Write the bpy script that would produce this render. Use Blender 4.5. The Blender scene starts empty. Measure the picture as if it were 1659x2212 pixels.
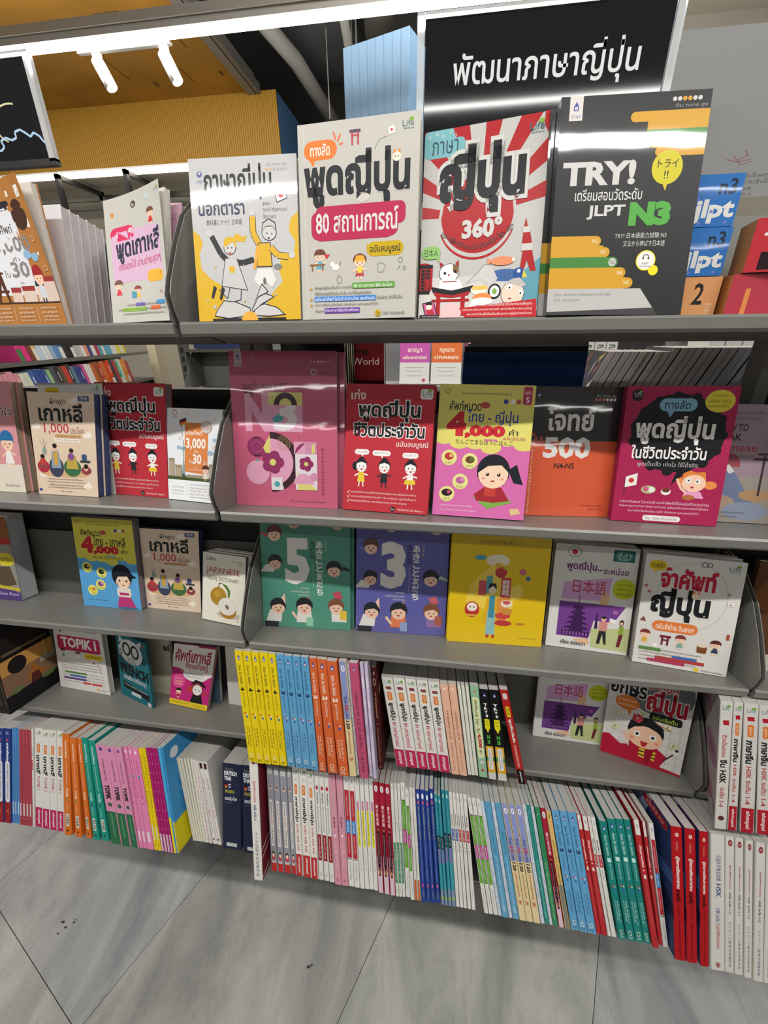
import bpy, bmesh, math, random
import numpy as np
from mathutils import Matrix, Vector
SC = bpy.context.scene
# ------------------------------------------------------------ camera, world, lights, exposure
cam = bpy.data.objects.new('camera', bpy.data.cameras.new('camera')); SC.collection.objects.link(cam)
_m = [[0.9901231085173964, 0.1399039665270561, -0.009116475735967654], [0.04808981484691362, -0.3999800449934953, -0.9152613470014951], [-0.13169510122945988, 0.9057830003687406, -0.40275744134052255]]
_r, _d, _f = Vector(_m[0]), Vector(_m[1]), Vector(_m[2])
CAM = Vector((0.3614, -0.5388, 1.6726))
cam.matrix_world = Matrix(((_r.x, -_d.x, -_f.x, CAM.x), (_r.y, -_d.y, -_f.y, CAM.y), (_r.z, -_d.z, -_f.z, CAM.z), (0, 0, 0, 1)))
cam.data.sensor_fit = 'VERTICAL'; cam.data.sensor_height = 36.0
cam.data.lens = 36.0 * 879.68 / 2212
cam.data.clip_start = 0.02
SC.camera = cam
SC.view_settings.view_transform = 'Standard'; SC.view_settings.look = 'None'; SC.view_settings.gamma = 1.0
SC.view_settings.use_curve_mapping = False; SC.view_settings.exposure = 0.07
world = bpy.data.worlds.new('world'); SC.world = world; world.use_nodes = True
world.node_tree.nodes['Background'].inputs[0].default_value = (1.0, 0.97, 0.92, 1)
world.node_tree.nodes['Background'].inputs[1].default_value = 0.13
def area(name, loc, size, energy, aim, col=(1, 0.98, 0.945)):
    l = bpy.data.lights.new(name, 'AREA'); l.shape = 'RECTANGLE'; l.size, l.size_y = size; l.energy = energy; l.color = col
    o = bpy.data.objects.new(name, l); SC.collection.objects.link(o); o.location = loc
    o.rotation_euler = (Vector(aim) - Vector(loc)).to_track_quat('-Z', 'Y').to_euler(); return o
# ceiling strip lamps of the shop: one row over the aisle, one further out, two beyond the shelves, plus added fill for ceiling and column
area('aisle_strip_lamp', (0.3, -0.90, 3.00), (5.0, 0.045), 73, (0.3, -0.66, 1.0))
area('far_aisle_strip_lamp', (0.3, -2.5, 3.06), (6.0, 0.028), 20, (0.3, -1.6, 1.0))
area('hall_row_lamp', (0.3, -5.6, 3.12), (9.0, 0.022), 15, (0.3, 0, 1.6))
area('hall_row_lamp', (0.3, -9.2, 3.12), (12.0, 0.028), 20, (0.3, 0, 1.6))
area('shelf_strip_lamp', (-0.3, 1.62, 2.785), (5.0, 0.06), 30, (-0.3, 1.62, 0))
area('added_ceiling_uplight', (-0.3, 1.62, 2.92), (5.0, 0.05), 75, (-0.3, 1.9, 4))  # added unseen lamp facing up, brightens the slab and pipes
area('unseen_hall_lamp', (-1.5, 2.7, 3.3), (5.0, 0.3), 34, (-1.5, 3.3, 0))
area('unseen_hall_lamp', (.9, 1.2, 3.1), (2.0, 0.2), 22, (.3, 2.6, 1.6))  # added unseen lamp, placed to brighten the blue column
# ------------------------------------------------------------ materials
MATS = {}
def lin(h):
    h = h.lstrip('#'); c = [int(h[i:i+2], 16)/255 for i in (0, 2, 4)]
    return tuple((x/12.92 if x <= 0.04045 else ((x+0.055)/1.055)**2.4) for x in c) + (1,)
def mat(h, fin='g', name=None):
    k = (h, fin)
    if k in MATS: return MATS[k]
    m = bpy.data.materials.new(name or 'print_%s_%s' % (fin, h.lstrip('#'))); m.use_nodes = True; nt = m.node_tree; b = nt.nodes['Principled BSDF']
    b.inputs['Base Color'].default_value = lin(h)
    R = {'g': .46, 'm': .6, 'w': .16, 'p': .8, 's': .34, 'k': .5}[fin]
    b.inputs['Roughness'].default_value = R
    if fin == 'w': b.inputs['Specular IOR Level'].default_value = .2; b.inputs['Roughness'].default_value = .4
    tc = nt.nodes.new('ShaderNodeTexCoord')
    if fin == 'w':      # shrink-wrapped in clear film: glossy coat with small wrinkles
        b.inputs['Coat Weight'].default_value = 1.0; b.inputs['Coat Roughness'].default_value = .035
        n = nt.nodes.new('ShaderNodeTexNoise'); n.inputs['Scale'].default_value = 6; n.inputs['Detail'].default_value = 3; n.inputs['Distortion'].default_value = .3
        mp = nt.nodes.new('ShaderNodeMapping'); mp.inputs['Scale'].default_value = (.6, 1, 1.5)
        bu = nt.nodes.new('ShaderNodeBump'); bu.inputs['Strength'].default_value = .22; bu.inputs['Distance'].default_value = .003
        nt.links.new(tc.outputs['Object'], mp.inputs[0]); nt.links.new(mp.outputs[0], n.inputs[0]); nt.links.new(n.outputs[0], bu.inputs['Height'])
        nt.links.new(bu.outputs[0], b.inputs['Coat Normal'])
    elif fin == 'g':
        b.inputs['Coat Weight'].default_value = .04; b.inputs['Coat Roughness'].default_value = .2; b.inputs['Specular IOR Level'].default_value = .12
        n = nt.nodes.new('ShaderNodeTexNoise'); n.inputs['Scale'].default_value = 700
        bu = nt.nodes.new('ShaderNodeBump'); bu.inputs['Strength'].default_value = .08; bu.inputs['Distance'].default_value = .001
        nt.links.new(tc.outputs['Object'], n.inputs[0]); nt.links.new(n.outputs[0], bu.inputs['Height']); nt.links.new(bu.outputs[0], b.inputs['Normal'])
    elif fin == 'p':    # cut page edges: fine lines along the leaves
        w = nt.nodes.new('ShaderNodeTexNoise'); w.inputs['Scale'].default_value = 220; w.inputs['Detail'].default_value = 3
        r = nt.nodes.new('ShaderNodeMixRGB'); r.blend_type = 'MULTIPLY'; r.inputs[0].default_value = .35
        r.inputs[1].default_value = lin(h); nt.links.new(tc.outputs['Object'], w.inputs[0]); nt.links.new(w.outputs[0], r.inputs[2]); nt.links.new(r.outputs[0], b.inputs['Base Color'])
    elif fin == 's':    # powder coated steel
        b.inputs['Specular IOR Level'].default_value = .6
        n = nt.nodes.new('ShaderNodeTexNoise'); n.inputs['Scale'].default_value = 900; n.inputs['Detail'].default_value = 2
        bu = nt.nodes.new('ShaderNodeBump'); bu.inputs['Strength'].default_value = .12; bu.inputs['Distance'].default_value = .0006
        nt.links.new(tc.outputs['Object'], n.inputs[0]); nt.links.new(n.outputs[0], bu.inputs['Height']); nt.links.new(bu.outputs[0], b.inputs['Normal'])
        n2 = nt.nodes.new('ShaderNodeTexNoise'); n2.inputs['Scale'].default_value = 14; n2.inputs['Detail'].default_value = 6
        rr = nt.nodes.new('ShaderNodeMapRange'); rr.inputs[3].default_value = .27; rr.inputs[4].default_value = .42
        nt.links.new(tc.outputs['Object'], n2.inputs[0]); nt.links.new(n2.outputs[0], rr.inputs[0]); nt.links.new(rr.outputs[0], b.inputs['Roughness'])
    MATS[k] = m; return m
def emat(h, s, name):
    m = bpy.data.materials.new(name); m.use_nodes = True; b = m.node_tree.nodes['Principled BSDF']
    b.inputs['Base Color'].default_value = lin(h); b.inputs['Emission Color'].default_value = lin(h); b.inputs['Emission Strength'].default_value = s; return m
# ------------------------------------------------------------ mesh helpers
class MB:
    """collects faces in several materials; build() links them as ONE mesh object"""
    def __init__(s): s.v = []; s.f = []; s.m = []; s.mats = []
    def mi(s, m):
        if m not in s.mats: s.mats.append(m)
        return s.mats.index(m)
    def add(s, vs, fs, m):
        o = len(s.v); s.v.extend([tuple(map(float, p)) for p in vs]); k = s.mi(m)
        for f in fs: s.f.append(tuple(i+o for i in f)); s.m.append(k)
    def hexa(s, c, m, skip=()):   # 8 corners: bottom 0-3 ccw, top 4-7
        F = {'b': (3, 2, 1, 0), 't': (4, 5, 6, 7), 'f': (0, 1, 5, 4), 'r': (1, 2, 6, 5), 'k': (2, 3, 7, 6), 'l': (3, 0, 4, 7)}
        s.add(c, [F[q] for q in F if q not in skip], m)
    def box(s, x0, y0, z0, x1, y1, z1, m):
        s.hexa([(x0, y0, z0), (x1, y0, z0), (x1, y1, z0), (x0, y1, z0), (x0, y0, z1), (x1, y0, z1), (x1, y1, z1), (x0, y1, z1)], m)
    def prism(s, pts, ax, a, b, m):   # polygon pts extruded along axis ax from a to b
        n = len(pts)
        def P(p, t): return {'x': (t, p[0], p[1]), 'y': (p[0], t, p[1]), 'z': (p[0], p[1], t)}[ax]
        s.add([P(p, a) for p in pts]+[P(p, b) for p in pts], [tuple(range(n))[::-1], tuple(range(n, 2*n))]+[(i, (i+1) % n, (i+1) % n+n, i+n) for i in range(n)], m)
    def tube(s, pts, r, m, n=10, caps=True):
        pts = [Vector(p) for p in pts]; rs = r if isinstance(r, (list, tuple)) else [r]*len(pts); vs = []; up = None
        for i, p in enumerate(pts):
            d = (pts[min(i+1, len(pts)-1)]-pts[max(i-1, 0)]).normalized()
            a = d.orthogonal().normalized() if up is None else (up-d*up.dot(d)).normalized(); up = a; b = d.cross(a)
            for j in range(n):
                t = 2*math.pi*j/n; vs.append(p+(a*math.cos(t)+b*math.sin(t))*rs[i])
        fs = [(i*n+j, i*n+(j+1) % n, (i+1)*n+(j+1) % n, (i+1)*n+j) for i in range(len(pts)-1) for j in range(n)]
        if caps: fs += [tuple(range(n))[::-1], tuple(range((len(pts)-1)*n, len(pts)*n))]
        s.add(vs, fs, m)
    def build(s, name, parent=None, smooth=False, bevel=0):
        me = bpy.data.meshes.new(name); me.from_pydata(s.v, [], s.f)
        for m in s.mats: me.materials.append(m)
        me.polygons.foreach_set('material_index', s.m)
        if smooth: me.polygons.foreach_set('use_smooth', [True]*len(s.f))
        me.update(); o = bpy.data.objects.new(name, me); SC.collection.objects.link(o)
        if bevel:
            bv = o.modifiers.new('bevel', 'BEVEL'); bv.width = bevel; bv.segments = 2; bv.limit_method = 'ANGLE'
        if parent is not None: attach(o, parent)
        return o
def attach(o, parent):
    o.parent = parent; o.matrix_parent_inverse = parent.matrix_world.inverted()
def tag(o, label=None, cat=None, group=None, kind=None):
    if label: o['label'] = label
    if cat: o['category'] = cat
    if group: o['group'] = group
    if kind: o['kind'] = kind
    return o
def thing(name, loc, label, cat, group=None):
    o = bpy.data.objects.new(name, None); SC.collection.objects.link(o); o.location = loc; o.empty_display_size = .02
    o.matrix_world = Matrix.Translation(loc); return tag(o, label, cat, group)
# ------------------------------------------------------------ printed matter: flat shapes and lettering
TXT = {}
def glyphs(s, off=0.0, res=2):
    k = (s, off, res)
    if k not in TXT:
        c = bpy.data.curves.new('lettering', 'FONT'); c.body = s; c.resolution_u = res; c.offset = off; c.size = 1.0; c.space_line = .9
        o = bpy.data.objects.new('lettering', c); me = bpy.data.meshes.new_from_object(o)
        n = len(me.vertices); co = np.empty(n*3); me.vertices.foreach_get('co', co); co = co.reshape(-1, 3)[:, :2]
        fs = [tuple(p.vertices) for p in me.polygons]
        bpy.data.objects.remove(o); bpy.data.meshes.remove(me); bpy.data.curves.remove(c)
        TXT[k] = (co, fs)
    return TXT[k]
class D:
    """a flat design; coordinates 0..100 across and 0..100 down; asp = width / height"""
    def __init__(s, asp, bg): s.asp = asp; s.bg = bg; s.L = []
    def add(s, v, f, c): s.L.append((np.array(v, float).reshape(-1, 2), f, c)); return s
    def p(s, pts, c): return s.add(pts, [tuple(range(len(pts)))], c)
    def r(s, x0, y0, x1, y1, c): return s.p([(x0, y1), (x1, y1), (x1, y0), (x0, y0)], c)
    def e(s, cx, cy, rx, c, ry=None, a0=0, a1=360, n=20):
        ry = rx*s.asp if ry is None else ry
        k = n if a1-a0 >= 360 else n+1
        pts = [(cx+rx*math.cos(math.radians(a0+(a1-a0)*i/n)), cy+ry*math.sin(math.radians(a0+(a1-a0)*i/n))) for i in range(k)]
        return s.p(pts[::-1], c)
    def rr(s, x0, y0, x1, y1, c, q=None):
        q = min(x1-x0, (y1-y0)/s.asp)/2 if q is None else q; qy = q*s.asp; pts = []
        for cx, cy, a in ((x1-q, y0+qy, -90), (x1-q, y1-qy, 0), (x0+q, y1-qy, 90), (x0+q, y0+qy, 180)):
            for i in range(5):
                t = math.radians(a+i*22.5); pts.append((cx+q*math.cos(t), cy+qy*math.sin(t)))
        return s.p(pts[::-1], c)
    def l(s, pts, w, c):    # stroke of width w (x units)
        for (x0, y0), (x1, y1) in zip(pts, pts[1:]):
            dx, dy = x1-x0, (y1-y0)/s.asp; q = math.hypot(dx, dy) or 1; nx, ny = -dy/q*w/2, dx/q*w/2*s.asp
            s.p([(x0+nx, y0+ny), (x1+nx, y1+ny), (x1-nx, y1-ny), (x0-nx, y0-ny)][::-1], c)
        return s
    def ring(s, cx, cy, rx, w, c, ry=None, a0=0, a1=360, n=20):
        ry = rx*s.asp if ry is None else ry
        return s.l([(cx+rx*math.cos(math.radians(a0+(a1-a0)*i/n)), cy+ry*math.sin(math.radians(a0+(a1-a0)*i/n))) for i in range(n+1)], w, c)
    def cloud(s, x0, y0, x1, y1, c, n=5, seed=1):
        rnd = random.Random(seed); s.rr(x0+(x1-x0)*.08, y0+(y1-y0)*.15, x1-(x1-x0)*.08, y1-(y1-y0)*.15, c)
        for i in range(n):
            for yy in (y0+(y1-y0)*.3, y1-(y1-y0)*.3): s.e(x0+(x1-x0)*(.12+.76*i/(n-1)), yy, (x1-x0)*.14*(1+rnd.random()*.2), c, ry=(y1-y0)*.28)
        return s
    def t(s, txt, x0, y0, x1, y1, c, b=0.0, o=None, ow=.05, up=False, res=2, slope=0, arc=0):
        """lettering fitted to the box; b thickens it; o = colour of an outline; up = upright letters on a lying spine"""
        co, fs = glyphs(txt, b, res)
        if not len(co): return s
        mn, mx = co.min(0), co.max(0); sz = np.maximum(mx-mn, 1e-6)
        def fit(q):
            n = (q-mn)/sz
            if up: X = x0+(1-n[:, 1])*(x1-x0); Y = y1-n[:, 0]*(y1-y0)
            else:
                X = x0+n[:, 0]*(x1-x0); Y = y1-n[:, 1]*(y1-y0)-slope*n[:, 0]-arc*(n[:, 0]*2-1)**2
            return np.stack([X, Y], 1)
        if o:
            c2, f2 = glyphs(txt, b+ow, res); s.add(fit(c2), f2, o)
        s.add(fit(co), fs, c); return s
    def star(s, cx, cy, r, c):
        return s.p([(cx+r*(1 if i % 2 == 0 else .45)*math.sin(i*math.pi/5), cy-r*s.asp*(1 if i % 2 == 0 else .45)*math.cos(i*math.pi/5)) for i in range(10)][::-1], c)
    def flower(s, cx, cy, r, c, c2):
        for i in range(5): s.e(cx+r*.55*math.cos(i*1.2566), cy+r*.55*s.asp*math.sin(i*1.2566), r*.48, c, n=10)
        return s.e(cx, cy, r*.3, c2, n=8)
    def life(s, x, y, w, c='3f6f78', lf='7da33c', bal=True):
        h = w*.62*s.asp
        s.t('Life', x, y+h*.1, x+w, y+h*.85, c, b=.0)
        s.e(x+w*.78, y+h*.02, w*.2, lf, ry=h*.26)
        if bal: s.t('Balance', x+w*.12, y+h*.95, x+w, y+h*1.2, c)
        return s
    def emblem(s, cx, cy, r, up=False):
        a = s.asp
        def q(u, v): return (cx+v*r, cy-u*r*a) if up else (cx+u*r, cy+v*r*a)
        s.p([q(*z) for z in ((0, -1.3), (.75, .1), (.6, 1), (-.6, 1), (-.75, .1))][::(1 if not up else 1)], '3b4f96'); 
        s.e(*q(0, .35), r*.45, 'e8dfe6', n=10); return s.e(*q(0, .35), r*.2, 'c05a6a', n=8)
    def kid(s, cx, y, h, hair, dress, skin='f0c9ae', legs='f0c9ae', wide=1.0, tail=False, ln='3a2f2c', arms=True):
        """small generic cartoon figure: big head, simple clothes; y = top, h = height"""
        R = h*.27/s.asp*wide; hy = y+h*.27
        s.e(cx, hy-h*.07, R*1.12, hair, ry=h*.24)
        if tail: s.e(cx+R*1.15, hy, R*.45, hair, ry=h*.14)
        s.p([(cx-R*.75, y+h*.86), (cx-R*.35, y+h*.5), (cx+R*.35, y+h*.5), (cx+R*.75, y+h*.86)], dress)
        if arms: s.l([(cx-R*.35, y+h*.56), (cx-R*1.1, y+h*.68)], R*.25, skin); s.l([(cx+R*.35, y+h*.56), (cx+R*1.1, y+h*.62)], R*.25, skin)
        s.r(cx-R*.4, y+h*.86, cx-R*.15, y+h, legs); s.r(cx+R*.15, y+h*.86, cx+R*.4, y+h, legs)
        s.e(cx, hy+h*.04, R*.95, skin, ry=h*.21)
        s.p([(cx-R, hy-h*.03), (cx+R, hy-h*.03), (cx+R*.7, hy-h*.2), (cx-R*.7, hy-h*.2)], hair)
        s.e(cx-R*.38, hy+h*.06, R*.11, ln, n=8); s.e(cx+R*.38, hy+h*.06, R*.11, ln, n=8); s.e(cx, hy+h*.15, R*.14, 'b5483f', ry=h*.018, n=8)
        return s
    def para(s, lines, x0, y0, x1, dy, c, hi=None, h=.62):
        for i, tx in enumerate(lines):
            xx = x0+(x1-x0)*min(1, len(tx)/max(len(q) for q in lines))
            if hi and i in hi: s.r(x0-.8, y0+i*dy-dy*.08, xx+.8, y0+i*dy+dy*.75, hi[i])
            s.t(tx, x0, y0+i*dy, xx, y0+i*dy+dy*h, 'f4efe8' if (hi and i in hi) else c, res=1)
        return s
    def flat(s, grid=0):
        """list of (verts, faces, colour, layer), clipped to the sheet and cut along a coarse grid"""
        if hasattr(s, '_c'): return s._c
        out = []
        for k, (v, f, c) in enumerate(s.L):
            big = (v.max(0)-v.min(0)).max() > 100/max(grid, 1)
            clip = v.min() < -.01 or v.max() > 100.01
            if (grid and big) or clip:
                bm = bmesh.new(); bv = [bm.verts.new((x, y, 0)) for x, y in v]
                for q in f:
                    try: bm.faces.new([bv[i] for i in q])
                    except ValueError: pass
                def cut(co, no, ci, co_):
                    bmesh.ops.bisect_plane(bm, geom=bm.verts[:]+bm.edges[:]+bm.faces[:], plane_co=co, plane_no=no, clear_inner=ci, clear_outer=co_)
                if clip:
                    cut((0, 0, 0), (-1, 0, 0), False, True); cut((0, 0, 0), (0, -1, 0), False, True)
                    cut((100, 0, 0), (1, 0, 0), False, True); cut((0, 100, 0), (0, 1, 0), False, True)
                if grid and big:
                    for i in range(1, grid):
                        cut((100*i/grid, 0, 0), (1, 0, 0), False, False); cut((0, 100*i/grid, 0), (0, 1, 0), False, False)
                bm.verts.index_update(); v = np.array([w.co[:2] for w in bm.verts]).reshape(-1, 2); f = [tuple(w.index for w in q.verts) for q in bm.faces]; bm.free()
            if len(v) and len(f): out.append((v, f, c, k))
        s._c = out; return out
    def onto(s, mb, P, fin, grid=0, lay=6e-6, base=6e-5):
        """P(U, V, offset) maps unit arrays to 3-D points (n,3); all print lies just proud of the sheet"""
        for v, f, c, k in s.flat(grid):
            mb.add(P(v[:, 0]/100, v[:, 1]/100, base+lay*k), f, mat(c, fin))
ORD = 'first second third fourth fifth sixth seventh eighth ninth tenth eleventh twelfth thirteenth fourteenth fifteenth sixteenth seventeenth eighteenth nineteenth twentieth'.split()
NUM = 'zero one two three four five six seven eight nine ten eleven twelve thirteen fourteen fifteen sixteen seventeen eighteen nineteen twenty'.split()
# ------------------------------------------------------------ books
def front_book(c4, T, d, label, fin='g', spine=None, back='e8e4dc', pages='d8d3c9', group=None, name='book', sh=(0, 0), grid=5, hard=.0004, curl=0.0):
    """book standing with its front cover towards the aisle; c4 = TL, TR, BR, BL of the cover"""
    TL, TR, BR, BL = [np.array(p, float) for p in c4]
    n = np.cross(BR-BL, TL-BL); n = -n/np.linalg.norm(n)      # towards the aisle is -n after the check
    if n[1] < 0: n = -n
    off = n*sh[1]+np.array([sh[0], 0, 0]); off[2] = 0 if abs(sh[1]) > 0 else off[2]
    off[2] = -math.tan(math.radians(11))*off[1]
    TL, TR, BR, BL = TL+off, TR+off, BR+off, BL+off
    def P(U, V, o):
        U = np.asarray(U, float)[:, None]; V = np.asarray(V, float)[:, None]
        q = (TL*(1-U)+TR*U)*(1-V)+(BL*(1-U)+BR*U)*V
        if curl: q = q-n*(curl*(U**2)*(1-V)**1.5)
        return q-n*o
    root = thing(name, tuple(BL), label, 'book', group)
    mb = MB(); m0 = mat(d.bg, fin); g = grid
    uu, vv = np.meshgrid(np.linspace(0, 1, g+1), np.linspace(0, 1, g+1))
    A = P(uu.ravel(), vv.ravel(), 0); B = P(uu.ravel(), vv.ravel(), -.0007)
    ff = [(j*(g+1)+i, (j+1)*(g+1)+i, (j+1)*(g+1)+i+1, j*(g+1)+i+1) for j in range(g) for i in range(g)]
    mb.add(A, ff, m0); mb.add(B, [q[::-1] for q in ff], mat(back, 'm'))
    rim = [j*(g+1)+g for j in range(g+1)]; N = (g+1)**2
    for seq in ([i for i in range(g+1)], rim, [g*(g+1)+i for i in range(g, -1, -1)], [j*(g+1) for j in range(g, -1, -1)]):
        mb.add(np.vstack([A, B]), [(a, b, b+N, a+N) for a, b in zip(seq, seq[1:])], m0)
    d.onto(mb, P, fin, grid)
    sc = mat(spine or d.bg, fin); e = .0007
    c = [BL, BR, BR+n*T, BL+n*T, TL, TR, TR+n*T, TL+n*T]
    x = (BR-BL)/np.linalg.norm(BR-BL)
    # back board and spine strip
    mb.hexa([BL+n*(T-e), BR+n*(T-e), BR+n*T, BL+n*T, TL+n*(T-e), TR+n*(T-e), TR+n*T, TL+n*T], sc)
    mb.hexa([BL+n*e, BL+x*e+n*e, BL+x*e+n*(T-e), BL+n*(T-e), TL+n*e, TL+x*e+n*e, TL+x*e+n*(T-e), TL+n*(T-e)], sc)
    mb.build('cover', root)
    pg = MB(); v = (TL-BL)/np.linalg.norm(TL-BL); i = .0012
    pg.hexa([BL+x*e*1.5+n*e*1.3+v*i, BR-x*i+n*e*1.3+v*i, BR-x*i+n*(T-e*1.3)+v*i, BL+x*e*1.5+n*(T-e*1.3)+v*i,
             TL+x*e*1.5+n*e*1.3-v*i, TR-x*i+n*e*1.3-v*i, TR-x*i+n*(T-e*1.3)-v*i, TL+x*e*1.5+n*(T-e*1.3)-v*i], mat(pages, 'p'))
    pg.build('page_block', root)
    return root
def spine_book(o, th, v, L, dep, d, label, fin='g', side=None, side_d=None, left_d=None, pages='cfcbc3', group=None, cat='book', name='book', x=(1, 0, 0)):
    """book standing with its spine towards the aisle; o = bottom left of the spine, v = up along the spine, dep = depth vector"""
    o = np.array(o, float); v = np.array(v, float); v /= np.linalg.norm(v); dep = np.array(dep, float); x = np.array(x, float)
    root = thing(name, tuple(o), label, cat, group); mb = MB(); e = min(.0006, th*.16); dn = dep/np.linalg.norm(dep)
    m0 = mat(d.bg, fin); ms = mat(side or d.bg, fin); ch = min(.0012, th*.18)
    prof = [(0, 1), (0, ch/np.linalg.norm(dep)), (ch, 0), (th-ch, 0), (th, ch/np.linalg.norm(dep)), (th, 1)]
    pv = [o+x*a+dep*b for a, b in prof]; inn = [(e, 1), (e, .004), (th-e, .004), (th-e, 1)]; iv = [o+x*a+dep*b for a, b in inn]
    allv = pv+[p+v*L for p in pv]
    for i, m in ((0, ms), (1, m0), (2, m0), (3, m0), (4, ms)): mb.add([allv[i+1], allv[i], allv[i+6], allv[i+7]], [(1, 0, 3, 2)], m)
    ia = iv+[p+v*L for p in iv]
    for i in range(3): mb.add([ia[i], ia[i+1], ia[i+5], ia[i+4]], [(1, 0, 3, 2)], mat('e0dcd4', 'm'))
    for z in (0, 1):        # cover thickness seen on the top and the bottom
        P = allv[6*z:6*z+6]; Q = ia[4*z:4*z+4]
        q = [(0, 1, 6+1, 6+0), (1, 2, 6+1), (2, 3, 6+2, 6+1), (3, 4, 6+2), (4, 5, 6+3, 6+2)]
        mb.add(P+Q, q if z else [w[::-1] for w in q], m0)
    nrm = -np.cross(x, v); nrm /= np.linalg.norm(nrm)
    if np.dot(nrm, dep) > 0: nrm = -nrm
    def P(U, V, of): return o+x*(ch+(th-2*ch)*(1-np.asarray(V)[:, None]))+v*(L*(1-np.asarray(U)[:, None]))+nrm*of
    d.onto(mb, P, fin, 0, lay=6e-6, base=5e-5)
    if side_d:      # right side cover print
        def P2(U, V, of): return o+x*(th+of)+v*(L*(1-np.asarray(V)[:, None]))+dep*np.asarray(U)[:, None]
        side_d.onto(mb, P2, fin, 0)
    if left_d:
        def P3(U, V, of): return o-x*of+v*(L*(1-np.asarray(V)[:, None]))+dep*(1-np.asarray(U)[:, None])
        left_d.onto(mb, P3, fin, 0)
    mb.build('cover', root)
    pg = MB(); i = .001; a, b = o+x*(e*1.05)+dep*.006+v*i, o+x*(th-e*1.05)+dep*.006+v*i; D2 = dep*.985; up = v*(L-2*i)
    pg.hexa([a, b, b+D2, a+D2, a+up, b+up, b+D2+up, a+D2+up], mat(pages, 'p')); pg.build('page_block', root)
    return root
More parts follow.
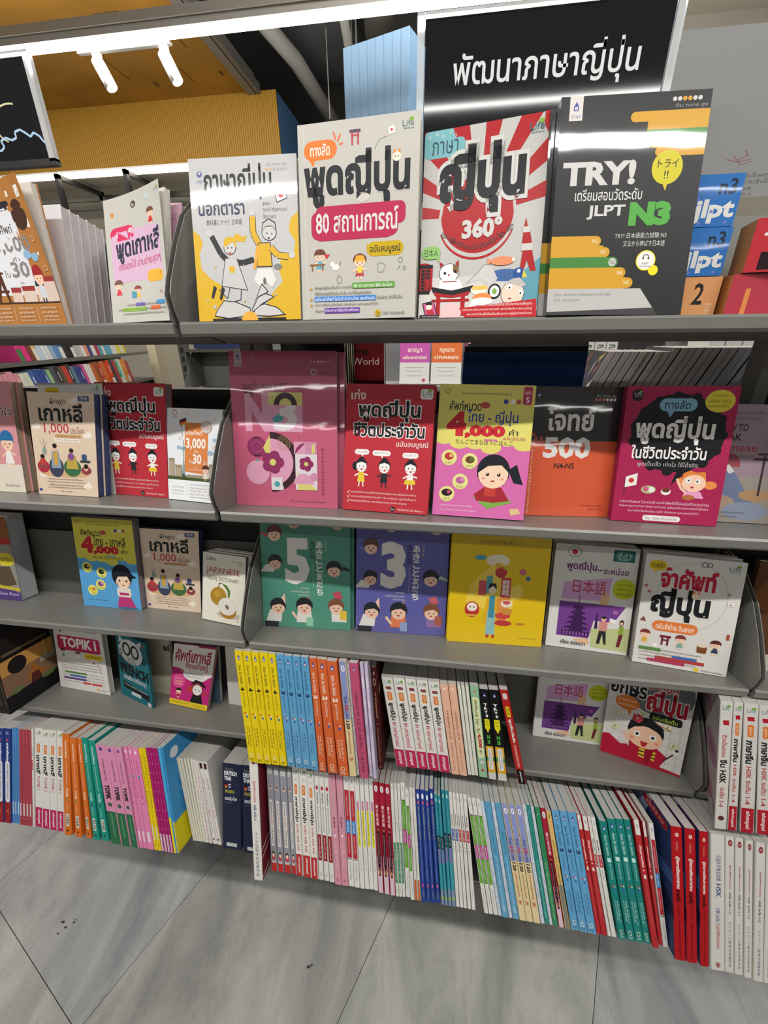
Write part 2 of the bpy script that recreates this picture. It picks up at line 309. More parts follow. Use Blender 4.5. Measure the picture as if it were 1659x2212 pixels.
FRONTS={
'easy':(0,[[-0.1239,0.0958,1.8424],[-0.0205,0.0861,1.8531],[-0.0107,0.0232,1.6885],[-0.1053,0.0349,1.6862]]),
'easyb':(0,[[-0.1073,0.1038,1.8466],[0.0006,0.094,1.841],[0.0038,0.0457,1.6842],[-0.0988,0.0529,1.6827]]),
'talaja':(0,[[0.0168,0.0907,1.8805],[0.1658,0.0849,1.8768],[0.1738,0.0266,1.6879],[0.0293,0.0308,1.687]]),
'phut80':(0,[[0.1683,0.0816,1.9022],[0.3184,0.0764,1.9059],[0.3198,0.0226,1.6886],[0.1734,0.0283,1.6875]]),
't360':(0,[[0.3194,0.0994,1.8921],[0.4662,0.106,1.9068],[0.4632,0.0314,1.6869],[0.3202,0.0299,1.6872]]),
'try':(0,[[0.4756,0.0841,1.9088],[0.6335,0.0919,1.9089],[0.6297,0.0309,1.687],[0.4779,0.0238,1.6884]]),
'brown':(0,[[-0.3047,0.061,1.8613],[-0.1946,0.0589,1.861],[-0.1739,0.0304,1.6871],[-0.2968,0.0326,1.6867]]),
'beige2':(1,[[-0.411,0.1463,1.5776],[-0.2649,0.1388,1.5757],[-0.2797,0.0978,1.3903],[-0.4142,0.104,1.3891]]),
'lifew':(1,[[-0.3955,0.1269,1.6011],[-0.2472,0.1175,1.5999],[-0.2501,0.0743,1.3949],[-0.3978,0.083,1.3932]]),
'pinkL':(1,[[-0.3812,0.2797,1.569],[-0.4347,0.1455,1.5985],[-0.4464,0.1064,1.3886],[-0.3926,0.2414,1.3624]]),
'redL':(1,[[-0.2874,0.1806,1.5917],[-0.1268,0.1601,1.5921],[-0.1442,0.1211,1.3858],[-0.2892,0.139,1.3823]]),
'german':(1,[[-0.1424,0.157,1.5495],[-0.0161,0.1294,1.5526],[-0.0373,0.0908,1.3917],[-0.1452,0.1139,1.3872]]),
'pinkN3':(1,[[0.0032,0.1445,1.6471],[0.1872,0.1473,1.6459],[0.1869,0.0979,1.3903],[0.002,0.095,1.3909]]),
'redM':(1,[[0.2003,0.1531,1.594],[0.349,0.1352,1.5944],[0.3434,0.078,1.3941],[0.1968,0.0948,1.3909]]),
'w4000p':(1,[[0.3548,0.1471,1.5948],[0.5004,0.1318,1.5945],[0.4958,0.0723,1.3953],[0.3515,0.0865,1.3925]]),
'w500':(1,[[0.5055,0.1613,1.5918],[0.6436,0.1774,1.5897],[0.6501,0.1345,1.3832],[0.5061,0.1179,1.3864]]),
'magenta':(1,[[0.642,0.1591,1.5928],[0.7925,0.1478,1.5955],[0.7914,0.0997,1.3899],[0.6416,0.1111,1.3877]]),
'howto':(1,[[0.8171,0.1774,1.5684],[0.9771,0.1774,1.5684],[0.9771,0.1379,1.3825],[0.8171,0.1379,1.3825]]),
'violet':(2,[[-0.7473,0.1052,1.3029],[-0.6296,0.1945,1.2924],[-0.6096,0.1357,1.0963],[-0.7272,0.0489,1.1132]]),
'w4000b':(2,[[-0.4465,0.18,1.3035],[-0.2968,0.1781,1.3033],[-0.2986,0.1365,1.0962],[-0.447,0.1383,1.0958]]),
'beige3':(2,[[-0.2936,0.1888,1.2805],[-0.1502,0.1858,1.2824],[-0.1601,0.149,1.0938],[-0.2955,0.1521,1.0932]]),
'collins':(2,[[-0.1374,0.1692,1.2417],[-0.0295,0.1495,1.2462],[-0.0348,0.1036,1.1026],[-0.1417,0.1233,1.0988]]),
'green5':(2,[[0.003,0.1715,1.3508],[0.1874,0.1828,1.3486],[0.1892,0.1296,1.0975],[0.0017,0.1181,1.0998]]),
'purple3':(2,[[0.2013,0.1856,1.3483],[0.3861,0.193,1.3468],[0.387,0.1396,1.0956],[0.2008,0.1321,1.097]]),
'yellow4':(2,[[0.3912,0.1759,1.3502],[0.576,0.1837,1.3487],[0.5765,0.1303,1.0974],[0.3912,0.1225,1.0989]]),
'purplew':(2,[[0.5886,0.1903,1.2998],[0.7334,0.1768,1.3026],[0.733,0.126,1.0982],[0.5868,0.1397,1.0956]]),
'jamsap':(2,[[0.7345,0.1565,1.3062],[0.8803,0.1303,1.3121],[0.8799,0.0823,1.1067],[0.7356,0.1084,1.1017]]),
'topik':(3,[[-0.6169,0.1882,1.014],[-0.4681,0.178,1.016],[-0.4639,0.1341,0.8107],[-0.6216,0.1449,0.8086]]),
'french':(3,[[-0.4359,0.1805,0.9843],[-0.3228,0.1441,0.9911],[-0.3204,0.1056,0.8163],[-0.4399,0.144,0.8088]]),
'cream':(3,[[-0.4314,0.1675,0.9978],[-0.3014,0.1675,0.9978],[-0.3014,0.128,0.8119],[-0.4314,0.128,0.8119]]),
'sapkao':(3,[[-0.2831,0.1868,0.9567],[-0.1618,0.1749,0.9661],[-0.1839,0.1174,0.814],[-0.2942,0.1306,0.8114]]),
'purplew4':(3,[[0.6053,0.2089,1.0102],[0.7522,0.2024,1.0115],[0.7517,0.1587,0.806],[0.6055,0.1652,0.8047]]),
'aksorn':(3,[[0.7471,0.1886,1.0153],[0.8884,0.1387,1.0251],[0.8861,0.0952,0.8183],[0.7469,0.1444,0.8087]])}
SPINES=[
('minna4',3,-0.0133,-0.0048,0.8377,0.0167,-0.061,0.192,0.262),('minna4',3,0.0042,-0.0058,0.8379,0.0173,-0.059,0.192,0.263),('minna4',3,0.0219,-0.0056,0.8379,0.0152,-0.056,0.192,0.263),
('minna4',3,0.0375,-0.0043,0.8376,0.0176,-0.055,0.192,0.263),('minna4',3,0.0557,-0.0041,0.8376,0.0156,-0.056,0.192,0.262),('minna3',3,0.0725,-0.0036,0.8375,0.0161,-0.059,0.193,0.262),
('minna3',3,0.0900,-0.0035,0.8375,0.0164,-0.063,0.192,0.261),('minna3',3,0.1068,-0.0037,0.8375,0.0162,-0.062,0.192,0.261),('minna3',3,0.1236,-0.0048,0.8377,0.0164,-0.059,0.192,0.262),
('minna2',3,0.1418,-0.0051,0.8378,0.0152,-0.062,0.192,0.262),('minna2',3,0.1613,-0.0057,0.8379,0.0200,-0.077,0.194,0.262),('minna2',3,0.1851,-0.0083,0.8384,0.0203,-0.090,0.193,0.262),
('violetcr',3,0.2070,-0.0066,0.8381,0.0146,-0.083,0.193,0.263),('palethin',3,0.2220,-0.0025,0.8373,0.0048,-0.084,0.192,0.257),('pinkN3s',3,0.2291,-0.0073,0.8382,0.0174,-0.090,0.193,0.262),
('lilac',3,0.2476,-0.0014,0.8371,0.0075,-0.086,0.192,0.259),('lilac',3,0.2564,-0.0048,0.8377,0.0068,-0.083,0.192,0.261),('maroon',3,0.2636,0.0181,0.8333,0.0104,-0.081,0.192,0.241),
('life80s',3,0.2996,0.0330,0.8304,0.0226,-0.171,0.191,0.212),('life80s',3,0.3226,0.0334,0.8303,0.0235,-0.169,0.191,0.213),('life80s',3,0.3465,0.0336,0.8303,0.0217,-0.166,0.191,0.213),
('life80s',3,0.3686,0.0333,0.8303,0.0224,-0.163,0.191,0.213),('life80s',3,0.3914,0.0322,0.8305,0.0221,-0.160,0.191,0.213),('peach',3,0.4155,0.0304,0.8309,0.0161,-0.166,0.192,0.211),
('peach',3,0.4320,0.0302,0.8309,0.0154,-0.164,0.192,0.212),('thinw',3,0.4491,0.0335,0.8303,0.0068,-0.164,0.192,0.211),('thinw',3,0.4563,0.0340,0.8302,0.0068,-0.161,0.192,0.211),
('thinw',3,0.4635,0.0345,0.8301,0.0067,-0.157,0.192,0.211),('green4s',3,0.4720,0.0325,0.8305,0.0171,-0.156,0.192,0.213),('trys',3,0.4901,0.0308,0.8308,0.0174,-0.156,0.191,0.209),
('trys',3,0.5089,0.0302,0.8309,0.0195,-0.160,0.192,0.210),('quick',3,0.5496,0.0283,0.8313,0.0161,-0.252,0.192,0.218),('hsk16',3,0.8884,-0.0119,0.8391,0.0200,-0.143,0.193,0.265),
('hsk14',3,0.9099,-0.0115,0.8390,0.0154,-0.143,0.198,0.264),('hsk14',3,0.9303,-0.0121,0.8392,0.0228,-0.160,0.200,0.264),('hsk14',3,0.9573,-0.0114,0.8390,0.0216,-0.175,0.197,0.264),
('hsk4w',4,-0.0012,-0.0898,0.5726,0.0201,-0.072,0.367,0.270),('grey4',4,0.0271,-0.0650,0.5631,0.0151,-0.080,0.369,0.244),('grey4',4,0.0432,-0.0649,0.5630,0.0139,-0.083,0.369,0.242),
('grey4',4,0.0582,-0.0644,0.5629,0.0163,-0.086,0.369,0.241),('grey4',4,0.0749,-0.0642,0.5628,0.0113,-0.084,0.368,0.242),('n4n5',4,0.0867,-0.0658,0.5634,0.0153,-0.079,0.369,0.249),
('n4n5',4,0.1032,-0.0663,0.5636,0.0185,-0.082,0.369,0.249),('n4n5',4,0.1221,-0.0673,0.5640,0.0159,-0.083,0.369,0.246),('redblk',4,0.1390,-0.0665,0.5637,0.0108,-0.085,0.369,0.247),
('redblk',4,0.1514,-0.0669,0.5638,0.0110,-0.090,0.369,0.247),('redblk',4,0.1636,-0.0678,0.5642,0.0113,-0.093,0.369,0.248),('pinkn5',4,0.1765,-0.0708,0.5653,0.0146,-0.098,0.369,0.247),
('pinkn5',4,0.1915,-0.0705,0.5652,0.0148,-0.093,0.369,0.249),('n2red',4,0.2067,-0.0694,0.5648,0.0126,-0.091,0.369,0.249),('n2red',4,0.2199,-0.0701,0.5650,0.0119,-0.092,0.369,0.249),
('yelw',4,0.2326,-0.0703,0.5651,0.0101,-0.094,0.369,0.248),('yelw',4,0.2432,-0.0693,0.5647,0.0094,-0.094,0.369,0.248),('yelw',4,0.2530,-0.0686,0.5645,0.0095,-0.092,0.369,0.249),
('yelw',4,0.2629,-0.0691,0.5647,0.0096,-0.090,0.369,0.250),('chinese',4,0.2730,-0.0721,0.5658,0.0122,-0.092,0.369,0.245),('chinese',4,0.2863,-0.0727,0.5660,0.0123,-0.095,0.369,0.245),
('chinese',4,0.2992,-0.0735,0.5664,0.0117,-0.096,0.369,0.245),('greenw',4,0.3113,-0.0738,0.5665,0.0068,-0.095,0.370,0.248),('greenw',4,0.3185,-0.0731,0.5662,0.0067,-0.094,0.370,0.249),
('greenw',4,0.3256,-0.0726,0.5660,0.0063,-0.093,0.370,0.249),('lime',4,0.3332,-0.0714,0.5655,0.0097,-0.096,0.370,0.251),('lime',4,0.3433,-0.0754,0.5671,0.0081,-0.098,0.369,0.241),
('orangew',4,0.3523,-0.0746,0.5668,0.0063,-0.098,0.370,0.246),('orangew',4,0.3594,-0.0752,0.5670,0.0063,-0.100,0.370,0.245),('navyj',4,0.3668,-0.0758,0.5672,0.0092,-0.103,0.370,0.245),
('navyj',4,0.3769,-0.0750,0.5669,0.0095,-0.105,0.370,0.245),('navyj',4,0.3870,-0.0742,0.5666,0.0088,-0.107,0.370,0.243),('navyj',4,0.3974,-0.0734,0.5663,0.0102,-0.110,0.370,0.248),
('tealp',4,0.4081,-0.0748,0.5668,0.0069,-0.114,0.369,0.239),('tealp',4,0.4154,-0.0749,0.5669,0.0065,-0.115,0.369,0.237),('tealp',4,0.4230,-0.0745,0.5667,0.0068,-0.112,0.370,0.250),
('tealp',4,0.4302,-0.0747,0.5668,0.0081,-0.112,0.370,0.250),('white12',4,0.4389,-0.0737,0.5664,0.0072,-0.114,0.370,0.247),('white12',4,0.4470,-0.0737,0.5664,0.0070,-0.116,0.370,0.247),
('white12',4,0.4548,-0.0737,0.5664,0.0066,-0.118,0.370,0.247),('white12',4,0.4628,-0.0739,0.5665,0.0071,-0.122,0.370,0.247),('white12',4,0.4713,-0.0740,0.5665,0.0077,-0.126,0.370,0.247),
('lime',4,0.4964,-0.0766,0.5675,0.0085,-0.196,0.370,0.247),('lime',4,0.5059,-0.0767,0.5676,0.0086,-0.198,0.370,0.247),('lime',4,0.5154,-0.0765,0.5675,0.0089,-0.200,0.370,0.247),
('pale',4,0.5248,-0.0768,0.5676,0.0071,-0.203,0.369,0.244),('jlblue',4,0.5324,-0.0781,0.5681,0.0131,-0.203,0.369,0.245),('pale',4,0.5462,-0.0775,0.5679,0.0070,-0.204,0.369,0.245),
('jlblue',4,0.5539,-0.0777,0.5680,0.0126,-0.205,0.369,0.245),('violetcr',4,0.5671,-0.0783,0.5682,0.0133,-0.205,0.369,0.246),('violetcr',4,0.5808,-0.0785,0.5683,0.0130,-0.204,0.369,0.247),
('violetcr',4,0.5946,-0.0787,0.5684,0.0136,-0.205,0.369,0.248),('pale',4,0.6093,-0.0776,0.5679,0.0076,-0.207,0.369,0.249),('tealj',4,0.6177,-0.0770,0.5677,0.0083,-0.209,0.369,0.249),
('pale',4,0.6264,-0.0772,0.5678,0.0061,-0.209,0.369,0.248),('greenj',4,0.6329,-0.0781,0.5681,0.0100,-0.205,0.369,0.248),('chinese',4,0.6437,-0.0786,0.5683,0.0110,-0.207,0.369,0.248),
('gold',4,0.6560,-0.0805,0.5690,0.0096,-0.213,0.370,0.245),('minna3',4,0.6681,-0.0794,0.5686,0.0146,-0.218,0.366,0.249),('minna3',4,0.6837,-0.0799,0.5688,0.0150,-0.220,0.366,0.250),
('minna3',4,0.6993,-0.0802,0.5689,0.0164,-0.221,0.366,0.250),('redn',4,0.7163,-0.0791,0.5685,0.0087,-0.222,0.367,0.246),('redn',4,0.7254,-0.0798,0.5687,0.0105,-0.220,0.367,0.246),
('white12',4,0.7370,-0.0792,0.5685,0.0060,-0.223,0.367,0.246),('white12',4,0.7443,-0.0794,0.5686,0.0086,-0.227,0.367,0.246),('pale',4,0.7539,-0.0787,0.5683,0.0022,-0.221,0.367,0.245),
('minna1',4,0.7565,-0.0815,0.5694,0.0136,-0.218,0.365,0.242),('minna1',4,0.7721,-0.0814,0.5694,0.0150,-0.218,0.366,0.249),('minna1',4,0.7881,-0.0804,0.5690,0.0150,-0.220,0.366,0.250),
('minna1',4,0.8038,-0.0805,0.5690,0.0126,-0.220,0.366,0.251),('redn',4,0.8168,-0.0862,0.5712,0.0111,-0.210,0.367,0.258),('redn',4,0.8314,-0.0800,0.5688,0.0067,-0.197,0.366,0.250),
('n2red',4,0.8385,-0.0814,0.5694,0.0094,-0.181,0.367,0.249),('bigred',4,0.8483,-0.1000,0.5765,0.0197,-0.100,0.365,0.285),('bigred',4,0.8690,-0.1008,0.5768,0.0187,-0.089,0.365,0.284),
('bigred',4,0.8905,-0.1032,0.5777,0.0152,-0.081,0.365,0.285),('hsk3w',4,0.9071,-0.1058,0.5787,0.0241,-0.076,0.368,0.317),('hsk12',4,0.9316,-0.1059,0.5788,0.0149,-0.075,0.367,0.275),
('hsk12',4,0.9469,-0.1069,0.5792,0.0139,-0.074,0.367,0.275),('hsk12',4,0.9612,-0.1093,0.5801,0.0127,-0.070,0.367,0.277),('hsk12',4,0.9743,-0.1122,0.5812,0.0159,-0.064,0.367,0.275),
('hsk12',4,0.9907,-0.1125,0.5813,0.0146,-0.061,0.367,0.274),('blured',4,-0.6930,-0.0609,0.5615,0.0186,-0.005,0.369,0.241),('blured',4,-0.6740,-0.0599,0.5611,0.0191,-0.005,0.369,0.242),
('bluthin',4,-0.6545,-0.0579,0.5603,0.0064,-0.005,0.369,0.244),('bluthin',4,-0.6477,-0.0576,0.5602,0.0064,-0.005,0.369,0.244),('bluthin',4,-0.6409,-0.0573,0.5601,0.0074,-0.005,0.369,0.244),
('redthin',4,-0.6313,-0.0593,0.5609,0.0075,-0.012,0.369,0.244),('redthin',4,-0.6234,-0.0588,0.5607,0.0087,-0.012,0.369,0.244),('redthin',4,-0.6143,-0.0586,0.5606,0.0086,-0.012,0.369,0.244),
('redthin',4,-0.6053,-0.0584,0.5605,0.0078,-0.012,0.369,0.244),('white12',4,-0.5958,-0.0585,0.5606,0.0048,-0.017,0.369,0.249),('topiks',4,-0.5906,-0.0563,0.5597,0.0206,-0.009,0.369,0.251),
('topiks',4,-0.5686,-0.0574,0.5602,0.0200,-0.013,0.369,0.250),('topiks',4,-0.5472,-0.0581,0.5604,0.0197,-0.017,0.370,0.252),('topiks',4,-0.5271,-0.0582,0.5605,0.0191,-0.013,0.369,0.253),
('orangek',4,-0.5003,-0.0644,0.5628,0.0197,-0.033,0.368,0.252),('orangek',4,-0.4708,-0.0644,0.5629,0.0176,-0.072,0.367,0.246),('orangek',4,-0.4423,-0.0629,0.5623,0.0131,-0.115,0.367,0.246),
('tealk',4,-0.4222,-0.0641,0.5627,0.0159,-0.139,0.367,0.251),('tealk',4,-0.4000,-0.0628,0.5622,0.0217,-0.165,0.367,0.247),('pinkt',4,-0.3718,-0.0654,0.5632,0.0265,-0.194,0.367,0.242),
('pinkt',4,-0.3434,-0.0667,0.5637,0.0234,-0.200,0.367,0.243),('pinkt',4,-0.3193,-0.0662,0.5635,0.0186,-0.201,0.366,0.243),('pinkthin',4,-0.3003,-0.0642,0.5628,0.0106,-0.190,0.367,0.246),
('pinkthin',4,-0.2893,-0.0643,0.5628,0.0103,-0.186,0.367,0.246),('pinkthin',4,-0.2786,-0.0645,0.5629,0.0159,-0.186,0.367,0.246),('yelthin',4,-0.2623,-0.0637,0.5626,0.0091,-0.186,0.367,0.246),
('yelthin',4,-0.2528,-0.0641,0.5627,0.0086,-0.185,0.367,0.247),('magthin',4,-0.2438,-0.0633,0.5624,0.0078,-0.183,0.367,0.249),('magthin',4,-0.2356,-0.0635,0.5625,0.0077,-0.183,0.367,0.250),
('magthin',4,-0.2275,-0.0637,0.5626,0.0074,-0.183,0.367,0.250),('magthin',4,-0.2197,-0.0636,0.5625,0.0061,-0.183,0.367,0.250),('blueyel',4,-0.2132,-0.0633,0.5624,0.0080,-0.183,0.367,0.251),
('bluey2',4,-0.2048,-0.0622,0.5620,0.0101,-0.181,0.367,0.253),('whitet',4,-0.1923,-0.0273,0.5486,0.0056,-0.233,0.366,0.206),('whitet',4,-0.1863,-0.0271,0.5486,0.0056,-0.232,0.366,0.207),
('whitet',4,-0.1803,-0.0270,0.5485,0.0055,-0.228,0.366,0.207),('whitet',4,-0.1744,-0.0268,0.5484,0.0056,-0.217,0.366,0.207),('whitet',4,-0.1684,-0.0266,0.5483,0.0056,-0.207,0.366,0.208),
('whitet',4,-0.1624,-0.0264,0.5483,0.0058,-0.196,0.366,0.208),('redspk',4,-0.1562,-0.0266,0.5483,0.0076,-0.196,0.366,0.206),('redspk',4,-0.1470,-0.0271,0.5485,0.0071,-0.202,0.366,0.205),
('korw',4,-0.1385,-0.0265,0.5483,0.0108,-0.208,0.366,0.205),('korw',4,-0.1269,-0.0270,0.5485,0.0114,-0.210,0.366,0.205),('deutsch',4,-0.1099,-0.0319,0.5504,0.0475,-0.028,0.367,0.209),
('deutsch',4,-0.0562,-0.0348,0.5515,0.0524,-0.055,0.371,0.212)]
# ------------------------------------------------------------ the shop around the shelves
SHZ = [1.6884, 1.4024, 1.1128, 0.8246]; SHY = [.0239, .0358, .0512, .0626]
T11 = math.tan(math.radians(11)); Z5, Y5, T5 = .565, -.07, math.tan(math.radians(21))
def zsh(k, y): return SHZ[k]-T11*(y-SHY[k]) if k < 4 else Z5-T5*(y-Y5)
def stone(name, h1, h2):
    m = bpy.data.materials.new(name); m.use_nodes = True; nt = m.node_tree; b = nt.nodes['Principled BSDF']; b.inputs['Roughness'].default_value = .42
    tc = nt.nodes.new('ShaderNodeTexCoord'); mp = nt.nodes.new('ShaderNodeMapping'); mp.inputs['Scale'].default_value = (3.2, 1.1, 1); mp.inputs['Rotation'].default_value = (0, 0, math.radians(22))
    n = nt.nodes.new('ShaderNodeTexNoise'); n.inputs['Scale'].default_value = 1.7; n.inputs['Detail'].default_value = 9; n.inputs['Roughness'].default_value = .62; n.inputs['Distortion'].default_value = .6
    r = nt.nodes.new('ShaderNodeValToRGB'); r.color_ramp.elements[0].position = .33; r.color_ramp.elements[1].position = .68
    r.color_ramp.elements[0].color = lin(h1); r.color_ramp.elements[1].color = lin(h2)
    n2 = nt.nodes.new('ShaderNodeTexNoise'); n2.inputs['Scale'].default_value = 160; n2.inputs['Detail'].default_value = 2
    mx = nt.nodes.new('ShaderNodeMixRGB'); mx.blend_type = 'OVERLAY'; mx.inputs[0].default_value = .16
    nt.links.new(tc.outputs['Object'], mp.inputs[0]); nt.links.new(mp.outputs[0], n.inputs[0]); nt.links.new(n.outputs[0], r.inputs[0])
    nt.links.new(tc.outputs['Object'], n2.inputs[0]); nt.links.new(r.outputs[0], mx.inputs[1]); nt.links.new(n2.outputs[0], mx.inputs[2]); nt.links.new(mx.outputs[0], b.inputs['Base Color'])
    bu = nt.nodes.new('ShaderNodeBump'); bu.inputs['Strength'].default_value = .15; bu.inputs['Distance'].default_value = .002
    nt.links.new(n.outputs[0], bu.inputs['Height']); nt.links.new(bu.outputs[0], b.inputs['Normal']); return m
def painted(h, wave=None, name='paint', rough=.6, var=.12):
    m = bpy.data.materials.new(name); m.use_nodes = True; nt = m.node_tree; b = nt.nodes['Principled BSDF']; b.inputs['Roughness'].default_value = rough
    tc = nt.nodes.new('ShaderNodeTexCoord'); n = nt.nodes.new('ShaderNodeTexNoise'); n.inputs['Scale'].default_value = 3; n.inputs['Detail'].default_value = 6
    mx = nt.nodes.new('ShaderNodeMixRGB'); mx.blend_type = 'MULTIPLY'; mx.inputs[0].default_value = var; mx.inputs[1].default_value = lin(h)
    nt.links.new(tc.outputs['Object'], n.inputs[0]); nt.links.new(n.outputs[0], mx.inputs[2]); nt.links.new(mx.outputs[0], b.inputs['Base Color']); return m
# floor: rows of long stone-look tiles turned against the shelves, each tile a piece with open joints
fl = MB(); fl.box(-5, -2.2, -.05, 5, 7, -.006, mat('4a4945', 'm')); floor = fl.build('floor'); floor['kind'] = 'structure'
TM = [stone('stone_tile_%d' % i, a, b) for i, (a, b) in enumerate((('8a8a85', 'c4c3bc'), ('8f9089', 'cbcac2'), ('86878a', 'bebeb9')))]
ty = math.radians(22.597); du, dn_ = Vector((math.sin(ty), math.cos(ty), 0)), Vector((math.cos(ty), -math.sin(ty), 0))
rnd = random.Random(4); tw, tl = .581, 1.17
for i in range(-9, 10):
    b0 = .1961+i*tw
    for j in range(-5, 7):
        a0 = -.409+j*tl+(.62*tl if i % 2 == 0 else 0)+(0 if i == -2 else rnd.uniform(-.02, .02)*(i % 2 == 0))
        if -3 < i < 2: a0 = {-2: -.409, -1: -.75, 0: -.55, 1: -.1}[i]+j*tl
        c = dn_*(b0+tw/2)+du*(a0+tl/2)
        if abs(c.x) > 4.3 or not -1.7 < c.y < 4.6: continue
        m = MB(); g = .0009
        q = [dn_*(b0+g)+du*(a0+g), dn_*(b0+tw-g)+du*(a0+g), dn_*(b0+tw-g)+du*(a0+tl-g), dn_*(b0+g)+du*(a0+tl-g)]
        m.hexa([tuple(p+Vector((0, 0, -.006))) for p in q]+[tuple(p) for p in q], TM[rnd.randrange(3)]); m.build('tile', floor)
# scuffs and a chewing-gum mark on the tiles
m = MB()
for x, y, r in ((-.735, -.04, .006), (-.716, -.05, .005), (-.70, -.036, .004), (-.727, -.066, .004), (-.70, -.03, .003), (.055, -.03, .006), (.062, -.025, .004)):
    m.add([(x+r*math.cos(t*1.05)*(1+.4*math.sin(t*5)), y+r*.6*math.sin(t*1.05), .0006) for t in range(6)], [tuple(range(6))], mat('3b3a38', 'm'))
tag(m.build('floor_scuffs', floor))
YB = 3.493
w = MB(); w.box(-5, 6.6, 0, 5, 6.7, 4.4, painted('77756f', name='far_wall')); o = w.build('wall_back'); o['kind'] = 'structure'
w = MB(); w.box(-5.1, -2.2, 0, -5, 7, 4.4, painted('9a968c', name='side_wall')); o = w.build('wall_left'); o['kind'] = 'structure'
# ceiling: yellow painted concrete on the left, raw grey beyond, with a drop edge between them
w = MB(); w.box(-5, -.6, 3.4, -1.262, YB+.02, 3.5, painted('b27d20', name='yellow_ceiling', var=.5)); o = w.build('ceiling'); o['kind'] = 'structure'
MATS_RAW = painted('6a6965', name='raw_slab_b', var=.5)
w = MB(); w.box(-5, YB, 3.98, 5, 7, 4.1, painted('6a6965', name='raw_slab')); w.box(-1.2, -.6, 3.98, 5, YB, 4.1, MATS_RAW); o = w.build('ceiling'); o['kind'] = 'structure'
w = MB(); w.box(-1.262, .5, 3.38, -1.20, YB, 3.5, mat('6e6a64', 's')); w.box(-1.19, .5, 3.38, -1.16, YB, 3.44, mat('5f5c57', 's')); o = w.build('trim_1'); o['kind'] = 'structure'
# joints and stains of the yellow concrete
m = MB(); rnd = random.Random(8)
for x, y, a, b in ((-1.78, 2.55, .16, .004), (-2.05, 2.9, .004, .3), (-1.6, 3.1, .004, .2), (-1.42, 2.8, .004, .12), (-2.3, 3.2, .03, .05), (-1.9, 3.25, .02, .06), (-1.5, 2.4, .2, .004), (-1.35, 3.2, .02, .05)):
    m.box(x, y, 3.397, x+a, y+b, 3.401, mat('5d3f10', 'm'))
m.build('ceiling_stains', bpy.data.objects['ceiling'])
# bulkhead: vertical yellow ribs in front, blue on its side
bk = thing('bulkhead', (-3, YB, 2.97), 'yellow ribbed bulkhead with a blue side hanging over the far shelves', 'bulkhead')
w = MB(); w.box(-5, YB+.012, 2.98, -1.04, 5.6, 3.4, painted('3f6185', name='blue_side')); w.build('body', bk)
m = MB(); my = mat('98701a', 'm'); x = -4.6
rp = []
while x < -1.06:
    rp += [(x, YB+.009), (x+.003, YB+.002), (x+.010, YB+.002), (x+.013, YB+.009)]; x += .019
rp += [(-1.04, YB+.006), (-1.04, YB+.02), (-4.6, YB+.02)]
m.prism(rp[::-1], 'z', 2.975, 3.402, my); m.build('ribbed_panel', bk)
m = MB(); m.box(-4.6, YB-.05, 2.945, -1.7, YB+.03, 2.963, emat('fff6e2', 9.0, 'led_strip')); m.build('light_strip', bk)
m = MB(); m.box(-4.6, YB-.06, 2.963, -1.66, YB+.04, 2.975, mat('c9c6bf', 's')); m.build('rail', bk)
w = MB(); w.box(-5, YB+.035, 2.955, -1.06, 4.1, 2.979, painted('c9c3b6', name='soffit_board')); w.build('soffit', bk)
w = MB(); w.box(-5, 4.1, 1.2, -1.0, 5.5, 2.95, painted('a9a49a', name='soffit')); o = w.build('wall_far'); o['kind'] = 'structure'
# black steel frames standing under the bulkhead
fr = thing('steel_stand', (-3, YB-.3, 2.9), 'black steel frame under the glowing strip of the yellow bulkhead', 'stand')
mk = mat('191a1a', 's')
for x in (-3.00, -2.36, -1.72):
    m = MB(); m.box(x, YB-.16, 1.9, x+.035, YB-.125, 2.93, mk); m.build('upright', fr)
    m = MB(); m.box(x, YB-.16, 2.895, x+.035, YB+.36, 2.93, mk); m.build('arm', fr); m = MB(); m.box(x, YB+.33, 1.9, x+.035, YB+.36, 2.93, mk); m.build('upright', fr)
m = MB(); m.box(-4.2, YB+.33, 2.86, -1.2, YB+.36, 2.90, mk); m.build('crossbar', fr)
# blue ribbed column
bc = thing('ribbed_column', (.12, 2.2, 1.0), 'light blue ribbed column behind the tall white book', 'column')
c0, c1, c2 = Vector((.118, 2.139, 0)), Vector((-.234, 2.256, 0)), Vector((.196, 2.344, 0))
m = MB(); mb_ = mat('9fc0da', 'm'); n = 8
for i in range(n):
    a = c0+(c1-c0)*(i/n+.001); b = c0+(c1-c0)*((i+1)/n-.006); nn = Vector((-.28, -.96, 0))*.006
    m.add([a+Vector((0, 0, 1.3)), b+Vector((0, 0, 1.3)), b+Vector((0, 0, 3.0)), a+Vector((0, 0, 3.0))], [(0, 1, 2, 3)], mb_)
    m.hexa([tuple(p+Vector((0, 0, z))) for z in (1.3, 3.0) for p in (a, b, b-nn, a-nn)], mb_)
m.build('ribs', bc)
m = MB(); mc = mat('6d93b5', 'm'); k_ = Vector((.004, .012, 0)); ps = [c0+k_, c2, c2+(c1-c0)*1.0+Vector((.05, .2, 0)), c1+k_]
m.prism([(p.x, p.y) for p in ps][::-1], 'z', 1.3, 3.0, mc); m.build('core', bc)
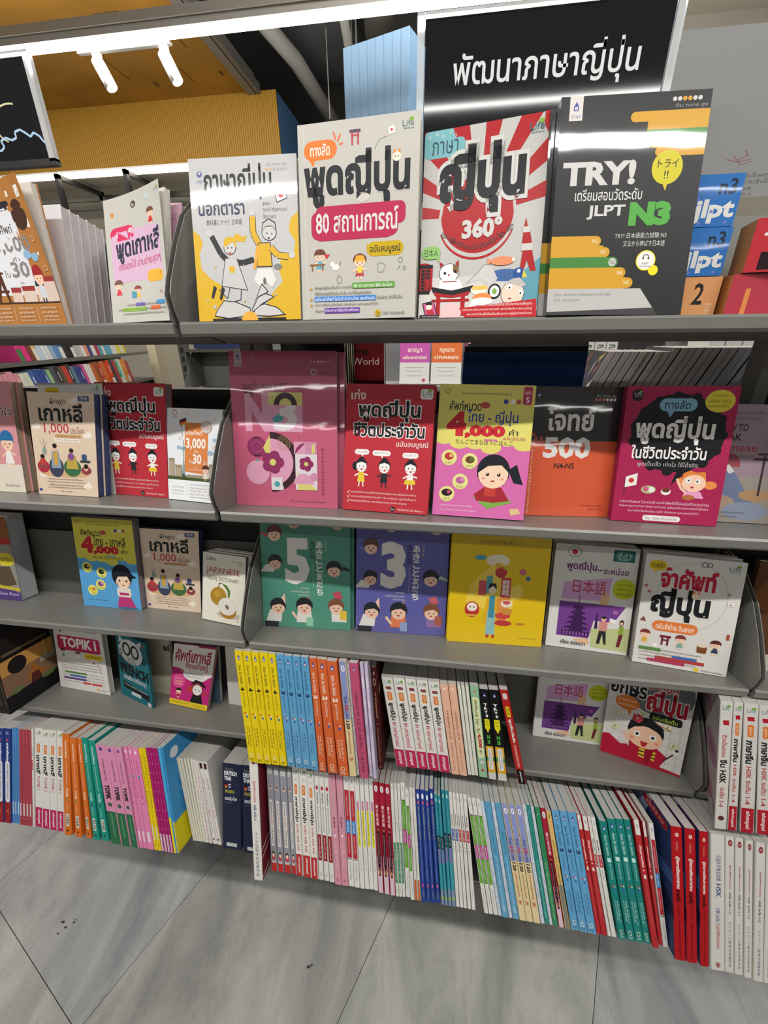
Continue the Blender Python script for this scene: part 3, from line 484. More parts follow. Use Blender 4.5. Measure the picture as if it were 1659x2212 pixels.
# ducts and pipes under the raw slab
pm = mat('a19c93', 'm'); dm = mat('4f4f4f', 'm')
def pipe(name, pts, r, label, m=pm):
    q = MB(); q.tube(pts, r, m, 14); o = q.build(name, None, True); tag(o, label, 'pipe')
    if name == 'drain_pipe':
        q = MB(); q.tube([(-1.03, 3.06, 3.76), (-1.01, 3.1, 3.64)], [.076, .078], m, 14); q.build('collar', o, True)
pipe('drain_pipe', [(-1.02, 2.98, 3.90), (-1.02, 3.05, 3.72), (-.97, 3.15, 3.60), (-.86, 3.5, 3.55), (-.72, 4.6, 3.42)], .055, 'fat white drain pipe with a collar bending beside the yellow bulkhead')
pipe('water_pipe', [(-.30, 2.1, 3.62), (-.50, 4.2, 3.42), (-.56, 5.2, 3.38)], .03, 'thin white pipe slanting down the middle of the open ceiling')
pipe('air_duct', [(.2, 1.9, 3.80), (-.12, 2.9, 3.78), (-.22, 3.5, 3.66)], [.15, .15, .11], 'wide pale duct running up to the blue column')
q = MB()
bmx = bmesh.new(); bmesh.ops.create_uvsphere(bmx, u_segments=20, v_segments=12, radius=1)
q.add([(v.co.x*.34-.74, v.co.y*.5+3.85, v.co.z*.15+3.80) for v in bmx.verts], [tuple(w_.index for w_ in f.verts) for f in bmx.faces], dm); bmx.free()
tag(q.build('flexible_duct', None, True), 'dark rounded duct body behind the white pipes', 'duct')
for i, (x, y) in enumerate(((-.62, 3.5), (-.45, 3.6), (-.34, 3.2))):
    q = MB(); q.tube([(x, y, 3.2), (x, y, 3.975)], .004, mat('9a968e', 'm'), 6); tag(q.build('hanger_rod'), '%s thin hanger rod between the ceiling pipes' % ('left', 'middle', 'right')[i], 'rod')
m = MB(); m.box(.6, -.4, 3.2, 4.5, 2.7, 3.26, painted('b3aa9a', name='ceiling_board', var=.1)); o = m.build('ceiling'); o['kind'] = 'structure'
m = MB(); m.box(.6, 2.7, 2.35, 4.5, 2.8, 3.26, painted('6e685d', name='beam', var=.3)); o = m.build('wall_header'); o['kind'] = 'structure'
for x, z, r in ((1.70, 3.08, .02), (1.76, 3.02, .03), (1.73, 2.96, .02), (2.1, 3.14, .02)):
    m = MB(); m.box(x, 2.697, z, x+r, 2.70, z+r*1.6, mat('1c1a18', 'm')); m.build('chip', o)
# strip lamp and trunking over the back of the shelves, with two small spots
lt = thing('strip_lamp', (-.5, 1.63, 2.8), 'long glowing strip lamp under grey trunking crossing the top of the picture', 'lamp')
m = MB(); m.box(-3.4, 1.615, 2.79, 2.6, 1.645, 2.812, emat('fffaf0', 14.0, 'tube_glow')); m.build('tube', lt)
m = MB(); m.box(-3.4, 1.60, 2.835, 2.6, 1.72, 2.865, mat('8c867c', 's')); m.box(-3.4, 1.612, 2.812, 2.6, 1.648, 2.835, mat('9b968d', 's')); m.build('trunking', lt)
for i, x in enumerate((-1.225, -.906)):
    s_ = thing('spot_lamp', (x, 1.70, 2.70), '%s white cylinder spot hanging under the strip lamp' % ('left-hand', 'right-hand')[i], 'spot lamp')
    q = MB(); a = Vector((x, 1.71, 2.785)); d_ = Vector((.044, .0, -.096)); q.tube([a, a+d_], .025, mat('e9e6e0', 'm'), 16); q.build('barrel', s_, True)
    q = MB(); q.tube([a+d_*.99, a+d_*1.01], .022, emat('fff3dd', 10, 'spot_glow_%d' % i), 16); q.build('lens', s_)
    q = MB(); q.box(x-.008, 1.693, 2.783, x+.03, 1.707, 2.803, mat('e9e6e0', 'm')); q.build('bracket', s_)
m = MB(); m.box(-1.30, 1.69, 2.803, -.86, 1.71, 2.812, mat('cfccc5', 'm')); tag(m.build('lamp_track'), 'thin white track carrying the two spot lamps', 'track')
# ------------------------------------------------------------ shelving
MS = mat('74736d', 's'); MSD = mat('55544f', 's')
def shelving(x0, x1, label, dy=0.0, yaw=0.0):
    """one bay: five shelves sloping down to the back, a low tilted plate behind each, end fins"""
    root = thing('shelving_bay', (x0, 0, 0), label, 'shelving unit')
    def P(x, y, z): return (x, y+dy+math.tan(yaw)*((x1 if yaw else x0)-x), z)
    for k in range(4):
        z, y = SHZ[k], SHY[k]; yb = y+.140; zb = zsh(k, yb); s = MB(); a, b = x0+.002, x1-.002; th = .0185
        prof = [(y+.003, z), (y, z-.003), (y+.0005, z-th+.004), (y+.004, z-th), (y+.012, z-th), (y+.012, z-.006), (yb, zb-.004), (yb, zb)]
        n = len(prof); s.add([P(a, *p) for p in prof]+[P(b, *p) for p in prof], [tuple(range(n)), tuple(range(n, 2*n))[::-1]]+[(i, i+n, (i+1) % n+n, (i+1) % n) for i in range(n)], MS)
        so = s.build('shelf', root)
        q = MB(); h = .165 if k else .15; t = .0015; sl = math.tan(math.radians(7))
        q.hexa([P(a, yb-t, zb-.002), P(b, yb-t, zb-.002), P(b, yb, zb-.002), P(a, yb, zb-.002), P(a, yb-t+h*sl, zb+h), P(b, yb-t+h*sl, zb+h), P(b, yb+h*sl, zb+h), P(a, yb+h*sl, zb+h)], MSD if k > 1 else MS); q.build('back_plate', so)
        for xx in (x0+.0003, x1-.0015):
            if k == 3 and ((xx < .01 and xx > -.01)): continue
            q = MB(); pf = [(y+.004, z-.004), (y-.003, z+.014), (y-.006, z+.034), (y+.002, z+.050), (y+.030, z+.093), (y+.062, z+.133), (y+.118, z+.172), (yb+.03, z+.18), (yb+.01, zb-.004)]
            n = len(pf); q.add([P(xx, *p) for p in pf]+[P(xx+.0012, *p) for p in pf], [tuple(range(n)), tuple(range(n, 2*n))[::-1]]+[(i, i+n, (i+1) % n+n, (i+1) % n) for i in range(n)], MS); q.build('end_fin', so)
    s = MB(); a, b = x0+.002, x1-.002
    y0, y1 = -.012, .215; s.hexa([P(a, y0, zsh(4, y0)-.008), P(b, y0, zsh(4, y0)-.008), P(b, y1, zsh(4, y1)-.008), P(a, y1, zsh(4, y1)-.008), P(a, y0, zsh(4, y0)), P(b, y0, zsh(4, y0)), P(b, y1, zsh(4, y1)), P(a, y1, zsh(4, y1))], MS); s.build('base_shelf', root)
    s = MB(); s.box(x0+.01, .225+dy, .02, x1-.01, .245+dy, 1.30, mat('1d1d1c', 'm')); s.build('core_panel', root)
    for xx in (x0+.001, x1-.022):
        s = MB(); s.box(xx, .25+dy, 0, xx+.021, .29+dy, 1.78, MS); s.build('upright', root)
    s = MB(); s.box(x0+.024, .3+dy, .0, x1-.024, .33+dy, 1.30, mat('1d1d1c', 'm'))
    s.box(x0+.01, .44+dy, 1.33, x1-.01, .446+dy, 1.545, mat('191918', 's')); s.box(x0+.01, .42+dy, 1.535, x1-.01, .46+dy, 1.55, mat('2a2a28', 's')); s.build('rear_plate', root)
    s = MB(); s.box(x0+.014, .31, 1.36, x1-.014, .74, 1.372, MSD); s.build('rear_shelf', root)
    s = MB(); s.box(x0+.014, .26, 1.662, x1-.014, .45, 1.672, MSD); s.build('rear_top_shelf', root)
    return root
shelving(-.906, -.006, 'grey steel shelving bay to the left of the yellow book spines', 0, 0)
shelving(0, .90, 'grey steel shelving bay in the middle, five sloping shelves')
shelving(.906, 1.806, 'grey steel shelving bay cut off by the right edge')
# ------------------------------------------------------------ cover designs (0..100 across, 0..100 down)
CV = {}
W5 = .70
def talaja():
    d = D(.722, 'bdbcbb'); Y = 'd6aa18'; K = '1c1e22'
    d.p([(0, 43), (6, 46), (9, 51), (5, 58), (6, 67), (14, 73), (26, 78), (28, 90), (32, 100), (0, 100)], Y)
    d.p([(100, 34), (93, 38), (91, 45), (97, 52), (95, 58), (84, 61), (80, 68), (84, 76), (74, 83), (66, 92), (62, 100), (100, 100)], Y)
    d.e(10, 9.5, 2.6, '4f5f9c'); d.e(10, 9, 1.2, 'bdbcbb'); d.t('ภาษา', 7, 13, 13, 15, '4f5f9c')
    for i in range(6): d.e(73+i*3.4, 8.6, 1.3, ('c9a878' if i < 2 else 'a9a7a3'))
    d.t('ต้น กลาง สูง', 73, 4.6, 91, 7, '8e8c88')
    d.t('ภาษาญี่ปุ่น', 13, 4.5, 77, 26, K, b=.022); d.t('นอกตำรา', 7, 25, 51, 34.5, '2b3050', b=.02)
    d.t('教科書にナイ!?  日本語', 14, 37, 48, 40.5, '55575c'); d.t('ผู้เขียน :', 68, 27.5, 76, 30, K); d.t('วิภาวีร์ ศรีสุรภานนท์', 68, 31, 90, 34, '55575c'); d.t('ปิยดา ชลวร', 68, 35, 80, 37.5, '55575c')
    d.p([(79, 21), (89, 19), (91, 26), (81, 28.5)], K); d.p([(79.8, 21.6), (88.4, 19.8), (90.2, 25.6), (81.6, 27.8)], 'f0ece8'); d.e(85, 23.8, 2.3, 'c8382c')
    # left girl, arms up, ponytail
    d.l([(18, 47), (26, 58), (33, 63)], 5, K); d.l([(36, 63), (47, 64), (58, 62)], 5, K); d.e(16, 45, 2.8, 'c6c4c1'); d.e(60, 60.8, 2.8, 'c6c4c1')
    d.p([(30, 61), (41, 61), (50, 81), (25, 78)], 'c4c2bf'); d.l([(30, 61), (25, 78), (50, 81), (41, 61)], .6, K); d.p([(33, 66), (39, 66), (38, 70), (34, 70)], Y)
    d.e(35, 54.5, 6, K); d.e(35, 54.5, 5.4, 'c9c7c4'); d.p([(29, 54), (30, 49), (35, 47.5), (41, 49), (41.5, 55), (38, 51), (33, 53)], Y)
    d.p([(38, 49), (42, 45.5), (48, 48), (52, 47), (50, 51), (44, 51), (41, 50)], Y); d.e(33, 54.5, .7, K); d.e(37, 54.5, .7, K); d.e(35, 58, 1.4, 'b55248')
    d.l([(33, 79), (30, 86), (22, 80)], .7, K); d.l([(44, 80), (43, 87), (36, 88)], .7, K); d.p([(14, 85), (17, 77.5), (20, 79), (16, 86)], K); d.p([(22, 86), (25, 78), (28, 80), (24, 87)], K)
    # right boy
    d.l([(58, 36), (58, 46), (64, 54)], 6, K); d.l([(58, 36), (58, 46), (64, 54)], 5, Y); d.e(58, 33.5, 3, 'c6c4c1'); d.p([(62, 52), (74, 52), (75, 67), (60, 67)], K); d.p([(62.6, 52.5), (73.4, 52.5), (74.2, 66.4), (60.8, 66.4)], Y)
    d.l([(74, 55), (80, 60), (90, 61)], 6, K); d.l([(74, 55), (80, 60), (90, 61)], 5, Y); d.e(93.5, 60, 3, 'c6c4c1'); d.l([(62, 54), (58, 68)], 3, 'e2a238')
    d.e(73, 46, 7, K); d.e(73, 46, 6.4, 'c8c6c3'); d.p([(66, 46), (67, 40), (73, 37.5), (79, 40), (80, 46), (76, 42.5), (70, 42.5)], K); d.p([(66.8, 45), (67.6, 40.6), (73, 38.3), (78.4, 40.6), (79, 44.5), (76, 42), (70, 42)], 'bfbdba')
    d.e(71, 46.5, .7, K); d.e(75.5, 47, .7, K); d.e(72.5, 49.5, .9, K); d.p([(61, 68), (74, 68), (78, 75), (74, 80), (68, 76), (62, 79), (57, 75)], 'dedbd6'); d.e(80, 67, 4, '7d7f78', ry=1.8); d.e(67, 75.5, 1.5, '66685f', ry=2)
    # open book
    d.p([(18, 94), (26, 87), (38, 88), (52, 92), (52, 97), (30, 99), (16, 97)], K); d.p([(18.8, 94), (26.4, 87.6), (38, 88.6), (51.4, 92.6), (51.4, 96.6), (30, 98.2), (17, 96.5)], 'c6c4c1')
    d.p([(52, 97), (54, 92), (64, 77), (70, 82), (57, 93)], K); d.p([(52.6, 96), (54.6, 92), (64, 78), (69, 82), (56.6, 92.4)], 'c6c4c1')
    d.p([(53, 97), (58, 91), (66, 89.5), (78, 92), (86, 97), (70, 98)], K); d.p([(54, 96.6), (58.6, 91.6), (66, 90.2), (77.5, 92.6), (84, 96.5), (70, 97.4)], 'c6c4c1')
    d.p([(52, 96), (60, 85), (67, 83), (76, 85.5), (64, 90)], K); d.p([(53, 95), (60.4, 85.8), (67, 83.8), (74.5, 85.6), (63.6, 89.4)], 'c6c4c1'); d.r(14, 98.5, 86, 100, K); d.e(51, 100, 8, 'e2a83a')
    for x, y, r, c in ((20, 66, 1.3, Y), (10, 87, 1.4, 'bdbcbb'), (17, 91, 2.6, 'bdbcbb'), (47, 88, 1.5, 'c9a53a'), (77, 84, 1.6, 'bdbcbb')): d.star(x, y, r, c)
    return d
CV['talaja'] = talaja()
def life80():
    d = D(.672, 'bcb9b0'); K = '24262a'
    d.r(4.6, 0, 5.2, 100, 'cbc7c0')
    d.rr(5, 8.4, 33, 18, 'e0762a'); d.p([(8, 16), (13, 21.5), (15, 16)], 'e0762a'); d.t('ทางลัด', 10.5, 10, 27, 16, 'f7efe6', b=.01)
    for a, b in (((30, 5), (32, 9)), ((36, 6.5), (33.5, 10)), ((38, 11), (35, 11.5))): d.l([a, b], 1.4, 'dd6b3a')
    d.r(43.5, 5.2, 52.5, 6.8, '4a3a5a'); d.r(44.5, 7.6, 51.5, 8.4, 'b23b44'); d.r(45, 6, 46.4, 12.6, 'b23b44'); d.r(49.8, 6, 51.2, 12.6, 'b23b44')
    d.p([(74, 5.8), (80, 4.8), (81, 9), (75, 10)], 'b9b3ad'); d.p([(74.6, 6.2), (79.6, 5.3), (80.3, 8.7), (75.4, 9.5)], 'f2eeea'); d.e(77.5, 7.4, 1, 'c8382c'); d.ring(74, 17, 10, .5, '8c8a86', a0=190, a1=270, n=8); d.life(86, 3.5, 9)
    d.t('พูดญี่ปุ่น', 4.6, 14.5, 93, 42, K, b=.045, o='c9c2bb', ow=.018)
    rnd = random.Random(2)
    for i in range(26): x, y = 8+rnd.random()*82, 27+rnd.random()*9; 
    d.e(82, 20, 3.4, 'ecdccb'); d.p([(79, 19), (79.6, 16), (81.5, 17.6)], 'd98a4a'); d.p([(85, 19), (84.6, 16), (82.6, 17.6)], 'd98a4a'); d.e(80.8, 20, .5, K); d.e(83.2, 20, .5, K)
    P = 'b32a50'; d.rr(10, 43.5, 84, 58, P, q=6); d.rr(14, 41, 90, 52, P, q=5); d.rr(13, 50, 80, 58.6, P, q=5)
    d.t('80 สถานการณ์', 14, 43.5, 84, 54.8, 'd6d2cf', b=.018)
    d.rr(58, 60.5, 89, 67.8, 'c4a318'); d.p([(58, 61), (58, 66), (62, 64)], 'c4a318'); d.t('ฉบับสมบูรณ์', 60.5, 62, 86.5, 67, K, b=.02)
    d.kid(17, 63, 11.5, '6d4336', '5aa3b8'); d.r(8, 70.3, 21, 71.3, '8a6238'); d.r(9.5, 71, 10.7, 74, '8a6238'); d.r(18.5, 71, 19.7, 74, '8a6238'); d.p([(20, 65.5), (26, 65.5), (23, 68)], 'c9403a')
    d.e(31, 72.5, 3.2, 'efe6dd', ry=1.6); d.e(28, 70.8, 1.9, 'f5f0ea'); d.l([(34, 72), (35.4, 69.6)], .6, 'b5664a')
    d.kid(52, 66.5, 13, '6d4336', 'b8455a'); d.p([(47, 70), (57, 70), (55, 67), (49, 67)], 'e9a83a'); d.r(50, 73, 54, 76, 'e9cf4a')
    d.l([(67, 72), (70, 71), (74, 72.5), (72, 76), (68, 76), (67, 72)], .4, '9a948d'); d.ring(86.5, 70.3, 1.9, .4, '8d8781'); d.l([(86.5, 73), (84.5, 75)], .5, '8d8781'); d.ring(90, 74.4, 1.2, .4, '8d8781'); d.ring(34, 79, 2, .4, '8d8781', ry=2)
    d.para(['ฝึกพูดญี่ปุ่นเป็นเร็ว! จากกว่า'], 12, 82.2, 45, 3.4, '5a5650'); d.r(45.6, 81, 82, 84, '5f9c3d'); d.t('80 สถานการณ์ 800 ประโยค', 47, 81.4, 80, 83.6, 'f0ede6')
    d.para(['ที่ใช้บ่อยในชีวิตประจำวัน จบได้ในเล่มเดียว'], 12, 85.2, 62, 3, '5a5650'); d.r(11.5, 87.8, 66, 90.4, '3f7fc9'); d.t('พร้อมคำศัพท์ โรมันจิ คำอ่านไทย และคำแปล', 12.5, 88.1, 65, 90.2, 'f0ede6'); d.t('อ่านง่าย จำได้ไม่ลืม', 67, 88, 89, 90, '5a5650')
    d.para(['เหมาะสำหรับนักเรียน นักศึกษา และบุคคลทั่วไป'], 12, 91.4, 68, 3, '5a5650'); d.t('ที่อยาก', 12, 94.6, 20, 96.4, '5a5650'); d.r(20.5, 94, 52, 96.8, '6a3b9c'); d.t('เรียนภาษาญี่ปุ่นด้วยตัวเอง', 21, 94.3, 51, 96.5, 'f0ede6')
    for y in (83.5, 89.2, 92.3): d.star(8.6, y, 1.5, 'c9993a')
    d.e(68, 97.3, 2.6, 'c4a318'); d.t('โดย', 66.4, 96.4, 69.6, 98.2, K); d.t('วาสนา ประชาชนะชัย', 72, 96.3, 91, 98.2, '5a5650'); return d
CV['phut80'] = life80()
def t360():
    d = D(.685, 'b8b6b1'); R = 'a61f23'; K = '1d1e22'; cx, cy = 47, 47
    for a in range(8):
        t0 = math.radians(180+a*22.5+2); t1 = math.radians(180+a*22.5+13)
        d.p([(cx, cy), (cx+95*math.cos(t0), cy+95*math.sin(t0)*.72), (cx+95*math.cos(t1), cy+95*math.sin(t1)*.72)], R)
    d.e(cx-1, 47, 32, 'b8b6b1'); d.e(cx-1, 46, 29.5, R); d.e(cx-1, 47.5, 32, R, a0=20, a1=160); d.e(cx-1, 46.6, 31.3, 'b8b6b1', a0=20, a1=160); d.e(cx-1, 45.6, 29.8, R, a0=0, a1=180)
    d.rr(0, 0, 24, 13, '74aab0', q=3); d.rr(0, 5, 33, 14.5, '74aab0', q=4); d.t('ภาษา', 6, 5.8, 27.5, 12.8, '2d4a52', b=.0)
    for x, y in ((4, 3), (10, 2), (15, 3.5), (21, 2.2), (25, 4)): d.ring(x, y, .9, .3, 'dfe9e8')
    d.p([(100, 0), (100, 12), (95, 6), (95, 0)], R); d.life(84, 4, 11)
    d.t('ญี่ปุ่น', 13.5, 10, 83, 46, K, b=.055, o='c4c2bd', ow=.075)
    d.t('360°', 34, 48, 67, 58.5, 'c4c2bd', b=.05)
    d.t('เรียนรู้ภาษาญี่ปุ่นเบื้องต้นแบบ 360 องศา', 17, 52, 75, 61, '4c4a4a', arc=-0) if False else None
    for i, ch in enumerate(['เรียน', 'รู้', 'ภาษา', 'ญี่ปุ่น', 'เบื้อง', 'ต้น', 'แบบ', '360', 'องศา']):
        x = 17+i*6.6; y = 53.5+9.5*math.sin(math.pi*(i+.5)/9); d.t(ch, x, y-1.6, x+6, y+1.5, '4c4a4a', slope=(-.9 if i < 4 else 1.2)*.9)
    d.p([(66, 56), (72, 52.5), (70, 57)], R); d.rr(1, 61, 17, 68, '8ab86a'); d.p([(13, 67), (16, 70), (16.5, 66)], '8ab86a'); d.t('日本人', 3.5, 62.6, 15, 66.6, K)
    d.r(0, 78, 100, 100, 'c9c5c0'); d.p([(86, 77), (100, 70), (100, 95), (80, 95)], '5d96a6')
    # tower
    d.p([(86, 50), (88.5, 57), (84, 57)], R); d.r(84, 54.6, 90, 57.5, 'c4c2bd'); d.p([(84.5, 57.5), (90, 57.5), (92, 63), (84, 63)], R); d.r(83.5, 63, 93, 66.5, 'c4c2bd'); d.p([(85, 66.5), (92.5, 66.5), (97, 77), (92, 77), (89, 71), (86.5, 77), (83.5, 77)], R)
    # streamers shaped like fish
    d.e(69, 71, 10, 'd98a62', ry=2.3); d.p([(60, 71), (56.5, 68.8), (57, 73.4)], 'd98a62'); d.e(78, 70.6, 1.2, 'efeae2'); d.e(72, 78.4, 14, '44669a', ry=3.2); d.p([(60, 78.5), (55, 75.4), (55.5, 82)], '44669a'); d.e(83, 77.8, 4.6, '2c4f92', ry=3); d.e(83, 76.6, 1.4, 'efeae2'); d.p([(87, 76), (90, 79.8), (86, 80)], 'd9c23a')
    for i in range(5): d.ring(64+i*3.4, 78.4, 1.6, .35, '2f4a72', ry=1.8, a0=-80, a1=80, n=6)
    d.p([(40, 82), (50, 76), (54, 72.5), (60, 73), (66, 80), (60, 84), (52, 80)], 'c4c2bf'); d.l([(40, 82), (50, 76), (54, 72.5), (60, 73)], .4, '6b6864')
    d.rr(-6, 70, 11, 87, R, q=6); d.r(0, 71, 11, 73, K); d.r(0, 85, 9, 87, K); d.t('雷門', 1, 73.5, 9, 85, K, b=.02)
    d.e(25, 76, 8.5, '3a3836', ry=5.2); d.e(25, 76, 8, 'efece6', ry=4.9); d.p([(28, 71.5), (33, 73), (32, 77), (28, 75)], '7a6238'); d.p([(17.5, 73), (16.6, 69.8), (20, 71)], R); d.p([(30, 71), (32.5, 69), (33, 73)], R); d.e(21.5, 76, 1.2, K); d.e(30, 75.3, 1.2, K); d.e(25, 77, .8, R)
    d.p([(18, 79.6), (34, 79.6), (38, 85), (16, 85)], 'efece6'); d.l([(20, 80.6), (32, 80.6)], .8, R)
    d.p([(10, 83), (28, 85.5), (46, 83), (44, 86.5), (28, 88), (12, 86.5)], K); d.p([(12, 86), (28, 88), (44, 86), (42, 88.2), (28, 89.4), (14, 88.2)], R); d.r(15, 87, 18.6, 99, R); d.r(36, 87, 39.6, 99, R); d.r(11, 90, 43, 91.4, R)
    d.e(28, 97, 9, 'e6bcbc', ry=5)
    d.p([(3, 92), (13, 90.6), (17, 99.4), (6, 100)], K); d.p([(4, 92.4), (12.6, 91.2), (16, 99), (6.6, 99.6)], 'c65a8a'); d.e(9, 94, 2.6, 'efdccb'); d.e(9, 93, 2.8, K, a0=180, a1=360); d.p([(7, 95.6), (12, 95.4), (15, 99.4), (7, 99.8)], 'b22f3a')
    d.e(51, 85.6, 7, 'e9dfd2', ry=2.6); d.rr(45, 83.4, 58, 85.6, 'e3b85a'); d.e(64, 86.6, 5.4, K, ry=4); d.e(64, 86.6, 4, 'efece6', ry=3); d.e(64, 86.6, 2, '7aa84a', ry=1.6); d.e(54, 89.6, 8, 'e08a4a', ry=2.3); d.e(54, 91.6, 9, 'efece6', ry=2); d.p([(42, 96), (46, 90.5), (52, 96)], 'efece6')
    d.e(79, 88, 9.6, '6b5a50', ry=6.4); d.e(79, 88, 9.2, 'e6cbb8', ry=6.1); d.p([(72, 83), (78, 80.5), (84, 80), (90, 84), (86, 85), (80, 83.5)], 'b9b3ad'); d.e(76.5, 84.6, 2.2, 'efece6'); d.e(86, 87.6, 2.2, 'efece6'); d.e(76.3, 85, .8, K); d.e(85.6, 88, .8, K); d.e(77, 90.6, 1.4, '8c5a50', ry=.5)
    d.p([(35, 95), (99, 91), (100, 100), (40, 100)], 'b8252b'); d.t('เนื้อหาครบถ้วนในเล่มเดียวทั้งไวยากรณ์พื้นฐาน', 46, 92.6, 96, 94.6, 'e9dcd8', slope=.3, res=1); d.t('บทสนทนาในหลากสถานการณ์ และคำศัพท์หลายหมวดหมู่', 38, 95.2, 96, 97, 'e9dcd8', slope=.3, res=1); d.t('เหมาะสำหรับผู้ที่เริ่มต้นเรียนภาษาญี่ปุ่นด้วยตัวเอง', 42, 97.6, 96, 99.4, 'e9dcd8', slope=.3, res=1)
    d.rr(1, 98.4, 18, 100, K); d.t('วาสนา ประชาชนะชัย', 3, 98.7, 17, 99.8, 'c9c5c0', res=1); return d
CV['t360'] = t360()
def trycov():
    d = D(.68, '1d1e1f'); Y = 'cd9822'; G = '3f8034'; W = 'c9c7c3'
    d.r(6, 0, 15, 10.5, 'd6cfc8'); d.emblem(10.5, 4.6, 2.6); d.t('ภาษา', 7.5, 8, 13.5, 9.6, '5a64a0')
    for i in range(6): d.e(76+i*3.3, 3.4, 1.4, (Y if i in (2, 3) else W))
    d.t('ต้น กลาง สูง', 77, 5.4, 98, 7.4, '9a9a98', res=1)
    d.rr(48, 8, 106, 12.5, Y); d.r(60, 12.5, 100, 16.3, Y); d.rr(59, 16, 106, 20, G); d.rr(63, 20, 106, 24, Y); d.rr(67, 23.6, 106, 27.6, Y)
    d.t('TRY!', 4.5, 28.5, 55.5, 39.6, W, b=.045); d.e(76.5, 32.6, 10.5, 'c9bd14', ry=7.6); d.p([(74, 39), (78, 39.6), (77, 43)], 'c9bd14'); d.t('トライ', 70, 29, 84, 32.8, '2c2c1c', b=.01); d.t('!!', 75, 34, 78, 37.6, '2c2c1c', b=.01)
    d.t('เตรียมสอบวัดระดับ', 14.5, 41, 61.5, 46.4, 'd6d4d1', b=.006); d.t('JLPT', 24, 48.5, 51, 55, W, b=.03); d.t('N3', 54, 47.4, 83, 58.4, '4da03c', b=.07)
    d.t('TRY! 日本語能力試験 N3', 45.6, 61.4, 82, 64, W); d.t('文法から伸ばす日本語', 52, 65, 81.5, 67.8, W)
    d.r(0, 62.5, 30, 67, Y); d.rr(20, 62.5, 36, 67.4, Y); d.r(0, 67, 38, 72.6, Y); d.rr(30, 67.8, 43, 72.6, Y); d.r(0, 72.4, 44, 77.4, G); d.rr(38, 72.4, 49.5, 77.4, G); d.e(45.6, 74.9, 2.8, W); d.r(0, 77.4, 50, 82.6, Y); d.rr(46, 77.4, 56, 82.4, Y); d.r(0, 82, 56, 87.4, Y); d.rr(50, 82.2, 62, 87.2, Y)
    for x, y, s in ((30, 64, 'N1'), (36.5, 69, 'N2'), (50, 79, 'N4'), (55.5, 83.7, 'N5')): d.t(s, x, y, x+3.6, y+1.8, 'efe6cf')
    d.t('N3', 43.9, 73.9, 47.4, 75.9, '4d6a40'); d.p([(0, 87.4), (68, 87.4), (79, 97), (-3, 100), (0, 100)], 'b9b7b3'); d.p([(0, 98.6), (79, 96.6), (82, 100), (0, 100)], '3c3c3c')
    d.t('ผู้เขียน  คณาจารย์สถาบันวัฒนธรรมแห่งเอเชีย (ABK)', 5, 89.2, 47, 91.2, '6b6966', res=1); d.t('ผู้แปล  เมธี ธรรมพิภพ', 5, 92, 24, 93.8, '6b6966', res=1)
    d.e(69.5, 74.4, 7, 'e6d818'); d.e(69.5, 74.4, 6.2, 'e4e2de'); d.e(75.6, 79, 3.5, 'e6d818'); d.ring(69.5, 73, 2, .6, '3a3a3a', a0=180, a1=360, n=8); d.e(67.6, 73.4, .7, '3a3a3a'); d.e(71.4, 73.4, .7, '3a3a3a'); d.t('audio', 67, 75, 72, 76.2, '3a3a3a', res=1); d.t('streaming', 65.4, 76.6, 73.6, 77.8, '3a3a3a', res=1)
    return d
CV['try'] = trycov()
def easy():
    d = D(.57, 'bdbab2'); P = 'd0aac4'; R = 'd02f5c'
    d.life(90, 4, 8, bal=False); d.e(13, 13.5, 4, 'cf8a4a'); d.e(51, 9.5, 4.6, '4a443f'); d.e(51, 9.5, 3, 'a99a7a'); d.rr(73, 5, 79, 9, 'b9c9c9')
    d.rr(8, 28, 94, 68, P, q=9); d.rr(8, 24, 50, 35, R, q=9); d.t('Super Easy', 11, 26, 48, 32.6, 'f4ece8', b=.02, slope=1.6); d.kid(80, 16, 12, '6d4336', 'c8302c')
    d.t('พูดเกาหลี', 16, 33, 93, 54, '262a40', b=.035, slope=3); d.t('เก่งเองได้ อ่านง่ายสุดๆ', 19, 52, 92, 60.5, 'b5305a', b=.005, slope=3.4)
    d.rr(68, 61, 94, 70, 'e3a928', q=6); d.t('ฉบับพกพา', 71, 63, 91, 68, '3a2c1c', b=.01, slope=1)
    d.kid(16, 66, 14, '6d4336', 'c8344a'); d.kid(49, 72, 10, '8a3a30', 'e0b23a', wide=1.2); d.r(38, 76, 47, 81, '4a92ac'); d.ring(89, 78, 2, .5, 'b5586a')
    d.r(44, 85, 60, 87.6, '6d63b0'); d.r(80, 84, 94, 87, '3f92c9'); d.r(20, 88.6, 62, 91.4, '8ab83f'); d.r(70, 88, 86, 91, 'd8642e')
    for y, a, b in ((85.4, 28, 94), (88.9, 13, 96), (92.4, 20, 92)): d.t('รวมคำศัพท์และประโยคพื้นฐานที่ใช้ได้จริงในชีวิตประจำวัน', a, y, b, y+2.2, '5a564f', res=1)
    return d
CV['easy'] = easy()
def easyb():
    d = D(.57, 'c9a2b2'); d.life(76, 10, 16, c='b06a86', lf='c98aa0'); d.t('เกาหลี', 20, 28, 88, 50, 'b3325a', b=.03); d.t('อ่านง่ายสุดๆ', 30, 56, 90, 62, 'b3567a'); d.t('พกพา', 64, 72, 92, 77, '8a3a55'); return d
CV['easyb'] = easyb()
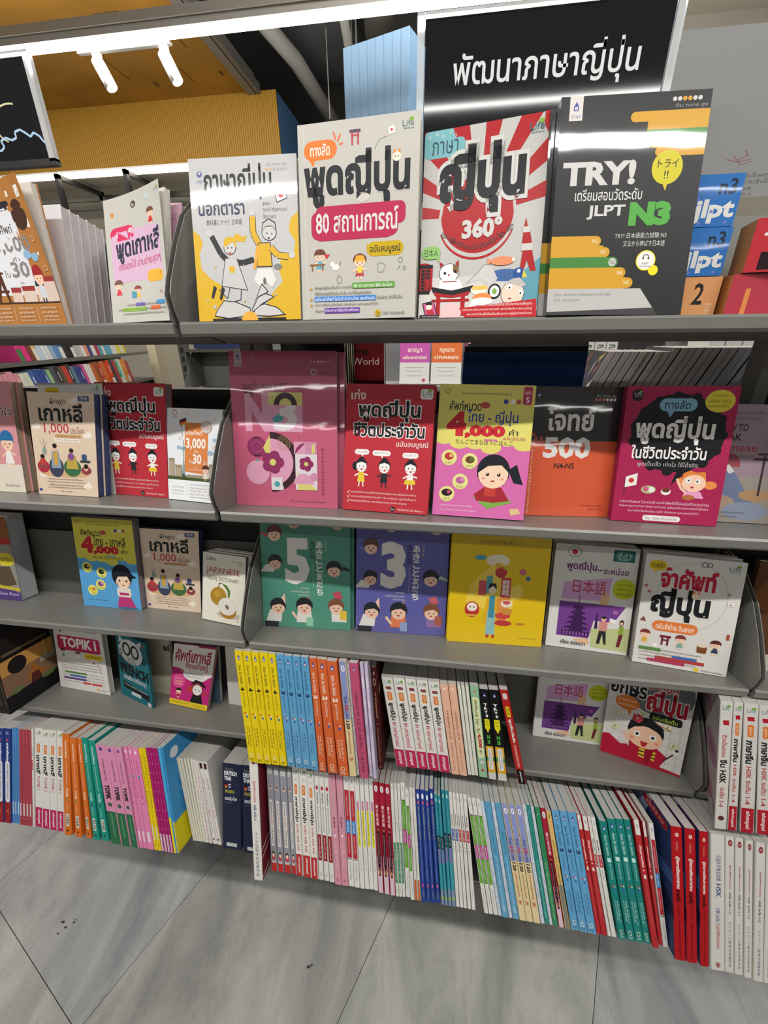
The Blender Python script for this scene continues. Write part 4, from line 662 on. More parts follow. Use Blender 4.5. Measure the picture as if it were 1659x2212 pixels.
def brown():
    d = D(.66, 'b0773f'); W = 'dcdde0'
    d.p([(18, 20), (70, 18), (74, 78), (20, 78)], W); d.rr(30, 14, 68, 20, '2e2c34', q=3); d.t('ฝรั่งเศส', 40, 15, 64, 19, 'e0dcd6'); d.e(80, 24, 12, '4a3226', ry=10); d.t('ฝรั่งเศส', 71, 21, 90, 27, 'c9beb4')
    d.t('เก่งศัพท์', 26, 28, 62, 35, '4a4440', b=.012); d.t('3,000', 26, 37, 82, 49.5, '8a8483', b=.025); d.t('คำ', 50, 51, 60, 54, '6a6462'); d.t('30', 44, 54, 70, 65.5, '8a8483', b=.03); d.t('ใน', 33, 60, 41, 65, '6a6462'); d.t('วัน', 73, 60, 82, 65, '6a6462'); d.t('โดย', 52, 68, 57, 70, '55504c'); d.t('ครูพี่เก๋ Kroofrançais', 36, 71.5, 68, 73.4, '55504c', res=1)
    d.p([(20, 42), (23, 42), (27, 62), (33, 84), (30, 84), (24, 70), (18, 84), (10, 84), (17, 62)], '5a3426'); d.r(14, 61, 30, 62.6, '5a3426'); d.r(9, 74, 33, 76, '5a3426')
    for x, w, h in ((0, 9, 10), (36, 14, 8), (52, 18, 9), (72, 12, 12), (84, 16, 15)):
        d.r(x, 84-h, x+w, 84, 'd9c3b4'); d.r(x, 84-h-3.5, x+w, 84-h, ('9c3a36' if x != 72 else '2c4450'))
        for i in range(int(w/4)): d.r(x+1+i*4, 84-h*.7, x+2.6+i*4, 84-h*.35, '8a6a60')
    d.r(0, 83, 100, 84.2, '4a3226'); d.kid(80, 58, 26, 'a02f30', 'c9d2dc', legs='22304a', wide=.6); d.e(74, 50, 6, '8eb2cf', ry=3); d.e(84, 52, 5, '8eb2cf', ry=3)
    for x, y in ((8, 14), (36, 8), (46, 6), (92, 12), (90, 40), (6, 34), (95, 60)): d.ring(x, y, 2.6, .6, 'dcc3aa')
    for i, x in enumerate((8, 39, 70)):
        for j, q in enumerate(('ครอบคลุม', 'คำศัพท์', 'ภาษาฝรั่งเศส', 'กว่า 3,000 คำ')): d.t(q, x+2, 87+j*2.9, x+22, 88.9+j*2.9, 'e6d3bf', res=1)
    d.r(34.5, 87, 35, 98, 'dcc3aa'); d.r(66, 87, 66.5, 98, 'dcc3aa'); return d
CV['brown'] = brown()
def beige():
    d = D(.71, 'd9c3ac'); K = '2d3230'
    d.r(77, 2.6, 93, 7.4, '35486f'); d.t('Think', 79, 3.2, 91, 5.6, 'dcdfe6', b=.02); d.t('Beyond', 79, 5.9, 91, 7, 'dcdfe6', res=1)
    d.t('ฝึกพูด', 34, 5, 58, 12.6, '4a463f', b=.006); d.t('เกาหลี', 15, 10, 82, 27.5, K, b=.028); d.t('1,000', 21, 29, 60, 40, 'b5404f', b=.01); d.t('ประโยค', 62, 32, 83, 38.6, '8a4a4c', b=.006)
    d.rr(37, 39.6, 79, 42.8, 'c39a6a', q=2); d.t('ฉบับสื่อสารทั่วไปในชีวิตจริง', 40, 40.2, 76, 42.2, '7a5638', res=1); d.rr(35, 43.4, 77, 46.6, 'e6dcd0', q=2); d.t('อ่านง่าย ใช้เป็น พูดได้จริง', 38, 44, 74, 46, '7a6a5a', res=1)
    for x, y in ((9, 33), (70, 8), (88, 40), (12, 80), (84, 90)): d.e(x, y, 7, 'e9dfd2', ry=2.4); d.e(x+2, y-1.6, 3.6, 'e9dfd2')
    d.e(47, 78, 40, 'cda97f', ry=4)
    def ad(cx, y0, w, body, top, hair, y1=77): d.e(cx, y1-5, w, body, ry=(y1-y0)*.35); d.p([(cx-w*.7, y1-4), (cx-w*.45, y0+8), (cx+w*.45, y0+8), (cx+w*.7, y1-4)], top); d.e(cx, y0+4.4, 3.4, 'e3b793', ry=3.2); d.e(cx, y0+3, 3.6, hair, ry=2.4)
    ad(13.5, 59, 10, 'a83440', '8d4a4a', '2c2422'); d.e(13.5, 67, 5, 'b5403f'); ad(35, 48, 12, '3d4356', '8a9aac', '2c2422'); d.p([(31, 57), (39, 57), (38, 70), (32, 70)], 'c99a44'); ad(61, 52, 14, '3f6a44', 'b9a04a', '3a2c28'); d.e(60, 61, 5, '80508a'); ad(83, 67, 8, '8d3f4c', '6a5a92', '2c2422', 79)
    d.r(74, 64, 90, 66.4, '3a4440'); d.rr(77, 58, 85, 64, '42507c', q=2); d.e(18, 56.6, 3.6, '8a9a90', ry=3.6)
    for a in ((12, 46), (18, 44), (23, 47), (15, 50)): d.l([(18, 54), a], .5, '8a7a62')
    for i, q in enumerate(('เรียนรู้บทสนทนาภาษาเกาหลีที่ใช้บ่อย', 'ฝึกพูดประโยคง่ายๆ ในสถานการณ์ต่างๆ', 'พร้อมคำอ่านภาษาไทย', 'เหมาะสำหรับผู้เริ่มต้นและผู้สนใจทั่วไป')): d.t(q, 20-(i % 2)*3, 83+i*2.8, 76+(i % 2)*3, 85+i*2.8, '5a5044', res=1)
    d.t('Korean', 40, 95, 58, 96.6, '5a5044', res=1); d.r(2, 94, 7, 96.6, '42507c'); return d
CV['beige2'] = CV['beige3'] = beige()
def redlife():
    d = D(.7, 'b8353f'); K = '26282c'; W = 'eceae6'
    d.r(0, 0, 100, 12, 'a8323c'); d.t('เก่ง', 6, 4, 23, 12, 'e3ddd6', b=.01); d.rr(84, 3.2, 97.5, 10.8, 'dedbd5', q=2.4); d.life(86, 4.2, 10)
    d.t('พูดญี่ปุ่น', 15, 12, 85, 28.5, K, b=.03, o=W, ow=.055); d.t('ชีวิตประจำวัน', 10, 29, 91, 40.5, K, b=.03, o=W, ow=.05); d.t('ฉบับสมบูรณ์', 60, 43, 96, 48.6, 'e3ddd6', b=.01)
    for cx, y, w, q in ((21, 50.6, 17, 'こんにちは!'), (44, 51, 21, 'おげんきですか。'), (77, 51.8, 18, 'げんきです。')): d.rr(cx-w/2, y, cx+w/2, y+4.2, 'efece8'); d.p([(cx-1, y+4), (cx+2, y+4), (cx+1, y+6)], 'efece8'); d.t(q, cx-w*.4, y+1, cx+w*.4, y+3, K, res=1)
    for cx, dr, lg, hr in ((21, 'e0c53c', 'ece6e2', 1), (48, '2c2e34', '2c2e34', 0), (78, 'ece6e2', 'ece6e2', 0)):
        d.l([(cx-3, 70), (cx-8, 72)], 1.6, 'ece6e2' if hr else dr); d.l([(cx+3, 70), (cx+8, 71)], 1.6, 'ece6e2' if hr else dr)
        d.p([(cx-4.5, 76.5), (cx-3, 69), (cx+3, 69), (cx+4.5, 76.5)], dr); d.l([(cx-2, 76), (cx-2.6, 80.5)], 1.4, lg); d.l([(cx+2, 76), (cx+2.8, 80.5)], 1.4, lg)
        if hr: d.e(cx-7, 64, 4, K, ry=3.4)
        d.e(cx, 62.8, 6.8, K, ry=5); d.e(cx, 64.2, 6.2, 'efece8', ry=4.7); d.p([(cx-6, 62), (cx-3, 57.5), (cx, 56.2), (cx+3, 57.5), (cx+6, 62), (cx, 60.5)], K); d.e(cx-2.2, 64, .7, K); d.e(cx+2.2, 64, .7, K); d.e(cx+.4, 66.6, 1.2, 'b8353f'); d.e(cx-4, 66, 1, 'e6a9a0'); d.e(cx+4, 66, 1, 'e6a9a0')
    d.p([(72.8, 73), (83.5, 73), (84.5, 76.5), (71.5, 76.5)], 'e0c53c')
    for i, q in enumerate(('รวมหลักไวยากรณ์ที่จำเป็นในการพูดภาษาญี่ปุ่นแบบเน้นๆ', 'บทสนทนาในชีวิตประจำวันกว่า 130 บทสนทนา พูดเป็นเร็วสุดๆ', 'ศัพท์ญี่ปุ่นที่ใช้บ่อย แยกเป็นหมวดหมู่ จำง่าย ลืมยาก')): d.t(q, 9, 84+i*3.6, 86-(i == 2)*10, 86.2+i*3.6, 'efdcd8', res=1); d.l([(5, 85+i*3.6), (6, 86.2+i*3.6), (8, 83.6+i*3.6)], .6, 'efdcd8')
    d.e(60, 97, 3, K); d.t('โดย', 58.2, 96.2, 61.8, 97.8, W, res=1); d.t('ทีมวิชาการ Life Balance', 66, 96, 95, 98, 'efdcd8', res=1); return d
CV['redL'] = CV['redM'] = redlife()
def german():
    d = D(.67, 'e6e7e9'); O = 'd9854c'; d.ring(16, 5, 4, 1, 'c04a50'); d.t('ศัพท์', 11, 8.6, 22, 10.4, '9a5a5c', res=1)
    d.p([(35, 15), (77, 15), (79, 70), (34, 68)], O); d.p([(24, 13), (37, 9.6), (38, 16), (26, 19)], '2b2b2b'); d.p([(25, 15), (37.5, 11.6), (38, 14), (25.6, 17)], 'c0392f'); d.p([(26, 17), (38, 13.6), (38, 16), (26.6, 19)], 'd9a62c'); d.l([(26, 12), (31, 30)], .8, '5a5a5a')
    d.ring(74, 19, 10, .8, 'c98a6a'); d.e(74, 19, 9.4, 'c6c4c1'); d.t('เยอรมัน', 66, 16.4, 83, 21.4, 'b56a44'); d.t('เก่งศัพท์', 37, 22.5, 67, 28, 'f2e8de', b=.012); d.t('3,000', 37, 31, 74, 44, 'f4ede6', b=.03); d.t('คำ', 53, 43.6, 60, 47, 'f2e8de'); d.t('30', 50, 48, 67, 59, 'f4ede6', b=.03); d.t('ใน', 43, 54, 49, 58, 'f2e8de'); d.t('วัน', 70, 54.6, 76, 59, 'f2e8de'); d.t('โดย', 54, 61, 59, 63, 'f2e8de', res=1); d.t('ครูพี่โบว์', 42, 64, 72, 66, 'f2e8de', res=1)
    d.r(31.5, 34, 33, 70, '7d9aa6'); d.e(32.3, 43, 3.6, '86a4ae'); d.p([(29, 71), (32, 50), (35.5, 71)], '8aa2ac'); d.p([(22, 75), (32, 70), (42, 75)], '4a565c')
    for x, w, y in ((2, 12, 54), (15, 14, 61), (38, 40, 71), (70, 10, 64), (82, 16, 58)):
        d.r(x, y, x+w, 75, '9a8a72')
        for i in range(int(w/3)): d.r(x+.8+i*3, y+3, x+2+i*3, 73, 'c9bea8')
    d.r(0, 74, 100, 77.4, '4a5a34'); d.kid(76, 60, 16, '5a3a30', 'e3dcd6'); d.e(24, 42, 5, '9db6cf', ry=2); d.e(83, 46, 6, '9db6cf', ry=2.4); d.e(90, 32, 4, '9db6cf', ry=1.8)
    for x, y in ((41, 6), (56, 8), (87, 10), (17, 24), (26, 32), (90, 40), (93, 56)): d.ring(x, y, 2.6, .5, 'dcb49a')
    d.r(0, 77.4, 100, 100, 'eceef0'); d.r(40, 80, 40.4, 96, '9a9a98'); d.r(92, 80, 92.4, 96, '9a9a98')
    for i, q in enumerate(('รวมคำศัพท์', 'ภาษาเยอรมัน', 'ไว้มากถึง 3,000 คำ')): d.t(q, 8, 84+i*4, 34, 86.4+i*4, '8a8480', res=1)
    for i, q in enumerate(('ครอบคลุมสาระสำคัญ', 'ภาษาเยอรมันระดับ', 'Goethe, TELC, G.A.S.T. ', 'ตั้งแต่ A1-B1 และ', 'A-Level ภาษาเยอรมัน')): d.t(q, 46, 80.6+i*3.4, 88, 82.8+i*3.4, ('9a6a58' if i % 2 else '6a6866'), res=1)
    return d
CV['german'] = german()
def pinkN3():
    d = D(.712, 'bd5a76'); M = '8d2f5e'; L = 'd79ab4'; Y = 'd5ca74'; W = 'dcd2d6'; K = '3a2026'
    d.r(5, 0, 12, 9.5, 'd2bcc0'); d.emblem(8.6, 4, 2.2); d.t('ดวงกมล', 6, 7.4, 11.4, 8.8, '4a4a80', res=1)
    for i in range(6): d.e(77+i*3.1, 6.4, 1, (Y if i in (2, 3) else 'c98a9c'))
    d.t('ต้น  กลาง  สูง', 77, 3, 94, 5, '6a2a3e', res=1); d.r(76, 9, 94, 9.2, '8a3a52'); d.ring(79, 12.6, 2.4, .8, 'd5c9cd'); d.t('audio', 84, 11.6, 94, 13.6, '8a3a52', res=1)
    d.t('แนวข้อสอบ JLPT', 12, 18.6, 54, 24.4, '6a2a3a', b=.014); d.r(13, 24.6, 21, 31.6, K)
    for i in range(4): d.l([(14+i*2, 31), (16+i*2, 25)], .5, 'bd5a76')
    d.t('N', 13, 26, 36, 50, L, b=.06); d.r(36, 25, 54, 50, L); d.r(36, 25, 68, 33, Y); d.t('3', 39, 24.6, 64, 50, K, b=.07); d.p([(38, 33), (68, 33), (68, 50), (38, 50)], L); d.t('3', 39, 24.6, 64, 50, '8d6078', b=.0) if False else None
    d.e(46, 41, 3.6, '4aa0a4', a0=90, a1=450); d.t('3', 40, 26, 63, 49.5, W, b=.03); d.r(40, 25, 64, 33, Y); d.e(52, 33, 11, K, a0=180, a1=360); d.e(52, 33, 6, Y, a0=180, a1=360); d.e(42.5, 42, 3, '4aa0a4')
    d.e(23, 60, 9.6, M); d.r(20, 53.6, 26, 54.6, K); d.r(20, 65.4, 26, 66.4, K); d.ring(23, 60, 5, .3, 'c0688c'); d.e(23, 77, 11.6, L); d.ring(23, 77, 8, .25, 'e3b4c6'); d.e(23, 69, 1.2, '4aa0a4')
    d.p([(36, 52), (29, 60.5), (36, 70)], Y); d.r(36, 52, 64, 86, 'bd5a76'); d.e(36, 70, 28, K, a0=-90, a1=90); d.e(36, 70, 22, L, a0=-90, a1=90); d.flower(38, 70, 11, M, Y)
    for r_ in (2, 3.6, 5.2, 6.6): d.ring(50, 57, r_, .3, 'b59a6a')
    d.r(59, 56, 70, 64, L); d.e(70, 64, 10, M, a0=180, a1=270); d.r(70, 56, 81, 64, 'c98aa8'); d.p([(76, 58), (79, 57), (79, 63), (76, 64)], Y); d.r(60, 64, 81, 88, W); d.flower(70.5, 70.5, 7, M, Y); d.p([(62, 76), (81, 88), (62, 88)], Y); d.e(68, 84, 10, L, a0=180, a1=360); d.r(36, 86, 48, 88.6, W); d.e(42, 83, 2.6, '4aa0a4'); d.r(36, 80, 47, 88, W); d.e(41.6, 84.6, 2.8, '4aa0a4'); d.e(78, 79, 4, 'c98aa8')
    d.t('にほんごのうりょくしけん 合格模試 N3', 85, 58, 87.6, 88, '7a2f4a', up=False) if False else None
    for i, q in enumerate('日本語能力試験合格模試N3'): d.t(q, 85.2, 60+i*2.4, 87.2, 61.8+i*2.4, '7a2f4a', res=1)
    d.t('ผู้เขียน ASK Publishing | ผู้แปล โดม จารุไสยกุล', 54, 95, 88, 96.6, '6a2a3a', res=1); return d
CV['pinkN3'] = pinkN3()
def w4000(bg, band, kor):
    d = D(.7, bg); Yl = 'd9cf6e' if not kor else 'd6cb52'; R = 'c02c36'; K = '2a2a2c'
    d.r(0, 0, 100, 40, Yl)
    for i in range(6): d.e(8+i*17, 40+(i % 2)*3+(3 if 2 <= i <= 3 else 0), 11, Yl, ry=5)
    d.ring(9, 5, 2.4, .8, 'b5504a'); d.t('เรียนภาษาให้สนุก ด้วยสารพัดศัพท์หมวดน่ารู้', 24, 5.4, 76, 8, '4a4638', res=1); d.t('ศัพท์หมวด', 12, 12, 46, 19.4, K, b=.012)
    d.t('4', 10, 20, 32, 40.5, R, b=.06, o='8d1c26', ow=.015) if False else d.t('4', 10, 20, 31, 38.5, R, b=.07); d.t('ไทย - '+('เกาหลี' if kor else 'ญี่ปุ่น'), 32, 18.6, 85, 30, '31459a' if not kor else K, b=.012); d.t(',000', 30, 29.6, 73, 40, R, b=.07); d.t('คำ', 77, 32, 86, 37, K, b=.01)
    if not kor: d.t('ฉบับปรับปรุง', 71, 37.6, 94, 41, 'a8345a', b=.008); d.t('たんごでまなぼうにほんご', 21, 40.6, 82, 44.4, K); d.rr(88, 1, 97, 14, 'b03a5c', q=2); d.t('พิมพ์ครั้งที่', 89.4, 3.4, 95.6, 6.6, 'efe0e0', res=1); d.t('5', 91, 8.4, 94.6, 12.6, 'efe0e0', b=.02)
    else: d.t('사천 개의 한국어 단어 한글', 27, 41.4, 78, 44.6, K)
    for i, (x, y) in enumerate(((50, 15), (71, 12), (78, 12), (84, 12))): d.e(x, y, 5 if i == 0 else 2.4, ('b5504a', '3a4a9a', 'e6e2dc', 'b5504a')[i], ry=2.4 if i == 0 else 1.8)
    if kor:
        for x0 in range(0, 100, 5): d.l([(x0, 50), (x0-20, 100)], .35, '4f97c9')
        pts = ((15, 55), (39, 60), (35, 74), (20, 81))
    else: pts = ((15, 55), (38, 57), (29, 73), (15, 83))
    cc = ('b03a34', '6a4a2a', 'b5609a', '2a2226')
    for i, (x, y) in enumerate(pts): d.e(x, y, 8.6, 'ded88a' if not kor else 'dcd86c'); d.e(x, y-1, 5 if i != 3 else 6, cc[i] if not kor else ('3a3028', '2c2a28', '7a4a8a', 'd9c23a')[i], ry=2.8); d.e(x+2, y-1.6, 2, ('d9b36a', '4a7a34', 'd98ab8', 'c04a70')[i]); d.t('なまえ' if not kor else '이름', x-4, y+3, x+4, y+4.8, K, res=1)
    cx, cy = (64, 64) if not kor else (74, 65)
    if not kor:
        d.p([(80, 62), (88, 58), (92, 66), (96, 73), (86, 72), (82, 66)], '22252a'); d.p([(44, 84), (76, 80), (86, 87), (60, 93)], '7aa84a'); d.p([(45, 82), (56, 76), (74, 76), (83, 86), (66, 88), (48, 87)], 'a02c36'); d.r(56, 75, 68, 83, 'c0433a')
    else:
        d.e(73, 62, 17, '1f2226', ry=13); d.p([(88, 58), (98, 63), (90, 64)], '1f2226'); d.p([(60, 98), (66, 82), (82, 82), (92, 98)], 'b83a72'); d.rr(62, 75, 86, 86, 'ddd6c9', q=4); d.r(66, 81, 82, 84, 'b83a72'); d.e(78, 98.6, 20, '3a6a92', ry=1)
    d.e(cx, cy, 17.5 if not kor else 14, '22252a', ry=13 if not kor else 10.6); d.e(cx, cy+2, 16 if not kor else 12.6, 'efcdb0', ry=11 if not kor else 9)
    d.p([(cx-17, cy+2), (cx-14, cy-8), (cx, cy-13), (cx+14, cy-8), (cx+17, cy+1), (cx+8, cy-5), (cx-6, cy-4)] if not kor else [(cx-14, cy+6), (cx-12, cy-6), (cx, cy-10), (cx+12, cy-6), (cx+14, cy+6), (cx+8, cy-3), (cx-8, cy-2)], '22252a')
    for s_ in (-1, 1): d.e(cx+s_*6, cy+2.4, 1.9, '2c2422'); d.e(cx+s_*6-.5, cy+1.8, .6, 'f4f0ea'); d.e(cx+s_*10, cy+5.6, 2, 'e8a090', ry=1)
    d.e(cx, cy+7.4, 2.2, 'a8483f', ry=.7)
    if not kor: d.p([(84, 92), (93, 91), (96, 95), (86, 97)], 'd9b98a')
    d.t('จารุวรรณ ศิลาเวชพันธ์ อ่านภาษาญี่ปุ่น', 8, 91, 44, 92.8, 'efdce6' if not kor else '2c5a8a', res=1)
    if not kor: d.t('อธิน เฉลิมชัยกิจ มหาบัณฑิตจากญี่ปุ่น', 8, 94.6, 48, 96.4, 'efdce6', res=1)
    return d
CV['w4000p'] = w4000('cf6aa6', 'd9cf6e', False); CV['w4000b'] = w4000('5ba3d6', 'd6cb52', True)
def w500():
    d = D(.69, 'cf5836'); K = '2c2b29'; d.r(0, 0, 100, 40.5, K); d.emblem(5, 6, 2.4)
    for i in range(6): d.e(70+i*4.2, 9.4, 1.6, 'c06a62' if i < 3 else 'd9d6d2')
    d.t('ต้น  กลาง  สูง', 70, 5.6, 92, 8, 'bdbab6', res=1)
    d.t('โจทย์', 16, 14.6, 71, 33, 'dcd9d5', b=.03); d.t('500', 15, 37.4, 69, 54, 'dedbd7', b=.04); d.t('N4-N5', 29, 57.6, 52, 62, '2c211c', b=.02)
    for i, (a, b) in enumerate(((1, 34.6), (4, 37.5), (1, 40.5), (7, 40.5), (10, 37.5))): d.r(a, b, a+3, b+2.6, 'b8503a')
    for i, q in enumerate('新にほんご500問N4N5文字語彙文法'): d.t(q, 1.6, 47+i*2.7, 3.8, 49.2+i*2.7, 'efc9b8', res=1)
    d.t('ผู้เขียน ฮิโรโกะ มัตสึโมโตะ', 64, 90.4, 88, 92, '6a2a1c', res=1); d.t('ชิโฮโกะ ซาซากิ', 72, 93, 88, 94.6, '6a2a1c', res=1); return d
CV['w500'] = w500()
def magenta():
    d = D(.71, 'a32650'); K = '1d1d20'; W = 'e6e2de'
    d.e(10, 6.4, 5.4, '2b2526', ry=4.4); d.life(7, 4, 7, c='b9c0bc')
    d.p([(78, 60), (66, 60), (52, 71), (56, 60)], K); d.e(52, 34, 42, K, ry=27.5); d.e(49, 33, 41, K, ry=28)
    for a in range(0, 360, 24): d.e(51+40*math.cos(math.radians(a)), 34+27*math.sin(math.radians(a)), 5, K, ry=3.4)
    d.rr(31, 8.6, 65, 17.6, '7aa9c2'); d.p([(38, 17), (42, 22), (46, 17)], '7aa9c2'); d.t('ทางลัด', 36, 10, 59, 16, '26323a', b=.01); d.e(84, 10.4, 13, 'd9c83f', ry=7.8)
    for i, q in enumerate(('อ่านสนุก', 'เข้าใจง่าย จดจำไว', 'พูดอย่างมั่นใจ')): d.t(q, 78-(i > 0)*4, 5.4+i*3.6, 90+(i > 0)*3, 8+i*3.6, '4a3c1c', res=1)
    d.t('พูดญี่ปุ่น', 12, 21, 84, 41.5, W, b=.035); d.t('ในชีวิตประจำวัน', 11, 42, 80, 52, W, b=.02); d.t('พูดเป็นเร็ว เก่งไว ใช้ได้จริง', 18, 54, 74, 58.4, 'b9b4b0', b=.003)
    d.l([(9, 66), (9, 79)], 1, '5a2f3a'); d.p([(9, 66), (20, 63), (20, 72), (9, 74)], W); d.e(14.6, 68.6, 2.6, 'c8302c'); d.e(32, 75, 7, 'a9c48a', ry=3); d.e(29.6, 74.6, 2.8, 'c9607a'); d.e(35, 75, 2.8, W); d.e(48.6, 76, 4.6, W, ry=2.6); d.e(48.6, 75, 3.6, '6a3a28', ry=1.6)
    d.e(88, 70, 6, 'e08a4a', ry=3); d.e(61, 68, 4, 'e08a4a', ry=3); d.p([(62, 62), (68, 59.6), (74, 61), (82, 60.4), (84, 68), (62, 68)], 'd9803c'); d.e(73, 69, 11, 'efc3a8', ry=6.4); d.e(68, 67, 2.8, W); d.e(76.6, 67.6, 2.8, W); d.e(68, 67, .9, K); d.e(76, 67.6, .9, K); d.e(72, 72, 1.6, 'b03a3a', ry=.8); d.p([(66, 75), (80, 75), (84, 80), (64, 80)], 'e29ac0'); d.l([(57, 66), (62, 73), (67, 76)], 2.4, 'efc3a8'); d.e(70, 79.6, 6, 'b0683c', ry=2)
    for i, q in enumerate(('รวมบทสนทนา ไวยากรณ์ และคำศัพท์ที่ใช้บ่อยในชีวิตประจำวัน', 'ครอบคลุมหลากหลายสถานการณ์ พร้อมอธิบายการนำไปใช้จริง', 'เหมาะสำหรับนักเรียน นิสิต นักศึกษา และบุคคลทั่วไป')): d.t(q, 6+(i == 2)*9, 83.2+i*3.6, 90-(i == 2)*8, 85.6+i*3.6, 'e9c6d2', res=1)
    d.rr(30, 94.4, 66, 98.6, 'e0dcd8'); d.t('โดย : วาสนา ประชาชนะชัย', 33, 95.4, 63, 97.6, '5a3a44', res=1); return d
CV['magenta'] = magenta()
def howto():
    d = D(.84, '9a8490'); d.r(0, 60, 100, 100, '9a9086'); d.e(28, 52, 16, '9c4350', a0=180, a1=360, ry=12)
    d.p([(-4, 78), (20, 52), (30, 50), (38, 56), (70, 84), (-4, 86)], '6c7898'); d.p([(16, 56), (22, 51), (30, 50), (38, 56), (32, 58), (28, 55), (24, 59)], 'd9d6d4')
    d.e(20, 84, 26, 'a89078', ry=8); d.e(60, 90, 30, '8a92a8', ry=8); d.e(70, 76, 22, 'b08a62', ry=5)
    d.r(60, 44, 100, 46, '3a2a30'); d.r(64, 40, 100, 41.6, '3a2a30'); d.r(72, 42, 75, 76, '3a2a30'); d.t('HOW TO', 8, 16, 46, 22, '2c2326', b=.02); d.t('SPEAK', 4, 24, 40, 30, '2c2326', b=.02); d.t('Japanese', 0, 32, 62, 41, 'a8303c', b=.005); d.t('พูดญี่ปุ่นด้วยตนเอง', 14, 41, 58, 45, '3a2f34')
    d.t('คำศัพท์และบทสนทนาใช้ได้จริง', 14, 5, 64, 8, '4a3f44', res=1); d.t('60 บทเรียน กับ สถานการณ์', 14, 9.6, 60, 12.4, '4a3f44', res=1); d.t('· ติวง่ายโดยเจ้าของภาษา', 6, 90, 60, 92.4, '2c2620', res=1); d.t('· พูดญี่ปุ่นชุ่มใจ เหมือนมีครูติดตัว', 6, 94, 52, 96.4, '2c2620', res=1); return d
CV['howto'] = howto()
for _v, _f, _c in CV['howto'].L: _v[:, 0] = np.where(_v[:, 0] <= 0, 0, 24+.76*_v[:, 0])
def pinkL():
    d = D(.7, 'cf8f93'); d.r(0, 74, 100, 100, 'd9d0c0'); d.t('ภูมิใจ', 66, 22, 98, 32, '6a3f44', b=.01, o='e6dcd8', ow=.04); d.kid(83, 44, 34, '2f6a9c', 'e6e2de', skin='e9c3a8', wide=.7); d.t('จินมีฮอน', 70, 92, 92, 95, '5a4a44'); d.e(60, 30, 12, 'e6dcd8'); return d
CV['pinkL'] = pinkL()
def violet():
    d = D(.7, '8d8a80'); d.r(0, 0, 100, 26, '8a5a34'); d.r(0, 24, 100, 32, 'b03a34'); d.e(84, 50, 17, 'cfc03a', ry=8); d.t('สนทนา', 72, 47, 96, 52, '4a4020'); d.p([(60, 60), (90, 58), (96, 80), (70, 84), (58, 76)], '5a4c3a'); d.p([(0, 78), (60, 82), (100, 90), (100, 100), (0, 100)], '54407a'); d.t('Siam Rose', 60, 90, 96, 94, 'cbbfe0'); d.p([(0, 78), (100, 84), (100, 88), (0, 82)], 'c9b13c'); return d
CV['violet'] = violet()
def collins():
    d = D(.72, 'dedacb'); d.t('Collins', 8, 5, 31, 11, '5a5850', b=.015); d.ring(74, 10.6, 3.4, 1, 'b5404a', a0=180, a1=360); d.t('Audio', 82, 8, 93, 11, '6a6860', res=1); d.t('available', 82, 12, 93, 14, '6a6860', res=1)
    d.t('JAPANESE', 9, 20, 88, 31, 'b5383c', b=.0); d.t('VISUAL DICTIONARY', 11, 33.6, 87, 39.4, '5a5850', b=.005)
    d.e(62, 88, 26, 'b9b5aa', ry=5); d.e(39, 62, 19.5, 'a8822f', ry=13.6); d.e(36, 58, 8, 'b8943c', ry=5); d.l([(39, 50), (40, 43), (46, 42)], 1.8, '4a3420'); d.p([(46, 42), (58, 44), (67, 52), (66, 60), (62, 63), (60, 52)], '5c7a3a')
    d.e(62, 82, 20, 'a8782c', ry=11); d.e(60, 75, 21.5, 'cfcabc', ry=13); d.e(60, 75, 20, 'dad6cb', ry=12); d.p([(55, 74), (60, 71), (65, 74), (64, 80), (57, 80)], 'b9b09a'); d.e(58, 75, 1.6, '3a2418', ry=2); d.e(62, 76.6, 1.6, '3a2418', ry=2)
    for i, q in enumerate(('Japanese', 'pear', '梨')): d.t(q, 84, 84+i*4.4, 84+(10, 6, 4)[i], 86.4+i*4.4, '6a6860' if i < 2 else 'b5383c', res=1)
    return d
CV['collins'] = collins()
